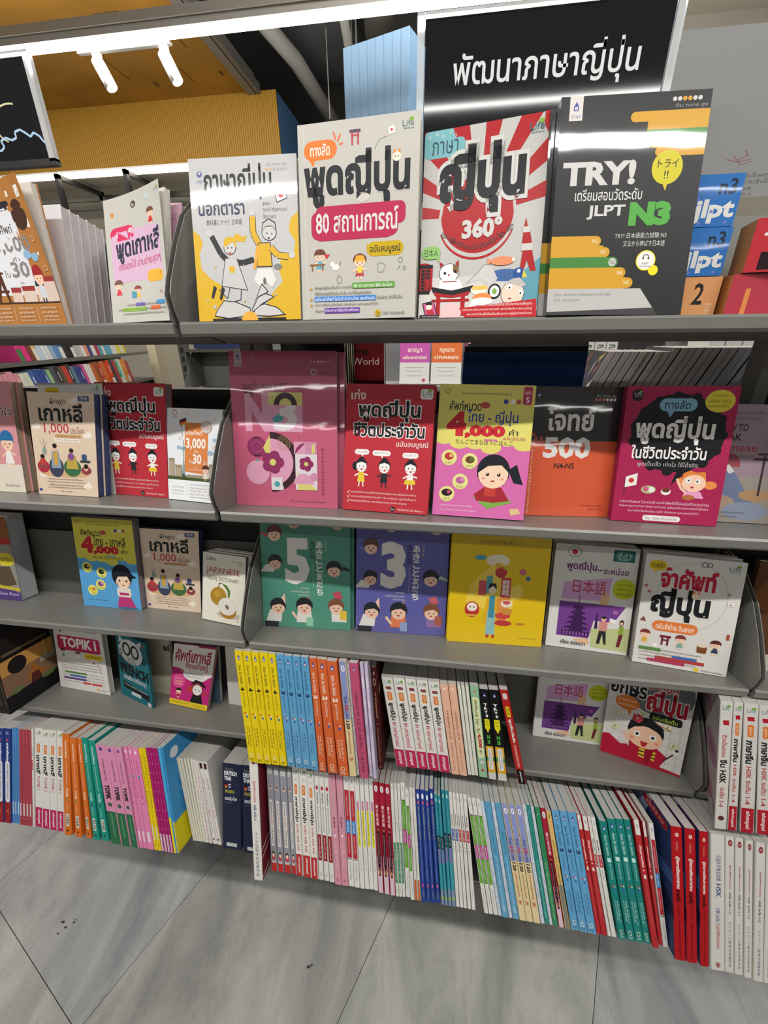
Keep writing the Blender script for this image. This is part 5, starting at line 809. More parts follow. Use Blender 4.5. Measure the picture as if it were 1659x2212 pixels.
def friends(bg, num):
    d = D(.72, bg); K = '26242a'; W = 'dad6d0'
    if num == '5': d.p([(36, 14), (53, 14), (53, 22), (34, 22)], bg)
    d.t(num, 27, 23, 55, 62, W, b=.05)
    for i, q in enumerate('あきこと友だち'): d.t(q, 62, 25+i*6.6, 69.5, 31+i*6.6, W, b=.03)
    for i, q in enumerate('改訂版'): d.t(q, 55.6, 25+i*5.2, 61, 29.6+i*5.2, K, b=.005)
    for i, q in enumerate('日本語'): d.t(q, 71.6, 25+i*3, 74, 27.6+i*3, 'a9b4b0')
    d.l([(58.6, 44), (58.6, 64)], .4, 'b9c4c0'); d.t('ภาษาญี่ปุ่น', 44, 64, 54, 66, W, res=1); d.t('อะกิโกะโตะโทะโมะดะจิ '+num, 33, 67, 54, 69, W, res=1); d.t('ฉบับปรับปรุง', 41, 70, 54, 72, W, res=1)
    def head(x, y, r, hair, shirt, bx=0, by=1, g=False):
        L = 2.3*r; d.p([(x+bx*r-r*(.9 if by else .3), y+by*r*.5*.72), (x+bx*r+r*(.9 if by else .3), y+by*r*.5*.72), (x+bx*L+r*1.1, y+by*L*.72+(r*.4 if not by else 0)), (x+bx*L-r*1.1, y+by*L*.72-(r*.4 if not by else 0))], shirt)
        d.e(x, y-r*.16, r*1.14, hair); d.e(x, y+r*.16, r*.94, 'e3bca4', ry=r*.66); d.p([(x-r, y), (x-r*.7, y-r*.6*.72*1.2), (x+r*.7, y-r*.6*.72*1.2), (x+r, y), (x+r*.3, y-r*.3), (x-r*.4, y-r*.2)], hair)
        d.e(x-r*.35, y+r*.12, r*.1, K); d.e(x+r*.35, y+r*.12, r*.1, K); d.e(x, y+r*.42, r*.2, 'a8403c', ry=r*.09)
        if g: d.ring(x-r*.36, y+r*.12, r*.28, .35, K); d.ring(x+r*.36, y+r*.12, r*.28, .35, K)
    head(38, 10, 6.6, '6a3a30', 'c9a78a', 0, -1, True); head(86, 9 if num == '5' else 10, 7.6, '5a3a2c', '4a4a5c' if num == '3' else '8d8f9a', .8, .2, True); head(16, 20 if num == '5' else 28, 7.4, '6a3434' if num == '5' else '5a3a34', 'b03f44' if num == '5' else '5a6ab0', -1, 0)
    head(16, 44 if num == '5' else 54, 7, '22242a', W, -.6, .7); head(82, 48 if num == '5' else 52, 7.6, '1f2126', '2a2a30' if num == '5' else 'a9b99a', 1.1, 0); d.p([(80, 68), (88, 66), (92, 72), (84, 74)], 'b8465a' if num == '5' else 'bd5a6a')
    head(18, 82, 8, '22242a', W, -.3, 1); d.r(2, 95, 18, 100, '26282c'); d.p([(22, 74), (26, 70), (27, 80)], 'e3bca4'); head(48, 81, 8.4, '1f2126', W if num == '5' else 'd9744a', 0, 1); d.l([(40, 92), (34, 86)], 3, 'e3bca4'); d.rr(50, 90, 58, 98, '8ac0a0' if num == '5' else '8a9ac0', q=1)
    head(84, 80, 7.8, '7a4a34', W if num == '5' else '8a6aa0', .2, 1); d.rr(88, 83, 96, 91, 'd9b93a' if num == '5' else 'a8584a', q=1); d.l([(52, 74), (55, 72)], .8, 'd94a6a' if num == '5' else 'd9a83a'); return d
CV['green5'] = friends('4b8b76', '5'); CV['purple3'] = friends('5b5a9c', '3')
def minna():
    d = D(.72, 'dcb90f'); K = '4a4220'; d.t('[2nd Edition]', 24, 2.6, 62, 9, K, b=.0); d.e(69, 6.4, 4.6, '3c3830'); d.t('4', 66.8, 4, 71, 8.8, 'e6dcc0', b=.03); d.t('みんなの日本語 初級Ⅱ 第2版（下）', 28, 16, 72, 19.4, '6a6030'); d.r(30, 12, 72, 12.2, 'a89020')
    d.t('มินนะ โนะ นิฮงโกะ', 15, -6, 76, .8, K, b=.02)
    d.e(48, 32, 12, 'e6dcc0', ry=5); d.e(30, 30, 6, '4f9aa8', ry=2); d.p([(17, 66), (22, 52), (32, 42), (46, 34), (54, 34), (62, 50), (70, 56), (62, 84), (46, 74)], 'e6c84a'); d.p([(50, 62), (64, 60), (60, 84), (46, 80)], 'd98a3a'); d.r(30, 48, 38, 60, 'c8505a'); d.r(38, 44, 44, 58, '5aa0a8'); d.e(52, 41, 6, 'b83a34', ry=4.6); d.r(53, 45, 63, 61, 'c8424a'); d.r(54.6, 47, 61.4, 59, 'e6cdc0'); d.l([(54.6, 50), (61.4, 50)], .5, 'c8424a'); d.l([(58, 47), (58, 59)], .5, 'c8424a'); d.l([(54.6, 54), (61.4, 54)], .5, 'c8424a'); d.e(49, 36, 3, 'd9a23a'); d.e(56, 37, 2.4, 'c9b03a')
    d.p([(36, 84), (39, 62), (50, 62), (52, 84)], 'dca818'); d.p([(40, 92), (41, 72), (49, 72), (50, 92)], '8ab8b8'); d.r(42, 60, 48, 78, '3f8a9c'); d.e(44.6, 55, 4, 'efd9c0', ry=3.6); d.p([(40, 55), (41, 50), (48, 50), (49, 55), (45, 52)], '22242a'); d.r(41, 92, 44, 95, 'b03a34'); d.r(47, 92, 50, 95, 'b03a34')
    d.e(24.6, 72, 7.6, 'b8302c', ry=6.6); d.e(24.6, 70, 5.4, 'efe0cc', ry=3.6); d.e(22.6, 70, .9, K); d.e(26.6, 70, .9, K); d.r(19, 76, 30, 77.6, 'd9a23a'); d.e(57, 76, 8, 'c8423c', ry=2.6); d.e(58, 82, 9, 'b83a34', ry=2.4); d.e(60, 66, 6, 'e6dcc0', ry=3); d.e(60, 65, 4, 'c8505a', ry=1.6); d.r(57, 70, 66, 75, 'c98a3a'); d.l([(58, 60), (76, 56)], .6, 'efe0cc'); d.e(74, 40, 3.6, 'c06a72'); d.e(80, 45, 2.4, '44669a'); d.e(76, 82, 5, 'c8782c', ry=1); d.e(70, 56, 6, 'e6cc5a', ry=6)
    d.t('©3A Corporation', 76, 93, 94, 94.6, '6a6030', res=1); return d
CV['yellow4'] = minna()
def purplew():
    d = D(.7, 'd3d0cb'); P = '6f3f87'; K = '2c2a2e'; d.ring(24, 6.6, 8, .8, '6a6866', ry=4.6); d.e(24, 6.6, 3.6, 'b5383c'); d.rr(70, 2, 95, 12.6, '2f6a66', q=1); d.ring(82.5, 7.3, 9, .3, 'a9c9c0', ry=4); d.t('ลีลา', 75, 4, 90, 8.6, 'b9d6cc'); d.t('ภาษา', 76, 9, 89, 11.4, 'b9d6cc', res=1)
    d.t('พูดญี่ปุ่น...', 16, 15, 60, 25, '6f2f6c', b=.025); d.t('ชะหน่อย', 61, 18.4, 90, 25, '6f2f6c', b=.015)
    d.p([(15, 36), (72, 28), (70, 50), (14, 52)], 'c79ac4'); d.p([(62, 40), (72, 46), (70, 56), (60, 54)], 'dcb08a'); d.t('日本語', 26, 32, 66, 45, 'a8303c', b=.0); d.e(87, 37.6, 13.6, 'b6c02c'); 
    for i, q in enumerate(('แบบเรียนภาษาญี่ปุ่น', 'สไตล์ในยุโรป', 'และอเมริกา')): d.t(q, 79, 32+i*4.4, 96, 35.2+i*4.4, '5a4a1c', res=1)
    d.p([(12, 54), (92, 54), (80, 70), (56, 70), (52, 88), (12, 88)], P); d.r(78, 58.6, 83.4, 61.6, 'b06a9c'); d.p([(34, 90), (52, 88), (54, 94), (34, 92)], 'dcb08a')
    KP = '3f2250'
    for i in range(5): w = 17-i*2.2; y = 80-i*5; d.p([(36-w, y), (36-w*.6, y-2.6), (36+w*.6, y-2.6), (36+w, y)], KP); d.r(36-w*.5, y, 36+w*.5, y+2.4, KP)
    d.l([(36, 58), (36, 47)], .8, '4a3a52'); d.r(18, 82, 52, 86.6, KP); 
    for i in range(8): d.r(20+i*4, 83, 22+i*4, 86, '8a5aa0')
    d.p([(57, 84), (58.6, 62), (60, 62), (62, 84)], KP)
    d.p([(54, 78), (100, 74), (100, 97), (56, 96)], 'b5bd84'); d.p([(62, 92), (64, 78), (72, 78), (74, 92), (71, 92), (68, 82), (66, 92)], K); d.r(63, 70, 73, 79, 'c98a82'); d.e(68, 67.4, 3, 'e3b793', ry=2.6); d.e(68, 66, 3, K, ry=1.4); d.l([(73, 72), (79, 70)], 1.6, 'e3b793'); d.p([(75, 66), (83, 67), (82, 70.6), (75, 70)], 'e6e2da')
    d.p([(86, 93), (88, 80), (93, 80), (90, 93)], '6a2c34'); d.r(87, 72.6, 92.6, 80.6, '8a9c3a'); d.e(89.6, 69.4, 2.6, '3a2420', ry=3); d.e(89.6, 70, 1.8, 'e3b793', ry=1.6); d.t('เคียร ธรรมดา', 18, 91.6, 49, 96, K, b=.02); return d
CV['purplew'] = CV['purplew4'] = purplew()
def jamsap():
    d = D(.7, 'd3cfc9'); R = 'b5243c'; K = '1f2024'; d.rr(4, 5, 23, 13.6, 'd9bd2c'); d.p([(9, 12), (11, 16.4), (14, 12)], 'd9bd2c'); d.t('ทางลัด', 7, 6.4, 20, 11.4, K, b=.01); d.ring(52, 34, 36, .5, 'a9a6a0', ry=30); d.life(84, 4, 11); d.ring(60, 5, 3, .8, '5a3a3c'); d.ring(65, 5, 2.4, .8, '5a3a3c')
    d.t('จำศัพท์', 18, 10, 75, 28, R, b=.04); d.t('ญี่ปุ่น', 11, 28, 72, 57, K, b=.05, o='dcd8d3', ow=.03); d.e(56, 33, 4, 'ead3bc'); d.p([(52, 32), (53, 28), (56, 30)], 'd98a4a'); d.p([(60, 32), (59.4, 28), (57, 30)], 'd98a4a')
    d.rr(16, 58, 64, 67.4, 'd9783a'); d.t('ฉบับจำง่าย ลืมยาก!', 20, 60, 60, 65.6, 'efe6dc', b=.012)
    for x, y, c in ((4, 28, 'a8405a'), (8, 33, 'a8405a'), (88, 28, '8a8680')): d.flower(x, y, 1.8, c, 'e6c8c0')
    d.kid(10, 68, 13, '7a3a34', 'd9a84a'); d.r(26, 71, 38, 73, '6a2430'); d.r(28, 74.6, 36, 76, '6a2430'); d.r(28, 72, 30, 80, '6a2430'); d.r(34, 72, 36, 80, '6a2430'); d.kid(48, 69, 13, '7a3a34', '7aa89a'); d.kid(84, 69, 13, '5a2f28', '33405c'); d.rr(66, 75, 76, 82, '7a4a2c', q=2); d.e(71, 75.4, 5, 'd9c8a8', ry=1.4); d.e(22, 81, 3, 'efe9e0', ry=1.6)
    d.p([(2, 60), (6, 56), (9, 60.4)], '7a4a3a'); d.r(93, 62, 96, 67, 'a84a3a'); d.r(88, 35, 94, 38, 'dedad4'); d.e(91, 36.5, 1, 'b5383c')
    d.r(5, 83.6, 29, 86.6, '5f8a44'); d.r(42, 88.4, 68, 91, '3a6ab0'); d.r(24, 90.6, 76, 93.6, 'b5383c'); d.r(16, 93.8, 56, 96.6, 'b5305a')
    for y, a, b in ((84.2, 6, 72), (87.4, 6, 68), (90.9, 6, 75), (94.2, 6, 68)): d.t('รวมคำศัพท์ภาษาญี่ปุ่นที่ใช้ในชีวิตประจำวันอย่างครบถ้วน', a, y, b, y+2.2, '5f5a55', res=1)
    d.e(69, 97.6, 2.6, 'd9bd2c'); d.t('ทีมวิชาการ Life Balance', 74, 96.6, 97, 98.6, '5f5a55', res=1); return d
CV['jamsap'] = jamsap()
def topik():
    d = D(.71, 'd3cfca'); R = 'b52c55'; K = '2c2a2a'; d.rr(6, 26, 93, 46, R, q=5); d.t('TOPIK I', 14, 28, 85, 42, 'ece8e4', b=.04); d.t('คู่มือเตรียมสอบ', 10, 6, 88, 22, K, b=.03)
    d.kid(15, 44.6, 12, '3a3432', '5aa0b8'); d.kid(46, 46.6, 9, '3a3432', 'ece8e4', wide=1.4); d.rr(58, 47, 96, 54.6, 'd9bd2c'); d.t('ฉบับสมบูรณ์', 62, 48.6, 91, 53, K, b=.01); d.e(76, 59, 2, 'a8405a'); d.e(84, 61, 1.4, 'a8405a')
    for i in range(3): d.t('รวมเนื้อหาการสอบวัดระดับความสามารถทางภาษาเกาหลี TOPIK I', 9, 62+i*3.6, 92, 64.4+i*3.6, '5a5652', res=1)
    for i, (c, a, b) in enumerate((('5f8a44', 14, 58), ('3a6ab0', 24, 56), ('5a3f8a', 10, 56), ('c0463a', 48, 64))): d.r(a, 75+i*4.2, b, 77.8+i*4.2, c); d.t('สรุปเนื้อหาเข้าใจง่าย พร้อมแนวข้อสอบ', 10, 75.4+i*4.2, 92, 77.4+i*4.2, '5a5652', res=1)
    d.r(66, 87.6, 86, 90.4, 'c0463a'); d.e(77, 95.6, 2.4, 'd9a83a'); d.t('Korean Room', 81, 94.6, 96, 96.6, '5a5652', res=1); return d
CV['topik'] = topik()
def french():
    d = D(.67, '1f6670'); K = '1b1d1f'; W = 'd3d6d4'; d.e(46, 24, 38, W, ry=19); d.p([(8, 14), (12, 3), (24, 9)], W); d.p([(80, 12), (84, 2), (68, 8)], W); d.t('GOOD', 6, 20, 20, 32, K); d.r(6, 19, 22, 33, W)
    d.ring(33, 21, 11, 5, K, ry=9); d.ring(60, 22, 11, 5, K, ry=9); d.t('G', 8, 24, 17, 32, K, b=.02); d.t('D', 82, 28, 92, 37, K, b=.02); d.ring(47, 41, 12, 1.4, '6a706e', ry=7.6); d.r(43, 38, 45, 44, '6a706e'); d.r(50, 38, 52, 44, '6a706e')
    d.p([(80, 4), (92, 6), (90, 10)], 'b5383c'); d.t('FRENCH', 8, 46, 96, 62, K, b=.05); d.t('เก่งฝรั่งเศสเรื่องหมูๆ', 16, 62, 88, 72, W, b=.005); d.p([(12, 74), (92, 82), (92, 91), (12, 84)], K); d.t('ไวยากรณ์ฝรั่งเศสเบื้องต้น', 15, 76, 88, 79.4, 'b9c4c4', res=1, slope=-3); d.rr(36, 87, 66, 92.4, 'c9d2d2', q=1); d.t('เมธีเมธา มือโปร', 39, 88.4, 63, 91.4, '2c4a50', res=1); d.rr(86, 93, 96, 99, 'd3bcbc', q=1); return d
CV['french'] = french()
CV['cream'] = D(.68, 'b5ae98').t('ad', 84, 22, 99, 32, '2c2a28', b=.05)
def sapkao():
    d = D(.68, 'b82a72'); W = 'd9d5cf'; K = '1f1d20'; d.p([(0, 0), (100, 0), (100, 46), (84, 52), (60, 54), (40, 48), (30, 40), (0, 38)], W); d.e(60, 46, 32, W, ry=12); d.e(36, 38, 14, W, ry=10); d.t('ศัพท์เกาหลี', 6, 7, 92, 28, 'a02c50', b=.03); d.t('ที่คุณต้องรู้', 34, 27, 88, 41, 'a02c50', b=.02); d.r(60, 0, 100, 2.6, 'a02c50'); d.flower(26, 44, 5, 'b5384a', 'e6d2c0')
    d.t('รวมคำศัพท์ภาษาเกาหลีใช้บ่อย', 36, 44, 80, 47, '4a4644', res=1); d.t('ในชีวิตประจำวันและการสอบ', 36, 49, 76, 52, '4a4644', res=1); d.e(20, 60, 16, 'cf4a8a', ry=12)
    for i, q in enumerate(('อ่านสนุก', 'จดจำง่าย', 'เข้าใจเร็ว')): d.t(q, 10, 54+i*4.6, 30, 57.4+i*4.6, 'ead08a', res=1)
    d.kid(22, 72, 16, K, 'a8303c'); d.p([(52, 94), (60, 76), (80, 76), (88, 94)], K); d.e(69, 69, 14.6, '7a2c30', ry=10); d.e(69, 70, 12, W, ry=8.4); d.p([(50, 64), (69, 58), (90, 66), (88, 62), (78, 56), (62, 54), (56, 58)], K); d.e(64, 70, 1.4, K); d.e(74, 70.6, 1.4, K); d.e(50, 70, 7, 'b03a34', ry=5); d.e(90, 74, 4, 'b03a34', ry=3)
    d.r(0, 91, 100, 100, 'cfb52c'); d.t('แถมฟรีไฟล์เสียง MP3', 6, 93.4, 52, 96.4, '6a5410', res=1); d.t('Korean Room', 62, 94.4, 92, 97, '6a5410', res=1); return d
CV['sapkao'] = sapkao()
def aksorn():
    d = D(.71, 'cfcbc6'); R = 'a81c34'; K = '1c1c1f'
    for i in range(1, 9): d.l([(i*11.5, 0), (i*11.5, 100)], .35, '8d8a86'); 
    for i in range(1, 11): d.l([(0, i*9), (100, i*9)], .35, '8d8a86')
    d.e(60, 16, 40, '63666a', ry=26); d.r(20, 0, 96, 12, '63666a'); d.t('ฝึก คัด เขียน', 22, 1.6, 80, 15, 'a8303c', b=.03, o='d6d2cd', ow=.05); d.r(60, 0, 60.1, .1, K); d.t('อักษร', 2, 10, 46, 28, K, b=.03, o='d6d2cd', ow=.05); d.t('ญี่ปุ่น', 47, 14, 94, 44, 'a8182c', b=.04, o='d6d2cd', ow=.05)
    d.e(25, 36, 15, 'cf7430', ry=8); d.p([(24, 42), (30, 50), (32, 41)], 'cf7430'); d.t('ฝึกเขียนพยัญชนะ', 14, 32, 36, 35, 'ead8c6', res=1); d.t('ครบทั้งฮิรางานะ', 14, 37, 36, 40, 'ead8c6', res=1); d.rr(53, 39, 91, 47.6, K, q=3); d.t('ฉบับเริ่มต้น', 57, 41, 86, 46, 'a9c43a', b=.01)
    for x, y, q in ((15, 49, 'い'), (45, 44, 'う'), (76, 51, 'え'), (14, 66, 'あ'), (87, 69, 'お')): d.rr(x-5, y-3.6, x+5, y+3.8, '8a8860', q=2); d.rr(x-4.6, y-3.4, x+4.6, y+3.2, 'd6d3b0', q=2); d.t(q, x-2.4, y-2.2, x+2.4, y+2, K)
    d.p([(0, 78), (8, 76), (16, 80), (24, 84), (32, 82), (40, 88), (70, 96), (100, 98), (100, 100), (0, 100)], R); d.p([(34, 72), (50, 76), (66, 76), (82, 84), (74, 98), (36, 98)], R); d.p([(48, 82), (68, 82), (68, 92), (48, 92)], 'd9b53a'); d.r(48, 84.6, 68, 86, K); d.r(48, 88.6, 68, 90, K); d.p([(54, 76), (60, 80), (66, 76), (62, 98), (56, 98)], '8a1828')
    d.e(52, 62, 22, K, ry=15); d.e(52, 69, 21.6, 'e0b698', ry=12.4); d.p([(31, 66), (32, 54), (44, 48), (60, 48), (72, 54), (74, 66), (68, 60), (52, 56), (38, 60)], K); d.flower(40, 50, 7, 'b83a4a', 'e0a090'); d.l([(62, 50), (80, 54)], 1.2, 'b5563a')
    for s_ in (-1, 1): d.e(52+s_*9.6, 67, 4, 'efece8', ry=3); d.e(52+s_*9.6, 67, 2.2, '2c2422', ry=1.7); d.e(52+s_*15, 72.6, 3, 'e08a72', ry=1.6)
    d.p([(47, 74), (57, 74), (54, 79.4), (50, 79.4)], 'b02430'); d.l([(26, 68), (32, 78)], 4, 'e0b698'); d.l([(78, 88), (88, 78)], 2, '4a2c20'); d.e(90, 75.6, 3.6, 'd9d6d0', ry=3); d.e(91, 73, 2, K); return d
CV['aksorn'] = aksorn()
# stacks and plain fronts
CV['lifew'] = D(.7, 'cfccc6').rr(11, 4, 34, 12, 'd0b428').t('ทางลัด', 17, 6, 32, 11, '3a3626', b=.01).life(85, 3, 10).e(66, 13, 5, '3a3a3a')
CV['plainw'] = D(.7, 'd5d4d8'); CV['navy'] = D(.7, '2c3a60'); CV['whitefar'] = D(.6, 'c9c6c0').e(90, 88, 8, '3a3632')
CV['navyk'] = D(.68, '3f5566')
# ------------------------------------------------------------ spine designs: 0..100 from the top of the spine to its foot, 0..100 from the right edge to the left
SD = {}
A = 12.0
def S(bg, *ops): 
    d = D(A, bg)
    for o in ops: getattr(d, o[0])(*o[1:-1] if isinstance(o[-1], dict) else o[1:], **(o[-1] if isinstance(o[-1], dict) else {}))
    return d
U = {'up': True}
def mspine(bg, n, c='2c2a1c', vol='(下)'):
    d = S(bg, ('emblem', 5.6, 50, 2.2, True)); d.t('มินนะ โนะ นิฮงโกะ', 12, 30, 29, 72, c, b=.02); d.t(n, 31, 22, 34.5, 82, c, b=.06); d.t('[2nd Edition]', 36, 34, 49, 68, c if bg != 'c8d0' else c)
    d.e(54.5, 62, 1, 'c8423c'); d.e(57.5, 40, 1.2, '3a5fa8'); d.e(55, 30, .7, 'e6e2dc'); d.t('みんなの日本語', 67, 54, 84, 78, c); d.t('初級 第2版 '+vol, 67, 22, 86, 46, c); d.ring(93.6, 50, 1.8, .5, 'e8e2d0'); d.t('ภาษา', 96.4, 20, 98.6, 80, c, up=True, res=1); return d
SD['minna4'] = mspine('e3c918', '4'); SD['minna3'] = mspine('5c9fc9', '3', '1f3f60', '(上)'); SD['minna2'] = mspine('cf6233', '2', 'ecdccc'); SD['minna1'] = mspine('1d7c74', '1', 'c3ded6', '(上)')
def vcream():
    d = D(A, 'dcc998'); d.r(0, 0, 49, 100, '8791c4'); d.e(6, 50, 2.6, 'e6e4ea'); d.emblem(6, 50, 1.3, True); d.t('วันละ', 29, 26, 36, 76, '262a4a', b=.02); d.t('10', 36.6, 18, 41.4, 82, 'b5343a', b=.05); d.t('นาทีกับ', 42, 26, 48.6, 76, '262a4a', b=.02); d.t('120', 50, 18, 57.4, 82, '26241c', b=.05); d.t('บทอ่านภาษาญี่ปุ่นระดับต้น', 58.6, 26, 80, 74, 'a8483a', b=.03); d.t('N4', 82, 22, 86.4, 78, 'b5463a', up=True, b=.03); return d
SD['violetcr'] = vcream()
def simple(bg, c, txt, x0=20, x1=70, em=True, txt2=None, c2=None, y=(24, 76), b=.02, logo=True):
    d = D(A, bg)
    if em: d.emblem(5, 50, 1.6, True)
    d.t(txt, x0, y[0], x1, y[1], c, b=b, res=1)
    if txt2: d.t(txt2, x1+3, y[0]+4, 95, y[1]-4, c2 or c, res=1)
    return d
SD['palethin'] = simple('c6c8d2', '5a5a72', 'แนวข้อสอบ JLPT N3', 22, 44, txt2='日本語 N3'); SD['pinkN3s'] = simple('b84f70', '5a2438', 'แนวข้อสอบ JLPT N3', 24, 44, txt2='日本語能力試験')
def lilac(): d = D(A, 'c9bcd6'); d.e(16, 50, 5, 'e0d8e6', ry=40); d.rr(30, 30, 37, 70, 'e6e0ec'); d.e(58, 40, 5, 'b3a3c9', ry=40); d.rr(74, 34, 82, 66, 'e6e0ec'); d.e(92, 50, 5, 'b9aacf', ry=40); return d
SD['lilac'] = lilac()
def maroon(): d = D(A, '451518'); d.flower(6, 50, 1.6, 'cf9a9a', '451518'); d.ring(14, 50, 3, .6, 'd9c9a0', ry=30); d.t('60 ชั่วโมงพูดจีนได้', 24, 28, 48, 72, 'd0a86a', b=.02); d.e(54, 50, .9, 'c98a6a'); d.t('สำนวนภาษาสำหรับชีวิตประจำวัน', 58, 28, 92, 72, '9a7c5c', b=.01); d.e(97, 50, 1, 'c98a4a'); return d
SD['maroon'] = maroon()
def lifes(t1, c1, t2, c2, foot, footc, bg='d8d5ce', flag=None, x1=47, x2=77):
    d = D(A*.85, bg); d.life(2, 20, 3.4) if False else None
    d.t('Life', 3.4, 16, 6.6, 80, '3f6f78', up=True); d.e(3.6, 28, .9, '6fa03a', ry=18)
    if flag: d.p([(9.5, 26), (12.6, 20), (12.8, 74), (9.8, 80)], flag)
    d.rr(15.5, 26, 24.6, 74, 'cf742c', q=1); d.t('คู่มือ', 17, 36, 23.4, 64, 'efe0d0', res=1)
    d.t(t1, 27, 18, x1, 84, c1, b=.045, res=1); d.t(t2, x1+2, 28, x2, 74, c2, b=.02, res=1); d.r(80, 0, 100, 100, footc); d.t(foot, 82.4, 28, 97, 72, 'efe0e2', b=.03, res=1); return d
SD['life80s'] = lifes('พูดญี่ปุ่น', '26262a', '80 สถานการณ์', 'b5304f', 'ฉบับสมบูรณ์', 'b52a50', flag='7a3a3c')
SD['hsk14'] = lifes('ภาษาจีน', '1f1f22', 'HSK ระดับ 1-4', 'a83434', 'ฉบับสมบูรณ์', 'a81c2c', bg='cbc7c1', flag='a81c2c', x1=45); SD['n4n5'] = lifes('ภาษาญี่ปุ่น', '26262a', 'ระดับ N4, N5', 'b54048', 'ฉบับสมบูรณ์', 'b0302f', flag='c9c5be', x1=50); SD['topiks'] = lifes('เกาหลี', '2a2a2c', 'TOPIK I', 'a03a50', 'ฉบับสมบูรณ์', 'b0285a', bg='d6d3cc', x1=46, x2=62)
def hsk16(): d = D(A*.8, 'cdc9c2'); d.t('Life', 3.4, 22, 6.8, 84, '3f6f78', up=True); d.e(3.6, 30, .9, '6fa03a', ry=18); d.p([(14, 24), (17.5, 18), (17.8, 70), (14.4, 78)], 'a81c2c'); d.t('ติวเข้มสอบ', 25, 26, 42, 74, 'a83040', b=.02); d.t('จีน HSK', 44, 16, 63, 84, '1f1f22', b=.035); d.t('ระดับ 1-6', 66, 26, 82, 74, '9c3440', b=.02); d.e(91, 50, 2, '5a2f28', ry=30); return d
SD['hsk16'] = hsk16()
SD['peach'] = simple('dfae94', '8a5a4a', 'ภาษาญี่ปุ่นพื้นฐาน ระดับ N5', 28, 60, False, 'บทฟังใหญ่ ประเด็น'); SD['peach'].r(4, 30, 5.4, 70, 'efe0d6'); SD['thinw'] = D(A, 'd6d5c9').r(30, 46, 36, 54, '9a9a92').r(60, 46, 66, 54, '9a9a92')
def g4(): d = D(A, '8fb694'); d.e(6, 50, 1.2, 'c06a5c'); d.rr(12, 8, 78, 92, 'd6d9a8', q=2); d.t('ศัพท์หมวด ไทย - จีน', 15, 26, 50, 74, '5a5a4a', b=.03); d.t('4,000', 51, 20, 67, 80, 'a82c34', b=.06); d.t('คำ', 69, 30, 74, 70, '5a5a4a', b=.03); d.e(83, 50, 2, 'c9c9c0', ry=26); d.e(92, 50, 1.6, 'b5383c'); return d
SD['green4s'] = g4()
def trys():
    d = D(A, '141516'); d.emblem(6, 50, 1.9, True); 
    for i, q in enumerate('TRY!'): d.t(q, 15+i*4, 28, 18+i*4, 72 if q != '!' else 60, 'dcdad6', up=True, b=.06)
    d.rr(32, 18, 43, 82, 'dcd01c', q=1); d.t('เตรียม', 33.4, 32, 36, 68, '2c2a14', up=True, res=1); d.t('สอบวัด', 37, 32, 39.6, 68, '2c2a14', up=True, res=1); d.p([(43, 30), (43, 70), (47.6, 50)], 'dcd01c'); d.t('N', 49.6, 30, 54, 70, '4d9a3c', up=True, b=.07); d.t('3', 55, 30, 59.6, 70, '4d9a3c', up=True, b=.07)
    d.r(62, 0, 92, 100, 'd09c2a'); d.r(74, 0, 79, 100, '3f7f38'); d.rr(64, 20, 89, 80, 'd9d6cf', q=2); d.t('TRY! 日本語能力試験', 66, 54, 87, 70, '3a3830', res=1); d.t('文法から伸ばす', 66, 30, 84, 46, '3a3830', res=1); d.r(92, 0, 100, 100, 'c9c6c0'); return d
SD['trys'] = trys()
def quick(): d = D(A, 'a82420'); d.rr(3.6, 22, 9.6, 80, 'c9c6c0', q=1); d.rr(17, 24, 28, 76, 'd6c51c', q=1); d.t('Quick', 18.4, 34, 26.6, 66, '4a3a10', b=.02); d.t('พูดจีนทันใจ', 30, 24, 55, 76, 'dcd8d4', b=.045); d.rr(57, 32, 82, 68, 'c0605c', q=1); d.t('แสนง่ายทุกสถานการณ์', 58, 36, 81, 64, 'dcc9c6', res=1); d.r(84, 0, 100, 100, '151414'); d.t('ฉบับพูดไปไหว', 85.6, 32, 98, 68, 'dcd8d4', b=.02, res=1); return d
SD['quick'] = quick()
def hsk4(): d = D(A, 'd9d6cf'); d.e(1.6, 50, 1.6, '8a2c34'); d.t('คู่มือพิชิตการสอบ', 17, 30, 35, 72, 'b5484c', b=.03); d.t('HSK ระดับ 4', 37, 30, 50, 72, '3a4a70', b=.03); d.t('ＨＳＫ四级考试攻略手册', 60, 30, 97, 72, '2f3d66', b=.0); return d
SD['hsk4w'] = hsk4()
def grey4(): d = D(A, '8d8d94'); d.r(2.6, 14, 7.4, 86, 'cfcdc6'); d.t('Life', 4, 26, 6.6, 76, '3f6f58', up=True); d.e(20, 50, 2.4, 'c9b3a4'); d.e(19.4, 50, 1.4, '5a4038'); d.rr(32, 22, 76, 78, 'd6d4ce', q=1.2); d.t('คู่มือเริ่มต้น', 34, 34, 46, 68, '35353c', b=.03, res=1); d.t('ฝึกญี่ปุ่น', 47, 34, 57, 68, 'b0485a', b=.03, res=1); d.t('ฉบับสมบูรณ์', 58.6, 34, 74, 68, '35353c', b=.03, res=1); d.r(91, 0, 100, 100, 'b5302c'); d.e(86, 50, 3.6, 'b83a50', ry=34); d.e(83.6, 50, 2.6, '2c2628', ry=30); d.e(84.6, 50, 2, 'e0c3ae', ry=22); d.r(90, 10, 92, 90, 'b9b9bc'); return d
SD['grey4'] = grey4()
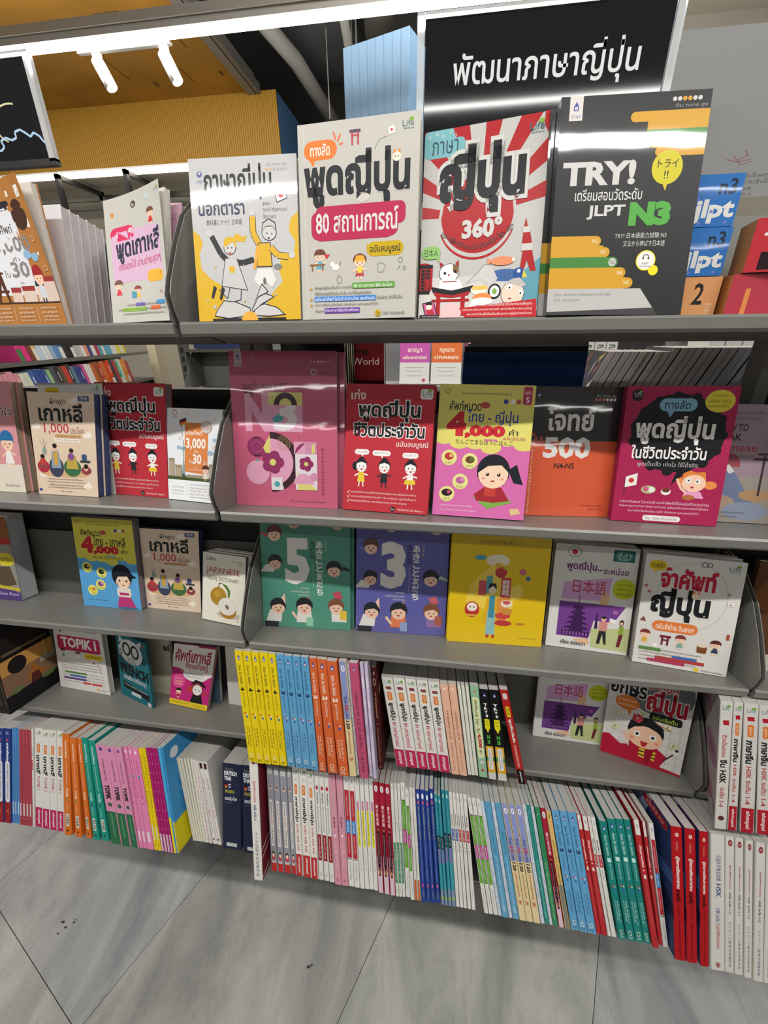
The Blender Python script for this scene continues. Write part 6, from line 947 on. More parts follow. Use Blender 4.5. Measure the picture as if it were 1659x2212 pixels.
def redblk(): d = D(A, 'd6d5d0'); d.t('Life', 2, 26, 4.6, 76, '3f6f78', up=True); d.e(15, 50, 2, 'a8303c', ry=34); d.t('คัดญี่ปุ่น', 19, 26, 30, 74, '26242a', b=.04, res=1); d.t('ฮิรางานะและคาตาคานะ', 32, 30, 56, 70, '45434a', b=.01, res=1); d.r(58, 0, 82, 100, '8d1420'); d.t('ฉบับเก่งคันจิ', 60, 32, 80, 68, 'dccaca', b=.02, res=1); d.ring(95, 50, 1.4, .4, '5a5856'); return d
SD['redblk'] = redblk()
def pinkn5(): d = D(A, 'cd8e9e'); d.emblem(5, 50, 1.6, True); d.t('โจทย์พิชิต N5', 15, 28, 36, 72, '7a4a5a', o='e6c3cc', ow=.05); d.t('คำศัพท์', 38, 30, 48, 70, '5a3644', b=.03); d.r(54, 34, 56, 66, 'e9dcde'); d.t('合格 語彙', 62, 36, 84, 64, 'e0b8c2'); d.t('N5', 94, 30, 97, 70, '5a3644', up=True); return d
SD['pinkn5'] = pinkn5()
def n2red(): d = D(A, 'd8d6d0'); d.emblem(5, 50, 1.7, True); d.r(13, 0, 74, 100, 'b0303c'); d.t('เตรียมสอบวัดระดับ', 18, 34, 36, 66, 'e6c8c6', res=1); d.r(40, 0, 52, 100, '3a78b8'); d.t('N2 คันจิ', 41.6, 28, 50.6, 72, 'dce6ee', b=.02, res=1); d.t('ไปสอบกันเถอะ', 54, 34, 70, 66, 'e6c8c6', res=1); d.r(74.6, 0, 75.4, 100, '5a5856'); d.t('日本語能力試験', 78, 34, 94, 66, '6a6864', res=1); return d
SD['n2red'] = n2red()
def yelw(): d = D(A, 'd8d6cf'); d.emblem(5, 50, 1.5, True); d.rr(21, 20, 29.6, 80, 'c07aa0', q=1); d.r(29.6, 24, 62, 86, 'd9d01f'); d.t('คำศัพท์ญี่ปุ่น เก่ง', 31, 34, 60, 74, '5a561c', b=.02, res=1); d.t('ฝึกฝน 日本語 単語', 65, 40, 84, 66, '6a86a8', res=1); return d
SD['yelw'] = yelw()
def chinese(): d = D(A, '9c2136'); d.r(14, 0, 78, 100, '9c2136'); d.r(66, 0, 82, 100, 'b08a9a'); d.r(80, 0, 100, 100, 'cfb9c3'); d.e(5.6, 50, 3, 'dcd8d8'); d.emblem(5.6, 50, 1.4, True); d.t('青少年汉语', 20, 24, 39, 76, 'e3d3d0', b=.02); d.rr(40, 18, 77, 82, '2a1014', q=2); d.e(42.6, 50, 1.6, 'b0503c', ry=22); d.t('แบบทดสอบภาษาจีนสำหรับเยาวชน YCT', 46, 34, 74, 66, 'b9989a', res=1); d.rr(77, 24, 84.6, 76, '5a1c20', q=1); d.t('1', 79, 42, 83, 58, 'd9a84a', b=.04); return d
SD['chinese'] = chinese()
def greenw(): d = D(A, 'd6d5ce'); d.emblem(4, 50, 1.5, True); d.t('เตรียมสอบวัดระดับ', 15, 36, 32, 64, '5a5850', res=1); d.t('N5 คันจิ', 34, 36, 42, 64, '3a3832', b=.02, res=1); d.r(52, 0, 88, 100, '2f7a50'); d.t('日本語能力試験 N5', 54, 30, 86, 70, 'b9d9c3', res=1); d.t('N5', 92, 36, 97, 64, '5a5850', res=1); return d
SD['greenw'] = greenw()
def lime(): d = D(A, 'd6d5ce'); d.emblem(5, 50, 1.6, True); d.r(14.6, 0, 74, 100, '5f9a34'); d.r(14.6, 0, 15.2, 100, '35332e'); d.t('เตรียมสอบวัดระดับ', 20, 36, 36, 64, 'cfe0b8', res=1); d.r(40.6, 0, 52.6, 100, 'a8347a'); d.t('N3 คำศัพท์', 42, 30, 51.6, 70, 'ecd6e2', b=.02, res=1); d.t('ไปสอบกันเถอะ', 55, 36, 70, 64, 'cfe0b8', res=1); d.t('日本語能力試験 N3', 78, 36, 95, 64, '6a6864', res=1); return d
SD['lime'] = lime()
def orangew(): d = D(A, 'd6d4cd'); d.emblem(6, 50, 1.4, True); d.t('สบายสบาย ภาษาญี่ปุ่น', 24, 34, 44, 66, '7a4438', b=.02, res=1); d.e(46.6, 50, .8, 'c04a34'); d.t('おひさまにほんご', 50, 34, 78, 66, '6a6862', res=1); d.r(81.6, 0, 100, 100, 'c05a22'); return d
SD['orangew'] = orangew()
def navyj(): d = D(A, '27418c'); d.e(6, 50, 2.6, 'dcdce2', ry=34); d.flower(11.6, 50, 2.2, 'c84a70', 'e6b8c3'); d.t('Basic JAPANESE for Beginner', 15.6, 30, 45, 72, 'b9bd6a', b=.02, res=1); d.t('ภาษาญี่ปุ่นเบื้องต้นสำหรับผู้เริ่มเรียน', 46, 34, 81, 66, 'b3bedc', res=1); d.flower(85, 50, 2, 'c84a70', 'e6b8c3'); d.t('J TEAM', 88.6, 34, 96, 66, 'b9bd6a', res=1); return d
SD['navyj'] = navyj()
def tealp(): d = D(A, '2f8492'); d.e(5, 50, 1.8, 'dce6e6'); d.t('POINT & PRACTICE', 16, 36, 34, 64, '8ac0c6', res=1); d.r(37, 0, 49, 100, '1c1c22'); d.t('JLPT N4', 38.6, 30, 47.6, 70, 'dcdcdc', b=.02, res=1); d.r(49, 0, 62, 100, '7d6fa6'); d.r(62, 0, 86, 100, '3f93a0'); d.r(86, 0, 92, 100, '8a86a8'); d.r(92, 0, 95, 100, 'a8a85a'); d.r(95, 0, 100, 100, '8a86a8'); return d
SD['tealp'] = tealp()
def white12(r='b0303c'): d = D(A, 'd8d6cf'); d.emblem(5, 50, 1.4, True); d.t('にほんご', 10, 34, 18, 66, '8a8880', res=1); d.t('คัดลายมือ 1', 19, 26, 30, 74, '2c2a28', b=.05, res=1); d.r(31.4, 0, 42, 100, r); d.t('ワーク', 32.6, 24, 40.6, 76, 'e6dcdc', b=.02, res=1); d.t('1-2 ชั้น', 44, 28, 52, 72, '45434a', b=.01, res=1); d.t('แบบฝึกหัดภาษาญี่ปุ่นสำหรับผู้เริ่มต้น', 55, 38, 92, 62, '6a6864', res=1); return d
SD['white12'] = white12(); SD['white12b'] = white12('3f5ea0')
SD['pale'] = simple('c3ccd6', '4a5266', 'ไวยากรณ์สอบ JLPT N3', 22, 46, txt2='日本語 N3', c2='7a8496', y=(30, 70)); SD['jlblue'] = simple('5599bd', '2c5a80', 'สรุปสอบ JLPT N3', 24, 44, txt2='日本語能力試験', c2='a9cfe0', y=(30, 70)); SD['jlblue'].ring(93, 50, 1.6, .4, 'cfe3ec')
SD['tealj'] = simple('2f8a80', '1f5a56', 'สรุปสอบ JLPT N4', 22, 44, txt2='日本語能力試験', c2='a9cfc6', y=(30, 70)); SD['greenj'] = simple('37855a', '1f5a3a', 'สรุปสอบ JLPT N5', 22, 44, txt2='日本語能力試験', c2='b9cf8a', y=(30, 70))
SD['gold'] = simple('d3b06c', '4a3a1c', 'สนทนาจีน เก่งทันใจ', 24, 62, False, y=(30, 70)); SD['gold'].r(62, 0, 100, 100, '7d7b72'); SD['gold'].r(2, 40, 6, 60, '4a3a1c')
def redn(): d = D(A, 'b02c30'); d.r(0, 0, 12, 100, 'd6d4ce'); d.emblem(5, 50, 1.5, True); d.t('คัดลายมือ 1', 20, 26, 40, 74, 'e3c9c6', b=.05, res=1); d.r(43, 26, 46, 74, 'dcdad6'); d.t('แบบฝึกหัดภาษาญี่ปุ่น', 49, 36, 84, 64, 'c98a88', res=1); return d
SD['redn'] = redn()
def bigred(): d = D(A, 'a8161c'); d.flower(6, 50, 1.6, 'dcbcb8', 'a8161c'); d.t('สำนักพิมพ์สอบ', 11, 36, 18, 64, 'c98a86', res=1); d.t('คู่มือการเรียนการสอน', 22, 24, 46, 76, 'e0cfca', b=.05, res=1); d.t('ภาษาจีน', 47, 24, 56, 76, '32080a', b=.05, res=1); d.t('เล่มสมบูรณ์', 58, 32, 68, 68, '6a1014', b=.02, res=1); d.t('สำหรับนักเรียนมัธยมปลายและผู้สนใจ', 70, 36, 97, 64, '5a0c10', b=.02, res=1); return d
SD['bigred'] = bigred()
def hsk3w(): d = D(A*.8, 'cbc8c1'); d.t('汉语水平考试攻略', 15, 26, 34, 66, '3a4570', b=.01); d.t('HSK', 36, 26, 46, 66, '3a4570', b=.02); d.t('HSK ระดับ 3', 54, 30, 66, 68, '4a5580', b=.02); d.t('คู่มือพิชิตการสอบ', 67, 30, 84, 70, 'a8484c', b=.02); d.e(96, 50, 2, '8a3038'); d.ring(96, 50, 1.2, .4, 'cbc8c1'); return d
SD['hsk3w'] = hsk3w()
def hsk12(): d = D(A, 'c9c6bf'); d.e(5, 50, 2.4, '8d2c34'); d.t('中', 4, 36, 6.2, 64, 'cbc8c1', up=True); d.t('คู่มือพิชิตการสอบ', 21, 34, 39, 66, 'a03c42', b=.03, res=1); d.t('HSK ระดับ 1-2', 41, 34, 57, 66, '2f3d66', b=.03, res=1); d.t('ＨＳＫ一二级考试攻略手册', 63, 32, 96, 68, '2f3d66', b=.0, res=1); return d
SD['hsk12'] = hsk12()
def blured(): d = D(A, '253b7c'); d.t('ใต้ร่ม', 3, 26, 6, 74, 'c9cfe0', up=True, res=1); d.e(12, 50, 1.6, 'b5485c'); d.t('ภาษาอังกฤษ', 15, 22, 35, 78, 'd6d8e2', b=.05, res=1); d.rr(34, 12, 78, 88, 'd6d4d6', q=3); d.t('สำหรับผู้เริ่มต้น ฟังพูดอ่านเขียน', 37, 28, 74, 72, '3a4a86', b=.01, res=1); d.r(78, 0, 100, 100, '8d2026'); d.t('Y', 83, 36, 92, 64, 'c98a6a'); return d
SD['blured'] = blured(); SD['bluthin'] = simple('4f86bd', '23406a', 'ไทยเป็นชาติ คำศัพท์ภาษาอังกฤษ', 18, 74, False, y=(32, 68)); SD['bluthin'].r(77, 24, 90, 76, 'cfd3d8'); SD['bluthin'].e(95, 50, 1, '23406a')
SD['redthin'] = simple('a84450', '6a1c28', 'แบบเรียน ภาษาอังกฤษ', 14, 72, False, y=(34, 66)); SD['redthin'].r(77, 20, 90, 80, 'cfcbc9'); SD['redthin'].e(95, 50, 1, '3a1c20')
def kk(bg, c, c2, n): 
    d = D(A, bg); d.t('ภาษาเกาหลีพื้นฐาน', 6, 30, 24, 70, c, b=.04, res=1); d.t('แบบเรียนภาษาเกาหลีฉบับสมบูรณ์', 26, 36, 50, 64, c, res=1); d.t('TOPIK', 53, 28, 62, 72, c, b=.03, res=1); d.e(65, 50, 1.2, c2); d.t('ระดับพื้นฐาน', 68, 36, 76, 64, c, res=1); d.rr(78.6, 22, 91, 78, 'd0cdc4', q=1)
    for i in range(6): d.r(80.4+i*1.6, 30, 81.2+i*1.6, 70, '2c2a28')
    d.e(95.4, 50, 1.2, '3a2418'); return d
SD['orangek'] = kk('cf6a26', 'ead2bc', '5a9a4a', 2); SD['tealk'] = kk('1f8d7c', 'c6e0d8', '35487c', 1)
def pinkt(): d = D(A, 'd088a8'); d.r(2.4, 36, 5.6, 66, '4a3a86'); d.t('Complete Guide to the', 14, 32, 36, 66, '4a2838', b=.02, res=1); d.t('TOPIK', 40, 22, 55, 80, '1f1a1e', b=.055); d.e(60, 50, 2, '3a5a4a'); d.r(67, 0, 100, 100, '2d6845'); d.t('แนวข้อสอบวัดระดับภาษาเกาหลี', 70, 38, 92, 62, '8ab89a', res=1); return d
SD['pinkt'] = pinkt()
SD['pinkthin'] = simple('d77fa8', 'a83a6e', 'ภาษาเกาหลี 1', 12, 56, False, y=(34, 66)); SD['pinkthin'].e(5, 50, 1.8, 'efdce6'); SD['pinkthin'].e(29, 50, 1.6, '4a8aa8'); SD['pinkthin'].r(83, 24, 93, 76, 'dccad2')
SD['yelthin'] = simple('dcbf1c', '4a3a10', 'ภาษาเกาหลี Korean Education', 8, 58, False, y=(28, 72)); SD['yelthin'].r(76, 22, 90, 78, 'cfc9b0'); SD['yelthin'].e(95, 50, 1.1, '2c2410')
def magthin(): d = D(A, 'a01f66'); [d.e(6+i*9, 50, .9, 'dca0c0') for i in range(9)]; d.r(83, 0, 100, 100, 'c9a8bc'); return d
SD['magthin'] = magthin(); SD['blueyel'] = D(A, '4aa0d0').r(66, 0, 100, 100, 'd9c81c'); SD['bluey2'] = D(A, '3f8fc6').r(70, 0, 100, 100, 'd9c81c')
SD['whitet'] = D(A, 'd0cdbc').r(30, 46, 34, 54, 'a9a698').r(64, 46, 68, 54, 'a9a698')
def redspk(): d = D(A, 'd6cfc9'); [d.e(6+(i*37) % 90, 20+(i*53) % 60, 1.3, 'c05a62', ry=12) for i in range(22)]; return d
SD['redspk'] = redspk()
def korw(): d = D(A, 'd3d0ca'); d.r(2, 10, 9, 90, '3a2420'); d.t('ภาษาเกาหลี', 20, 26, 34, 74, '7a3a40', b=.02, res=1); d.t('ชุดฝึกเขียนด้วยตัวเอง', 36, 26, 56, 74, '5a3034', b=.01, res=1); d.t('한국어', 58, 22, 68, 78, 'a8303c', b=.02, res=1); d.t('ศึกษา นครราช', 71, 30, 86, 70, '3a3034', res=1); d.flower(94, 50, 1.8, '4a2c34', 'a8303c'); return d
SD['korw'] = korw()
def deutsch():
    d = D(4.0, '23283f'); d.t('Wörterbuch', 5, 40, 8, 86, '8a8a6a', up=True, res=1); d.t('DEUTSCH', 9, 22, 14, 92, 'dcdce0', up=True, b=.05); d.t('THAI', 15, 54, 20, 92, 'dcdce0', up=True, b=.05); d.e(26, 82, 2.2, 'b0342c'); d.e(25, 82, 2.2, '1a1a1a', a0=90, a1=270); d.e(27.4, 82, 1.6, 'd0a02c', a0=-90, a1=90); d.e(26, 62, 2.2, 'dcd8d8'); d.r(25, 54, 27, 70, '3a3f7a')
    d.t('พจนานุกรม', 31, 36, 36, 88, 'b5a83a', up=True, b=.02); d.t('เยอรมัน-ไทย', 38, 22, 43, 88, 'dcdce0', up=True, b=.02); d.t('Zweite Auflage', 45, 48, 47, 88, '7a7a86', up=True, res=1); d.r(93, 22, 97, 80, 'c9c9c6'); d.t('TPA Press', 94, 30, 96, 60, '3a3a60', up=True, res=1); return d
SD['deutsch'] = deutsch()
# ------------------------------------------------------------ books shown face-on
LIFT = .0006
def up_(c, dz=LIFT): return [[p[0], p[1], p[2]+dz] for p in c]
def manual(BR, w, h, k, lean=12, yaw=0, left=True):
    BR = np.array([BR[0], BR[1], zsh(k, BR[1])]); a = math.radians(yaw); x = np.array([math.cos(a), math.sin(a), 0])
    BL = BR-x*w; BL[2] = zsh(k, BL[1]); l = math.radians(lean); v = np.array([0, math.sin(l), math.cos(l)])*h
    return [list(BL+v), list(BR+v), list(BR), list(BL)]
def seat(c, T, k, dx=0, dp=0, gap=.0007):
    """lift a leaning book so that no bottom corner sinks into its sloping shelf; optional shift behind the front copy"""
    TL, TR, BR, BL = [np.array(p, float) for p in c]; n = np.cross(BR-BL, TL-BL); n /= np.linalg.norm(n); n = n if n[1] > 0 else -n
    o = n*dp+np.array([dx, 0, 0]); pts = [TL+o, TR+o, BR+o, BL+o]
    need = max(zsh(k, q[1])-q[2] for q in (pts[2], pts[3], pts[2]+n*T, pts[3]+n*T))+gap
    return [list(q+np.array([0, 0, need])) for q in pts]
for n_, s_ in (('talaja', -.0012), ('phut80', .0012), ('t360', .0045), ('redL', -.008), ('easyb', -.013), ('green5', .001), ('german', .001)): FRONTS[n_] = (FRONTS[n_][0], [[p[0]+s_, p[1]+(.012 if n_ == 'easyb' else 0), p[2]] for p in FRONTS[n_][1]])
FRONTS['pinkL'] = (1, manual((-.449, .109), .148, .211, 1, 12, 0)); FRONTS['violet'] = (2, manual((-.605, .132), .148, .206, 2, 10, 0))
FRONTS['lifew'] = (1, manual((-.274, .134), .148, .211, 1, 11, -3)); FRONTS['cream'] = (3, manual((-.300, .158), .125, .188, 3, 12, -6)); FRONTS['howto'] = (1, manual((.8965, .136), .145, .187, 1, 13, -2))
# name: (thickness, finish, cover stock colour of spine/back, page colour, copies behind [(dx, depth)], label, label of the copies)
FI = {
 'brown': (.010, 'g', None, 'd8cfc6', [], 'brown-covered phrase book with a white panel reading 3,000, leaning left on top shelf'),
 'easy': (.009, 'g', None, 'd8d3c9', [], 'white Super Easy book with a pink title panel, beside the divider on top shelf'),
 'easyb': (.010, 'g', 'e0b8c6', 'cdb9c0', [], 'pale pink book half hidden behind the white Super Easy book'),
 'talaja': (.010, 'w', 'e0dcd8', 'e0dcd8', [(.001, .0105)], 'white and yellow book with two jumping cartoon figures above an open book', 'copy behind the white and yellow jumping-figures book, only its right edge showing'),
 'phut80': (.014, 'g', None, 'dcd6cc', [(.000, .0152)], 'tall white book with black title over a pink band reading 80', 'copy behind the tall white book with the pink 80 band'),
 't360': (.007, 'g', 'b03038', 'd8d3c9', [], 'red rising-sun-rayed book reading 360, cat and tower drawn below'),
 'try': (.015, 'w', '1c1d1e', 'cfcac0', [(-.0065, .0175), (-.0125, .0335)], 'black TRY! N3 book with yellow and green bars, largest on top shelf', 'copy behind the black TRY! book, its left edge showing'),
 'pinkL': (.011, 'g', 'b8906a', 'b9a58c', [(.004, .0115)], 'pink book with a white-shirted boy, cut off at the left edge', 'copy behind the pink book at the left edge'),
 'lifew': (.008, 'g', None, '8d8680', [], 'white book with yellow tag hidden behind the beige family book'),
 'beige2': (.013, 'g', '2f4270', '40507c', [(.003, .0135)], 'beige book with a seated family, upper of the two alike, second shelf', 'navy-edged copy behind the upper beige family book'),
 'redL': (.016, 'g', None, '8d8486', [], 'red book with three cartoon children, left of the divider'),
 'german': (.010, 'g', None, 'c9c6c0', [], 'small white book with an orange panel and German flag'),
 'pinkN3': (.012, 'w', 'b95a74', '9a948f', [(.010, .013)], 'large pink film-wrapped N3 book with geometric shapes and lantern', 'copy behind the large pink N3 book, its right edge showing'),
 'redM': (.012, 'g', None, '8d8486', [], 'red book with three cartoon children, right of the large pink N3 book'),
 'w4000p': (.016, 'g', None, 'c9c08a', [], 'yellow and pink 4,000-word book with a kneeling girl in red'),
 'w500': (.012, 'w', '3a302c', 'b9b4ac', [], 'black over orange book reading 500 N4-N5'),
 'magenta': (.018, 'g', '9c2352', 'b9b4ac', [], 'magenta book with a big black speech bubble'),
 'howto': (.012, 'm', None, 'a9a096', [], 'grey-mauve book with a painted mountain and gate at the right edge'),
 'violet': (.040, 'g', None, 'b9bbbf', [], 'thick brown and violet book with a white page block, left edge of third shelf'),
 'w4000b': (.020, 'g', '9a8a9a', '8a7f86', [], 'yellow and blue 4,000-word book with a cartoon girl in a long dress'),
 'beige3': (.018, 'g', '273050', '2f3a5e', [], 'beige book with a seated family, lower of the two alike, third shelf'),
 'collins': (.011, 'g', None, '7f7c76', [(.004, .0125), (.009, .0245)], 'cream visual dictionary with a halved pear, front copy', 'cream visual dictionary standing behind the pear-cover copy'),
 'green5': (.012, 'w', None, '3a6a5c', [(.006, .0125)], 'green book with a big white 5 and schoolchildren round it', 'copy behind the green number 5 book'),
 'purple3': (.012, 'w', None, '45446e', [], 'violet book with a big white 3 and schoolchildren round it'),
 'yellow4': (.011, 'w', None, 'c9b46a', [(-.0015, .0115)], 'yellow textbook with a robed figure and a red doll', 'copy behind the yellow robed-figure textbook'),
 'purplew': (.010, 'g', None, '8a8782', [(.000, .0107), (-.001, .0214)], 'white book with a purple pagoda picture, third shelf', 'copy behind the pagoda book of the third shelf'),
 'jamsap': (.020, 'g', 'bdb5b0', '8a8782', [(.001, .0207)], 'white book with red and black Thai title, right end of third shelf', 'copy behind the white red-titled book, its top edge showing'),
 'topik': (.014, 'g', None, 'c3bfb8', [], 'white TOPIK book with coloured highlight lines, left bay lower shelf'),
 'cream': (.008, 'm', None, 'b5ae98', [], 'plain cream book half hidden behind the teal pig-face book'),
 'french': (.006, 'g', None, '2a5a62', [], 'teal book with a white pig face, curling forwards'),
 'sapkao': (.010, 'g', None, 'a9a49c', [], 'small white and magenta Korean word book with a hatted figure'),
 'purplew4': (.012, 'g', None, '9a9690', [], 'white book with a purple pagoda picture, lower shelf'),
 'aksorn': (.012, 'g', None, '8d8a86', [], 'squared-paper book with a smiling girl in a red robe holding a brush'),
}
for nm, inf in FI.items():
    T, fin, sc, pg, cps, lab = inf[:6]
    c = FRONTS[nm][1]; front_book(seat(c, T, FRONTS[nm][0]), T, CV[nm], lab, fin, spine=sc, pages=pg, curl=.012 if nm == 'easy' else (.02 if nm == 'brown' else 0))
    for i, (dx, dp) in enumerate(cps):
        n = len(cps); l2 = inf[6] if n == 1 else '%s %s' % (ORD[i], inf[6])
        blank = D(.7, CV[nm].bg)
        front_book(seat(c, T, FRONTS[nm][0], dx, dp), T, CV[nm] if nm == 'try' else blank, l2, fin, spine=sc, pages=pg, grid=5 if nm == 'try' else 1)
# edge copies and plain books seen only in part
c = manual((-.1655, .135), .105, .160, 3, 12, -6)
front_book(seat(manual((-.166, .150), .100, .160, 3, 14, -6), .010, 3), .010, CV['navyk'], 'dark blue book standing behind the small magenta Korean word book', 'g')
front_book(seat(manual((-.036, .146), .110, .17, 3, 12, -4), .010, 3), .010, CV['whitefar'], 'white book showing as a sliver behind the first yellow spine', 'g')
# deep stack of white books on the left top shelf, fore-edges to the right
for i in range(5):
    c = manual((-.196-i*.001, .066+i*.0160), .13, .168, 0, 12, 0)
    front_book(seat(c, .0155, 0), .0155, CV['plainw'], '%s book back in the deep white stack, page edges facing right, top shelf' % ORD[i], 'g', spine='d5d4d8', pages='d6cccc', group='white stack on the top shelf', grid=1)
for i in range(4):
    c = manual((-.345-i*.001, .075+i*.0138), .13, .198, 0, 12, 0)
    front_book(seat(c, .0132, 0), .0132, CV['plainw'], '%s book back in the tall white stack at the left edge, top shelf' % ORD[i], 'g', pages='d6cccc', group='tall white stack at the left edge', grid=1)
# ------------------------------------------------------------ books shown by their spines
DESC = {
 'minna4': ('yellow textbook spine with a black 4', 'yellow'), 'minna3': ('sky blue textbook spine with a 3', 'sky blue'), 'minna2': ('orange textbook spine with a 2', 'orange'),
 'violetcr': ('violet over cream reading-practice spine', 'violet-cream'), 'palethin': ('thin pale grey booklet spine', 'pale grey'), 'pinkN3s': ('dull pink test book spine', 'dull pink'),
 'lilac': ('thin mottled lilac magazine spine', 'lilac'), 'maroon': ('maroon conversation book spine', 'maroon'), 'life80s': ('white 80-situation spine with crimson foot', 'white-crimson'),
 'peach': ('plain peach paperback spine', 'peach'), 'thinw': ('thin stapled cream booklet', 'cream booklet'), 'green4s': ('pale green 4,000-word spine', 'pale green'),
 'trys': ('black and ochre TRY! spine', 'black TRY!'), 'quick': ('tilted red Quick spine with black foot', 'red Quick'), 'hsk16': ('white HSK 1-6 spine with a pink-flowered cover', 'HSK 1-6'),
 'hsk14': ('white HSK 1-4 spine with red foot', 'HSK 1-4'), 'hsk4w': ('white HSK 4 spine with a dark red cover', 'HSK 4'), 'grey4': ('grey spine with white label', 'grey'),
 'n4n5': ('white N4, N5 spine with red foot', 'N4-N5'), 'redblk': ('white spine with a dark red block', 'white-red'), 'pinkn5': ('dusty pink N5 spine', 'dusty pink'), 'n2red': ('red N2 kanji spine with a blue block', 'red N2'),
 'yelw': ('thin white spine with a yellow label', 'yellow-label'), 'chinese': ('crimson and pale pink Chinese reader spine', 'crimson'), 'greenw': ('thin white spine with a dark green block', 'green-block'),
 'lime': ('lime green spine with a magenta block', 'lime'), 'orangew': ('thin white spine with an orange foot', 'orange-foot'), 'navyj': ('royal blue Basic Japanese spine with pink flowers', 'royal blue'),
 'tealp': ('thin teal spine with black and violet blocks', 'teal-black'), 'white12': ('thin white handwriting spine with a coloured block', 'white handwriting'), 'pale': ('thin pale blue-grey spine', 'pale blue'),
 'jlblue': ('mid blue JLPT spine', 'mid blue'), 'tealj': ('thin teal JLPT spine', 'teal'), 'greenj': ('leaf green JLPT spine', 'leaf green'), 'gold': ('thin gold over grey spine', 'gold'),
 'redn': ('thin red spine with a white head', 'thin red'), 'minna1': ('dark teal textbook spine with a 1', 'dark teal'), 'bigred': ('tall bright red spine with a navy cover', 'tall red'), 'hsk3w': ('broad white HSK 3 spine', 'HSK 3'),
 'hsk12': ('white HSK 1-2 spine', 'HSK 1-2'), 'blured': ('navy, white and red English spine', 'navy-red'), 'bluthin': ('thin denim blue spine with grey label', 'denim blue'), 'redthin': ('thin brick red spine with grey label', 'brick red'),
 'topiks': ('white TOPIK spine with crimson foot', 'white TOPIK'), 'orangek': ('orange TOPIK spine with barcode label', 'orange TOPIK'), 'tealk': ('teal green TOPIK spine with barcode label', 'teal TOPIK'), 'pinkt': ('pink TOPIK spine with dark green foot', 'pink TOPIK'),
 'pinkthin': ('thin rose pink Korean spine', 'rose pink'), 'yelthin': ('thin yellow Korean spine', 'thin yellow'), 'magthin': ('thin magenta dotted spine with white foot', 'magenta dotted'), 'blueyel': ('thin blue booklet spine with yellow foot', 'blue-yellow'),
 'bluey2': ('blue and yellow picture book, its cover facing right', 'blue-yellow'), 'whitet': ('thin off-white booklet spine', 'off-white'), 'redspk': ('thin white spine speckled red', 'red-speckled'), 'korw': ('white Korean writing spine with black head', 'white Korean'),
 'deutsch': ('thick navy boxed German-Thai dictionary', 'navy dictionary')}
import itertools
rowkey = lambda s: (s[1], 'L' if s[2] < -.03 and s[1] == 4 else ('R' if s[2] > .875 and s[0] in ('hsk3w', 'hsk12', 'hsk14', 'hsk16') else 'M'))
ROWN = {(3, 'M'): 'upper spine row', (3, 'R'): 'right bay', (4, 'L'): 'left bay', (4, 'M'): 'bottom row', (4, 'R'): 'right bay, bottom row'}
runs = []
for s in SPINES:
    if runs and runs[-1][0][0] == s[0] and rowkey(runs[-1][0]) == rowkey(s) and s[2]-runs[-1][-1][2] < .05: runs[-1].append(s)
    else: runs.append([s])
cnt = {}
for r in runs: cnt[(r[0][0], rowkey(r[0]))] = cnt.get((r[0][0], rowkey(r[0])), 0)+1
bluecov = D(.7, '3b86b8').r(0, 72, 100, 100, 'd6c81c'); 
bluecov.e(20, 12, 9, 'dfe6ea', ry=5); bluecov.t('เกาหลี', 30, 16, 86, 28, 'e2e6e8', b=.04); bluecov.t('สนุก', 24, 44, 60, 56, 'e2e6e8', b=.04); bluecov.e(60, 36, 6, '5aa04a'); bluecov.e(74, 52, 5, 'c8423c'); bluecov.t('ภาษาเกาหลี', 34, 80, 70, 84, '5a5210'); bluecov.t('สำหรับเด็ก', 34, 88, 66, 92, '5a5210')
navycov = D(.6, '27365f'); navycov.p([(0, 0), (60, 0), (30, 30), (0, 40)], '8fa3bd'); navycov.p([(0, 60), (40, 48), (100, 60), (100, 70), (0, 90)], '1a2444'); navycov.rr(38, 3, 92, 10, 'b0252c'); navycov.t('คู่มือ', 46, 4.4, 84, 8.6, 'e6d8c0'); navycov.p([(0, 30), (50, 40), (100, 34), (100, 44), (40, 52), (0, 44)], '3f5f94')
mcov = D(.6, '6a1c26'); mcov.l([(0, 76), (100, 60)], 1.6, 'dccaca'); mcov.l([(0, 82), (100, 66)], 1.6, 'dccaca'); mcov.r(60, 78, 100, 90, '2a3050'); mcov.l([(0, 98), (100, 84)], 1.6, 'dccaca')
for_ = D(.7, '4a1618'); for_.e(30, 30, 20, '3a0f12', ry=20); for_.t('60 ชั่วโมง', 10, 20, 60, 30, 'c9a06a', b=.03); for_.e(60, 60, 16, '8a5a3a', ry=6)
pinkc = D(.7, 'b9b2b3'); 
for i, (x, y, a) in enumerate(((40, 22, 24), (70, 50, 26), (30, 60, 20), (60, 84, 22))): pinkc.e(x, y, a, ('b58a9c', 'a8788e')[i % 2], ry=a*.42); pinkc.e(x, y, a*.4, '8d5a72', ry=a*.16)
pinkc.l([(70, 4), (96, 14)], 1, '3a3236'); pinkc.l([(66, 8), (98, 20)], 1, '3a3236'); pinkc.p([(84, 84), (92, 86), (96, 96)], '3a2a28')
quickc = D(.7, '5a2c2c'); quickc.r(0, 0, 100, 60, '6a3a34'); quickc.t('พูดจีน', 30, 30, 90, 50, '8a4a3a', b=.04)
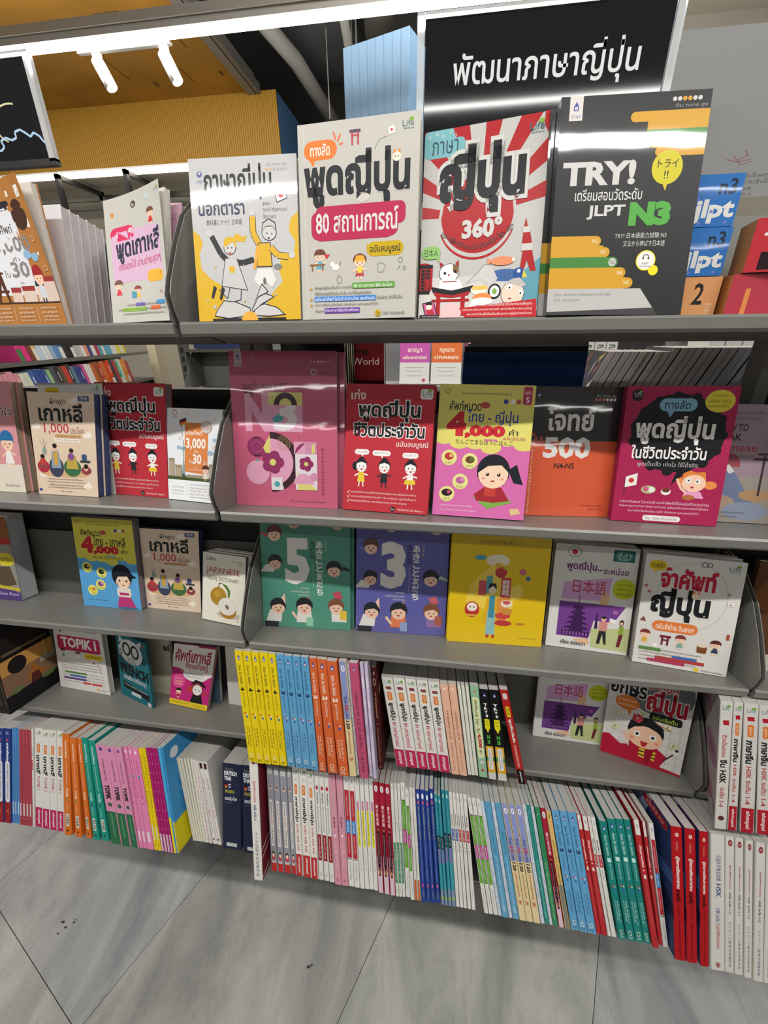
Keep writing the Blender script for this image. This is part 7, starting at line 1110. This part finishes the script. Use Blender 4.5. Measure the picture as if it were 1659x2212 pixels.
for ri, r in enumerate(runs):
    nm = r[0][0]; rk = rowkey(r[0]); n = len(r); desc, short = DESC[nm]
    pv = runs[ri-1] if ri and rowkey(runs[ri-1][0]) == rk else None; nx = runs[ri+1] if ri+1 < len(runs) and rowkey(runs[ri+1][0]) == rk else None
    for i, (nm, k, x, y, z, th, roll, lean, L) in enumerate(r):
        ln = 'tilted ' if False else ''
        if n > 1: lab = '%s from left of the %s %ss' % (ORD[i], NUM[n], short)
        else: lab = desc
        rep = cnt[(nm, rk)] > 1
        if n > 1 and not rep: lab = '%s, %s of %s from the left, %s' % (desc, ORD[i], NUM[n], ROWN[rk])
        elif n > 1:
            lab = '%s, %s of %s, after the %s ones' % (desc, ORD[i], NUM[n], DESC[pv[0][0]][1] if pv else 'first')
        elif rep:
            lab = '%s between %s and %s ones' % (desc, DESC[pv[0][0]][1] if pv else 'the shelf end', DESC[nx[0][0]][1] if nx else 'the shelf end')
        else: lab = '%s, %s' % (desc, ROWN[rk])
        v = (math.sin(roll), math.sin(lean)*math.cos(roll), math.cos(lean)*math.cos(roll)); a = math.radians(11 if k == 3 else 21)
        dl = {'deutsch': .15}.get(nm, .150 if L < .23 else .17)
        if nm in ('bigred', 'hsk12', 'hsk3w'): L = .262
        if k == 3: dl = min(dl, (.196-y)/.982, (.217-y-L*.191)/.982)
        else: dl = min(dl, .165-y)
        if nm == 'pale' and th < .0045 and n == 1: continue
        if nm == 'tealk' and i == 1: th -= .004
        if nm == 'whitet' and i == 0: x += .003; th -= .003
        if nm == 'deutsch': th = min(th, .0505)
        if nm == 'navyj' and i == n-1: th -= .0012
        if nm == 'orangew' and i == 1: th -= .0004
        if nm == 'bluey2': th = .0045
        d = SD[nm]
        if nm == 'white12' and n >= 4 and i < 2: d = SD['white12b']
        kw = {}
        if nm == 'bluey2': kw['side_d'] = bluecov
        if nm == 'bigred': kw['left_d'] = navycov; kw['side'] = '2a3a66'
        if nm == 'hsk4w': kw['side_d'] = mcov; kw['side'] = '6a1c26'
        if nm == 'maroon': kw['side_d'] = for_
        if nm == 'hsk16': kw['left_d'] = pinkc; kw['side'] = 'b3adae'
        if nm == 'quick': kw['side_d'] = quickc; kw['side'] = '5a2c2c'
        if nm == 'hsk12': kw['side'] = 'a03c42' if False else None
        name = 'dictionary' if nm == 'deutsch' else ('booklet' if nm in ('thinw', 'whitet', 'lilac', 'palethin') else 'book')
        spine_book((x, y, z+LIFT), max(th-.0003, .003), v, L, (dl*.40 if nm in ('hsk16', 'hsk14') else 0, dl*math.cos(a), -dl*math.sin(a)), d, lab, 'w' if nm in ('lilac', 'violetcr', 'jlblue', 'minna3') else 'g', pages='c6c3bd', cat='book', name=name, **kw)
# the sloping books of the left lower shelf, spines at the left edge and the last cover facing right
lth = D(.7, 'c58f7a'); lth.r(0, 82, 100, 100, '1c1a1c'); lth.r(0, 44, 100, 60, 'cf9a52'); lth.r(0, 60, 100, 82, '8d6a52'); lth.t('Learn Thai', 8, 18, 70, 28, '3a2620', b=.01); lth.t('Quick Guide for Beginners', 8, 28, 92, 36, '3a2620', b=.01); lth.t('TH', 36, 2, 80, 18, '2a1c1a', b=.02); lth.r(8, 37, 92, 40, '6a5a48'); lth.e(30, 54, 17, '1f1a1c', ry=9)
lth.p([(40, 78), (55, 60), (72, 74), (90, 78)], 'a86a2c'); lth.p([(46, 82), (50, 72), (64, 72), (68, 82)], '5a2a1c'); lth.p([(80, 60), (83, 40), (86, 60)], 'd9b36a'); lth.r(70, 60, 100, 66, 'a9a08c'); lth.e(20, 80, 12, '6a7a4a', ry=3); lth.e(80, 82, 14, '6a7a4a', ry=3)
lsp = D(A, '1c1a1c'); lsp.t('Learn Thai Quick Guide for Beginners', 20, 34, 62, 66, 'a99a8a', res=1); lsp.t('คู่มือเรียนภาษาไทย', 66, 34, 92, 66, 'a98a5a', res=1); lsp.r(4, 20, 8, 60, 'c9c6c0')
for i in range(4):
    x = -.700+i*.0142; a = math.radians(11)
    spine_book((x, .035, zsh(3, .035)+LIFT), .0128, (-.06, math.sin(a), math.cos(a)), .24, (0, .135*math.cos(a), -.135*math.sin(a)), lsp, 'black Learn Thai spine, %s of four at the left edge' % ORD[i], 'g', side_d=lth if i == 3 else None)
# ------------------------------------------------------------ boxed card decks at the right of the top shelf
def deck(name, c, w, h, dp, col, ops, label, yaw=0, side=None, fin='w'):
    """small box with printed front; c = lower left front corner"""
    a = math.radians(yaw); x = np.array([math.cos(a), math.sin(a), 0]); n = np.array([-math.sin(a), math.cos(a), 0]); z = np.array([0, 0, 1.]); c = np.array(c, float)
    d = D(w/h, col); ops(d); root = thing(name, tuple(c), label, 'box'); m = MB(); q = [c, c+x*w, c+x*w+n*dp, c+n*dp]
    m.hexa(q+[p+z*h for p in q], mat(side or col, fin)); m.add([c-n*5e-5, c+x*w-n*5e-5, c+x*w+z*h-n*5e-5, c+z*h-n*5e-5], [(0, 1, 2, 3)], mat(col, fin))
    d.onto(m, lambda U, V, o: c+x*(w*np.asarray(U)[:, None])+z*(h*(1-np.asarray(V)[:, None]))-n*o, fin); m.build('carton', root)
    q = MB(); t = .0006; e = .0015; b = [c+x*e+n*e+z*h, c+x*(w-e)+n*e+z*h, c+x*(w-e)+n*(dp-e)+z*h, c+x*e+n*(dp-e)+z*h]; q.hexa(b+[p+z*t for p in b], mat(col, fin)); q.build('lid_flap', root); return root
def jl(d):
    d.t('n3', 50, 8, 88, 38, '23303e', b=.02); d.t('jlpt', 3, 46, 94, 94, 'dcd9d3', b=.04)
    for x, y in ((8, 46), (22, 92), (44, 70), (80, 92)): d.e(x, y, 3.4, '7a7ac4')
zb = zsh(0, .085)
bx = .643
deck('card_box', (bx+.004, .085, zb+.0008), .046, .0545, .055, 'd99a66', lambda d: (d.t('2', 36, 12, 62, 56, '2a2826', b=.02), d.t('k', -8, 66, 22, 108, 'dcd6cc', b=.06), d.t('词汇', 74, 52, 90, 90, 'e6c8a8')), 'orange card box with a black 2, under the two blue boxes', side='c98a52')
deck('card_box', (bx-.002, .085, zb+.0562), .048, .0500, .055, '2f6fb5', jl, 'lower blue jlpt n3 card box beside the black TRY! book')
deck('card_box', (bx-.004, .086, zb+.1072), .048, .0500, .055, '2f6fb5', jl, 'upper blue jlpt n3 card box, topmost of its stack')
def rb(d):
    d.t('to', 12, 14, 80, 50, 'dcd6d0', b=.06); d.t('lu', 14, 62, 80, 96, '2a1c20', b=.05); d.e(20, 10, 4, 'd98a4a')
def rb2(d):
    d.e(70, 40, 5, 'd98a4a'); d.t('ji', 62, 46, 92, 130, 'dcd6d0', b=.06); d.t('l', 20, 30, 26, 90, 'd98a4a', b=.06)
deck('card_box', (.696, .070, zsh(0, .07)+.0022), .085, .0505, .050, 'b23a48', rb2, 'lower red card box at the right edge of the top shelf', yaw=-4, side='a86a34')
deck('card_box', (.703, .068, zsh(0, .07)+.0540), .085, .0530, .050, 'b8343c', rb, 'upper red card box turned to show its brown patterned side', yaw=-13, side='b07844', fin='g')
# ------------------------------------------------------------ sign holders behind the top shelf
MSG = bpy.data.materials.new('glossy_black_card'); MSG.use_nodes = True; _b = MSG.node_tree.nodes['Principled BSDF']; _b.inputs['Base Color'].default_value = lin('18191c'); _b.inputs['Roughness'].default_value = .05; _b.inputs['Specular IOR Level'].default_value = .6
def signholder(x0, x1, z0, z1, y, label, deco, name='sign_holder'):
    root = thing(name, ((x0+x1)/2, y, z0), label, 'sign'); asp = (x1-x0)/(z1-z0)
    m = MB(); m.box(x0, y, z0, x1, y+.003, z1, MSG); d = D(asp, '1b1c1f'); deco(d)
    d.onto(m, lambda U, V, o: np.stack([x0+(x1-x0)*np.asarray(U), np.full(len(U), y)-o, z1-(z1-z0)*np.asarray(V)], 1), 'm'); m.build('sign_card', root)
    ac = MATS.get('acrylic')
    if ac is None:
        ac = bpy.data.materials.new('clear_acrylic'); ac.use_nodes = True; b = ac.node_tree.nodes['Principled BSDF']; b.inputs['Base Color'].default_value = (.9, .92, .92, 1); b.inputs['Roughness'].default_value = .08; b.inputs['Transmission Weight'].default_value = .6; b.inputs['IOR'].default_value = 1.3; MATS['acrylic'] = ac
    for a, b_ in ((x0-.012, x0-.001), (x1+.001, x1+.012)):
        m = MB(); m.box(a, y-.004, z0-.004, b_, y+.006, z1+.006, ac); m.build('acrylic_edge', root)
    m = MB(); m.box(x0, y-.004, z1+.0005, x1, y+.006, z1+.006, ac); m.build('acrylic_top', root); return root
def thai(d):
    d.t('พัฒนาภาษาญี่ปุ่น', 12.5, 17.5, 89.5, 40.5, 'dcdcdc', b=.012)
o = signholder(.309, .652, 1.876, 2.093, .300, 'black sign reading in white Thai letters, in a clear holder above the books', thai)
m = MB(); m.box(.30, .304, 1.6735, .318, .312, 1.878, mat('8a8a86', 's')); m.box(.644, .304, 1.6735, .662, .312, 1.878, mat('8a8a86', 's')); m.build('post', o)
def neon_reflection(d):  # reflection of neon light, painted as flat shapes on the card
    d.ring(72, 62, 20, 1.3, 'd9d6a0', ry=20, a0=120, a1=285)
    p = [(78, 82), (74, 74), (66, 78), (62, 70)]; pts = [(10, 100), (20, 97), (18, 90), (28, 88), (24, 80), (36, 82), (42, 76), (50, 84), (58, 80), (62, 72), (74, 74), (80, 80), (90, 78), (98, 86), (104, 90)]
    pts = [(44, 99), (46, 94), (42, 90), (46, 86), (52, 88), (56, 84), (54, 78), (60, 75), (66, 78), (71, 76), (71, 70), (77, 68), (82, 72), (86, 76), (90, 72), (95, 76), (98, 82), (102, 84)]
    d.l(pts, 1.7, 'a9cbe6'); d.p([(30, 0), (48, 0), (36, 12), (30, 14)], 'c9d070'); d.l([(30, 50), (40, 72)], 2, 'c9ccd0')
o = signholder(-.56, -.364, 1.966, 2.103, .300, 'black sign with a neon reflection painted as a yellow and pale blue squiggle, cut off at the left edge', neon_reflection)
m = MB(); m.box(-.56, .296, 1.956, -.352, .308, 1.966, mat('141414', 's')); m.build('foot_bar', o)
m = MB(); m.box(-.53, .304, 1.6735, -.512, .312, 1.96, mat('8a8a86', 's')); m.build('post', o)
# grey rear board standing on the far side
bo = thing('display_board', (.9, .42, 1.69), 'large grey cardboard display board with Thai text behind the card boxes', 'board')
bd = D(.9, '8a8a88'); bd.l([(29, 73), (31, 76), (34, 73.5), (33, 70)], .6, '8a5a60'); bd.l([(27, 75), (31, 77), (36, 75.5)], .6, '8a5a60'); bd.l([(31, 76), (32.5, 79), (36, 77)], .5, '8a5a60')
for i, (q, w_) in enumerate((('หนังสือที่ตามรอยประวัติ ผลงาน', 42), ('และรวมความสำเร็จ', 44), ('จัดการ และ', 30), ('ประเด็นต่าง ๆ', 30))): bd.t(q, 24+i*2, 84+i*4.0, 26+w_*.43, 87+i*4.0, '4a4a48', res=1)
m = MB(); x0, x1, z0, z1 = .702, 1.15, 1.884, 2.108; m.box(x0, .42, z0, x1, .43, z1, mat('8a8a88', 'm'))
bd.onto(m, lambda U, V, o_: np.stack([x0+(x1-x0)*np.asarray(U), np.full(len(U), .42)-o_, z1-(z1-z0)*np.asarray(V)], 1), 'm'); m.build('panel', bo)
m = MB(); m.box(.72, .415, 1.6725, 1.15, .44, 1.884, mat('7d776c', 'm')); m.build('lower_panel', bo)
m = MB(); m.box(.690, .425, 1.6725, .700, .435, 2.095, mat('a9a69f', 's')); m.build('edge_strip', bo)
# ------------------------------------------------------------ books on the far side seen through the gap
def slab(name, x0, x1, y, z0, h, T, col, lab, lean=-12, d=None, pages='a9a49c', n=1, fin='g'):
    """far-side book seen from behind, leaning away from us"""
    l = math.radians(lean); v = np.array([0, math.sin(l), math.cos(l)]); BL = np.array([x0, y, z0]); BR = np.array([x1, y, z0])
    return front_book([BL+v*h, BR+v*h, BR, BL], T, d or D((x1-x0)/h, col), lab, fin, spine=col, pages=pages, grid=1, name=name)
zr = 1.3725
slab('book', -.03, .126, .465, zr+.018, .262, .014, '22221f', 'large black-covered book behind the pink N3 book, foremost of the dark stack', 0, pages='c3b9a4')
for i in range(4): slab('book', -.028+i*.003, .128+i*.001, .481+i*.018, zr+.002, .277+i*.003, .0165, '1f1e1c', '%s dark book back in the stack behind the large pink N3 book' % ORD[i], 0, pages='bfb6a0' if i % 2 == 0 else '8d7a4a')
slab('book', .108, .205, .565, zr+.002, .285, .03, '5a1216', 'dark red book with white World lettering behind the upright stack', 0, d=D(.34, '5a1216').t('ing', 10, 8, 60, 14, '1c1010', b=.02).t('World', 14, 16, 86, 22, 'b9a8a4', b=.0))
nv = D(1.35, '2a5596')
for i in range(9): nv.p([(50+i*6, 40+(i*37) % 26), (54+i*6, 26+(i*53) % 20), (60+i*6, 46+(i*29) % 24), (55+i*6, 66+(i*17) % 14)], ('8a9096', '181c24', '9a9ea2')[i % 3])
nv.p([(46, 60), (70, 30), (60, 56), (90, 44), (74, 70), (50, 76)], '161a24')
for i in range(6): nv.t('คำแปลและเนื้อหาวาดภาพจาก สำนักพิมพ์ในญี่ปุ่น', 8, 30+i*7, 40-(i % 3)*4, 33.6+i*7, '8d94a0', res=1)
slab('book', .402, .668, .465, zr+.018, .24, .014, '2a5596', 'navy book back with Thai text and grey crystal shapes behind the yellow-pink book', 0, d=nv)
for i in range(3): slab('book', .404+i*.008, .672+i*.004, .481+i*.016, zr+.002, .268+i*.005, .014, '26272a', '%s dark book standing behind the navy crystal book' % ORD[i], 0, pages='6f7072')
# tight run of dark magazines, fore-edges towards us, leaning right
mg = D(A, '46464a'); col = ['c9bfbf', 'c6bfb8', 'c0bab5', 'b5b5b9', 'a9adb5', 'a0a6b0']
rnd = random.Random(5)
mcv = D(.7, '6d6464')
for i in range(26): x_, y_ = rnd.random()*100, rnd.random()*100; mcv.p([(x_, y_), (x_+6+rnd.random()*14, y_-6), (x_+8, y_+4+rnd.random()*12)], ('a8a4a8', '7a3a4a', 'c0a84a', '4a3a7a', 'cfcccc', '8a4a3a')[i % 6])
for i in range(24):
    x = .640+i*.0172
    spine_book((x, .565+rnd.uniform(-.003, .003), zr+.001), .0158, (.42, 0, 1), .268+(.006 if i < 8 else .015), (0, .14, 0), D(A, col[min(5, i//4)]), 'dark page edges of magazine, %s of twenty-four leaning right through the gap' % (ORD[i] if i < 20 else ('twenty-first', 'twenty-second', 'twenty-third', 'twenty-fourth')[i-20]), 'm', side='2e2e30', left_d=mcv if i == 0 else None, pages='9a9a9e', name='magazine', group='leaning magazines behind the second shelf')
# ------------------------------------------------------------ racks further off
def rack(name, label, org, dr, length, zs, depth, colour='8c8a84'):
    root = thing(name, org, label, 'rack'); dr = Vector(dr).normalized(); nn = Vector((-dr.y, dr.x, 0))
    m = MB(); o = Vector(org); e = dr*length
    for z in zs:
        m.hexa([tuple(p+Vector((0, 0, z-.02-org[2]))) for p in (o, o+e, o+e+nn*depth, o+nn*depth)]+[tuple(p+Vector((0, 0, z-org[2]))) for p in (o, o+e, o+e+nn*depth, o+nn*depth)], mat('5a5a56', 's'))
    m.build('shelf', root); m = MB(); m.hexa([tuple(p) for p in (o+nn*depth, o+e+nn*depth, o+e+nn*(depth+.02), o+nn*(depth+.02))]+[tuple(p+Vector((0, 0, 1.62-org[2]))) for p in (o+nn*depth, o+e+nn*depth, o+e+nn*(depth+.02), o+nn*(depth+.02))], mat(colour, 's')); m.build('back_panel', root)
    return root, o, dr, nn
rk, ro, rd, rn = rack('book_rack', 'side rack of small spines and covers, seen through the left gap', (-1.62, .75, 0), (-.2, 1, 0), 1.95, (1.36, 1.555), .22)
cols = {1: ['d0337a']*2+['7a3a2c', 'c9a860', 'b9c9d6', 'd6d6d0', 'c9d6dc', '8fa8c0', '5a84b0', '4a78a8', '2a2a2c', '1f1f20', '24251f', 'a9a8a2', 'b5b3ad', 'c5c2bb', 'd98a6a', '35457c', 'd0cdc6', 'a83a4a', '5a9ab0', '2c7a60', '5aa0b4', '62a4b8', '6aa8bc', 'd6d4ce', 'd9c93a', 'd4c433', 'd9c93a'],
        0: ['c98a92', 'd08c96', 'cf8a92', 'cc8890', 'd0d0c0', 'c9cbb4', '3f5a9a', '2f4a8c', '2c4688', '35508f', '8fb07a', '4a4a50', '2c2c30', '5a5038', 'c0392f', '3a3a44', '5a7a8a', '3a3f80', '34397a', 'c9508a', 'd6d4d0', 'd0cec8', 'b5612a', '8a4a2c', 'b83a2a', 'c06a30', 'c9421f', 'c4401f', '2c3a4a', 'a83a3a', '3a9a7a', 'b9d6c8', 'd98a3a', 'd08434', 'a8404a']}
rnd = random.Random(11)
for lv, z in ((1, 1.556), (0, 1.361)):
    t = .62 if lv else .47
    while t < 1.90:
        for j, cc in enumerate(cols[lv]):
            if t > 1.9: break
            th = .0285+rnd.uniform(0, .012); h = (.20 if lv else .155)+rnd.uniform(-.01, .012)
            p = ro+rd*t; lab = 'small spine on the %s shelf of the side rack, number %d from its near end, %s' % ('upper' if lv else 'lower', j+1, 'x')
            sp_ = spine_book((p.x, p.y, z), th-.002, (rd.x*-.28, rd.y*-.28, 1) if True else (0, 0, 1), h, tuple(rn*.15), D(A, cc).r(0, 0, 14, 100, cc) if j % 3 else D(A, cc).r(70, 0, 100, 100, '3a7a44' if lv and j < 3 else 'd6d3cc').r(20, 40, 50, 60, 'e0ddd6'), 'x', 'm', x=tuple(rd), pages='c9c6be')
            sp_['label'] = '%s small book on the %s shelf of the side rack, counted from the aisle end' % (ORD[j] if j < 20 else 'twenty-'+ORD[j-20] if j < 29 else ('thirtieth' if j == 29 else 'thirty-'+ORD[j-30]), 'upper' if lv else 'lower'); sp_['group'] = 'small books on the %s shelf of the side rack' % ('upper' if lv else 'lower')
            t += th
        break
def rackface(t, z, w, h, d, lab):
    p = ro+rd*t; q = ro+rd*(t+w); l = .03
    A_ = np.array([p.x, p.y, z]); B_ = np.array([q.x, q.y, z]); v = np.array([rn.x*l, rn.y*l, h])
    r_ = thing('book', tuple(A_), lab, 'book'); m = MB(); n_ = np.array([rn.x, rn.y, 0]); T = .012
    m.hexa([A_, B_, B_+n_*T, A_+n_*T, A_+v, B_+v, B_+v+n_*T, A_+v+n_*T], mat(d.bg, 'm')); d.onto(m, lambda U, V, o: A_+(B_-A_)*np.asarray(U)[:, None]+v*(1-np.asarray(V)[:, None])-n_*o, 'm', base=3e-4, lay=6e-5); m.build('cover', r_)
    m = MB(); m.hexa([A_+n_*T, B_+n_*T, B_+n_*T*1.3, A_+n_*T*1.3, A_+v*.99+n_*T, B_+v*.99+n_*T, B_+v*.99+n_*T*1.3, A_+v*.99+n_*T*1.3], mat('d0ccc2', 'p')); m.build('page_block', r_)
f1 = D(.7, '3f4a86').r(0, 0, 100, 40, '5a4a7a').e(50, 60, 44, 'b5803c', ry=24).e(40, 62, 22, 'd9b88a', ry=8).r(16, 6, 90, 22, 'b02c34').e(34, 44, 12, '4a3020', ry=8); f2 = D(.7, 'c9a23a').t('ราชาศัพท์', 12, 18, 90, 34, '2a2418', b=.03).r(0, 62, 100, 100, 'b02c38').e(50, 56, 40, 'd9b34a', ry=12).t('ฉบับประยุกต์', 20, 40, 84, 50, '2a2418')
rackface(.14, 1.556, .16, .23, f1, 'picture-covered children book facing out on the side rack'); rackface(.33, 1.556, .14, .22, f2, 'yellow and red book facing out on the side rack')
rackface(.22, 1.361, .17, .17, D(.9, 'b9c0c4').t('วิทยาศาสตร์', 6, 56, 94, 74, '2a4a7a', b=.03).e(30, 20, 14, '5a6a70', ry=14), 'pale science book facing out on the lower shelf of the side rack'); rackface(.02, 1.361, .18, .15, D(1, '2c6a4a'), 'dark green book at the near end of the side rack')
# cream partition at the end of the side rack, grey unit beyond it
pt = thing('partition', (-1.9, 2.75, 0), 'cream partition panel at the end of the side rack', 'partition'); m = MB(); m.box(-2.06, 2.74, 0, -1.6, 2.78, 1.66, mat('cbc4a8', 'm')); m.build('panel', pt)
m = MB(); m.prism([(-1.6, 2.74), (-1.6, 2.2), (-1.40, 2.0), (-1.22, 1.9), (-1.22, 1.95), (-1.38, 2.05), (-1.56, 2.24), (-1.56, 2.78)][::-1], 'z', 0, 1.66, mat('a8a38e', 'm')); m.build('wing', pt)
gu = thing('shelving_unit', (-.85, 1.6, 0), 'grey steel unit with an empty shelf beyond the left gap', 'shelving unit'); m = MB(); m.box(-1.02, 1.74, 0, -.35, 1.76, 1.655, mat('6f706c', 's')); m.build('back_panel', gu)
m = MB(); m.box(-1.0, 1.52, 1.385, -.35, 1.74, 1.40, MSD); m.box(-1.0, 1.51, 1.375, -.35, 1.52, 1.405, mat('8d8c87', 's')); m.build('shelf', gu)
m = MB(); m.box(-1.04, 1.60, 0, -1.0, 1.64, 1.655, mat('55554f', 's')); 
for i in range(5): m.box(-1.028, 1.599, 1.45+i*.045, -1.012, 1.5995, 1.475+i*.045, mat('141414', 'm'))
m.build('upright', gu)
m = MB(); m.prism([(1.52, 1.405), (1.74, 1.405), (1.74, 1.60), (1.66, 1.60)], 'x', -1.0, -.997, mat('5a5a55', 's')); m.build('end_fin', gu)
bb = thing('book', (-.93, 1.66, 1.60), 'blue book lying on the upper ledge of the grey unit', 'book'); m = MB(); m.box(-.96, 1.62, 1.6055, -.72, 1.735, 1.655, mat('20305f', 'm')); m.build('cover', bb); m = MB(); m.box(-.955, 1.625, 1.603, -.725, 1.73, 1.6055, mat('c9c6be', 'p')); m.build('page_block', bb)
m = MB(); m.box(-1.0, 1.6, 1.588, -.35, 1.74, 1.602, MSD); m.build('upper_ledge', gu)
# law-book rack straight ahead through the gap
lr = thing('shelving_unit', (.2, 1.7, 0), 'grey unit holding law books seen above the red cartoon book', 'shelving unit'); m = MB(); m.box(.02, 1.78, 0, 1.1, 1.80, 1.655, mat('77787a', 's')); m.build('back_panel', lr)
m = MB(); m.box(.02, 1.56, 1.415, 1.1, 1.78, 1.43, mat('8d8c87', 's')); m.build('shelf', lr)
for i, (c1, q, x) in enumerate((('b8489c', 'อาญา', .135), ('d0621f', 'กฎหมาย', .292))):
    d = D(.68, 'd3d1cc').r(0, 8, 100, 54, c1).t(q, 26, 24, 74, 34, 'ecdcc0', b=.02).t(('แพ่งและพาณิชย์', 'ปกครอง')[i], 10, 38, 90, 47, 'ecdcc0', b=.02).r(20, 64, 80, 65, '8a8a86').r(24, 72, 76, 73, '8a8a86').r(24, 82, 76, 83, '8a8a86').e(82, 92, 6, 'b03a6a' if i == 0 else 'd3d1cc')
    l = math.radians(12); v = np.array([0, math.sin(l), math.cos(l)])*.222; a = np.array([x, 1.60, 1.4355]); b = np.array([x+.148, 1.60, 1.4355]); front_book([a+v, b+v, b, a], .014, d, ('white and magenta law book on the far unit', 'white and orange law book on the far unit')[i], 'm', grid=1)
l = math.radians(12); v = np.array([0, math.sin(l), math.cos(l)])*.222; a = np.array([.448, 1.60, 1.4355]); b = np.array([.596, 1.60, 1.4355])
front_book([a+v, b+v, b, a], .014, D(.68, '6a2436').t('ป.วิ', 14, 8, 56, 24, 'd6ccc8', b=.03).t('ป.อ', 14, 34, 50, 46, '9a7a80', b=.02), 'dark red law book on the far unit', 'm', grid=1)
for i in range(5):
    d = D(A, 'd0cfc9').t('ก.พ.', 26, 20, 44, 80, '26402f', b=.03).r(76, 0, 100, 100, '2c6a4a' if i < 3 else 'b8407a')
    spine_book((.88+i*.05, 1.56, 1.4305), .047, (0, .06, 1), .25, (0, .15, 0), d, '%s thick white spine with green foot between navy book and magazines, far unit' % ORD[i], 'm')
for i in range(5):
    d = D(A, 'cfcdc6').t('ผู้พิพากษา', 20, 20, 70, 80, '45423c', b=.01)
    spine_book((1.36+i*.06, 1.30, 1.40), .055, (0, .05, 1), .27, (0, .15, 0), d, '%s thick pale spine beyond the magazines at the right edge' % ORD[i], 'm')
rr_ = thing('shelving_unit', (1.5, 1.4, 0), 'low grey unit under the pale spines at the right edge', 'shelving unit'); m = MB(); m.box(1.3, 1.28, 1.385, 1.9, 1.50, 1.3995, MSD); m.build('shelf', rr_); m = MB(); m.box(1.3, 1.5, 0, 1.9, 1.52, 1.655, mat('77787a', 's')); m.build('back_panel', rr_)
m = MB(); m.box(1.3, 1.3, 0, 1.32, 1.5, 1.385, MSD); m.build('side_panel', rr_)
# brown slanting book of the right bay, third shelf
front_book(seat([(.925, .165, 1.30), (1.073, .150, 1.30), (1.063, .105, zsh(2, .105)), (.915, .12, zsh(2, .12))], .012, 2), .012, D(.7, '5a3a26').e(30, 30, 26, '7a4a2c', ry=18).e(70, 60, 30, '8a5a34', ry=14).r(0, 84, 100, 100, 'b9b4ac'), 'brown painted book at the right edge, third shelf', 'g')
front_book(up_(manual((1.06, .115), .148, .21, 1, 12, 0)), .012, D(.7, '6a5a60'), 'mauve-backed book behind the painted mountain book', 'm') if False else None
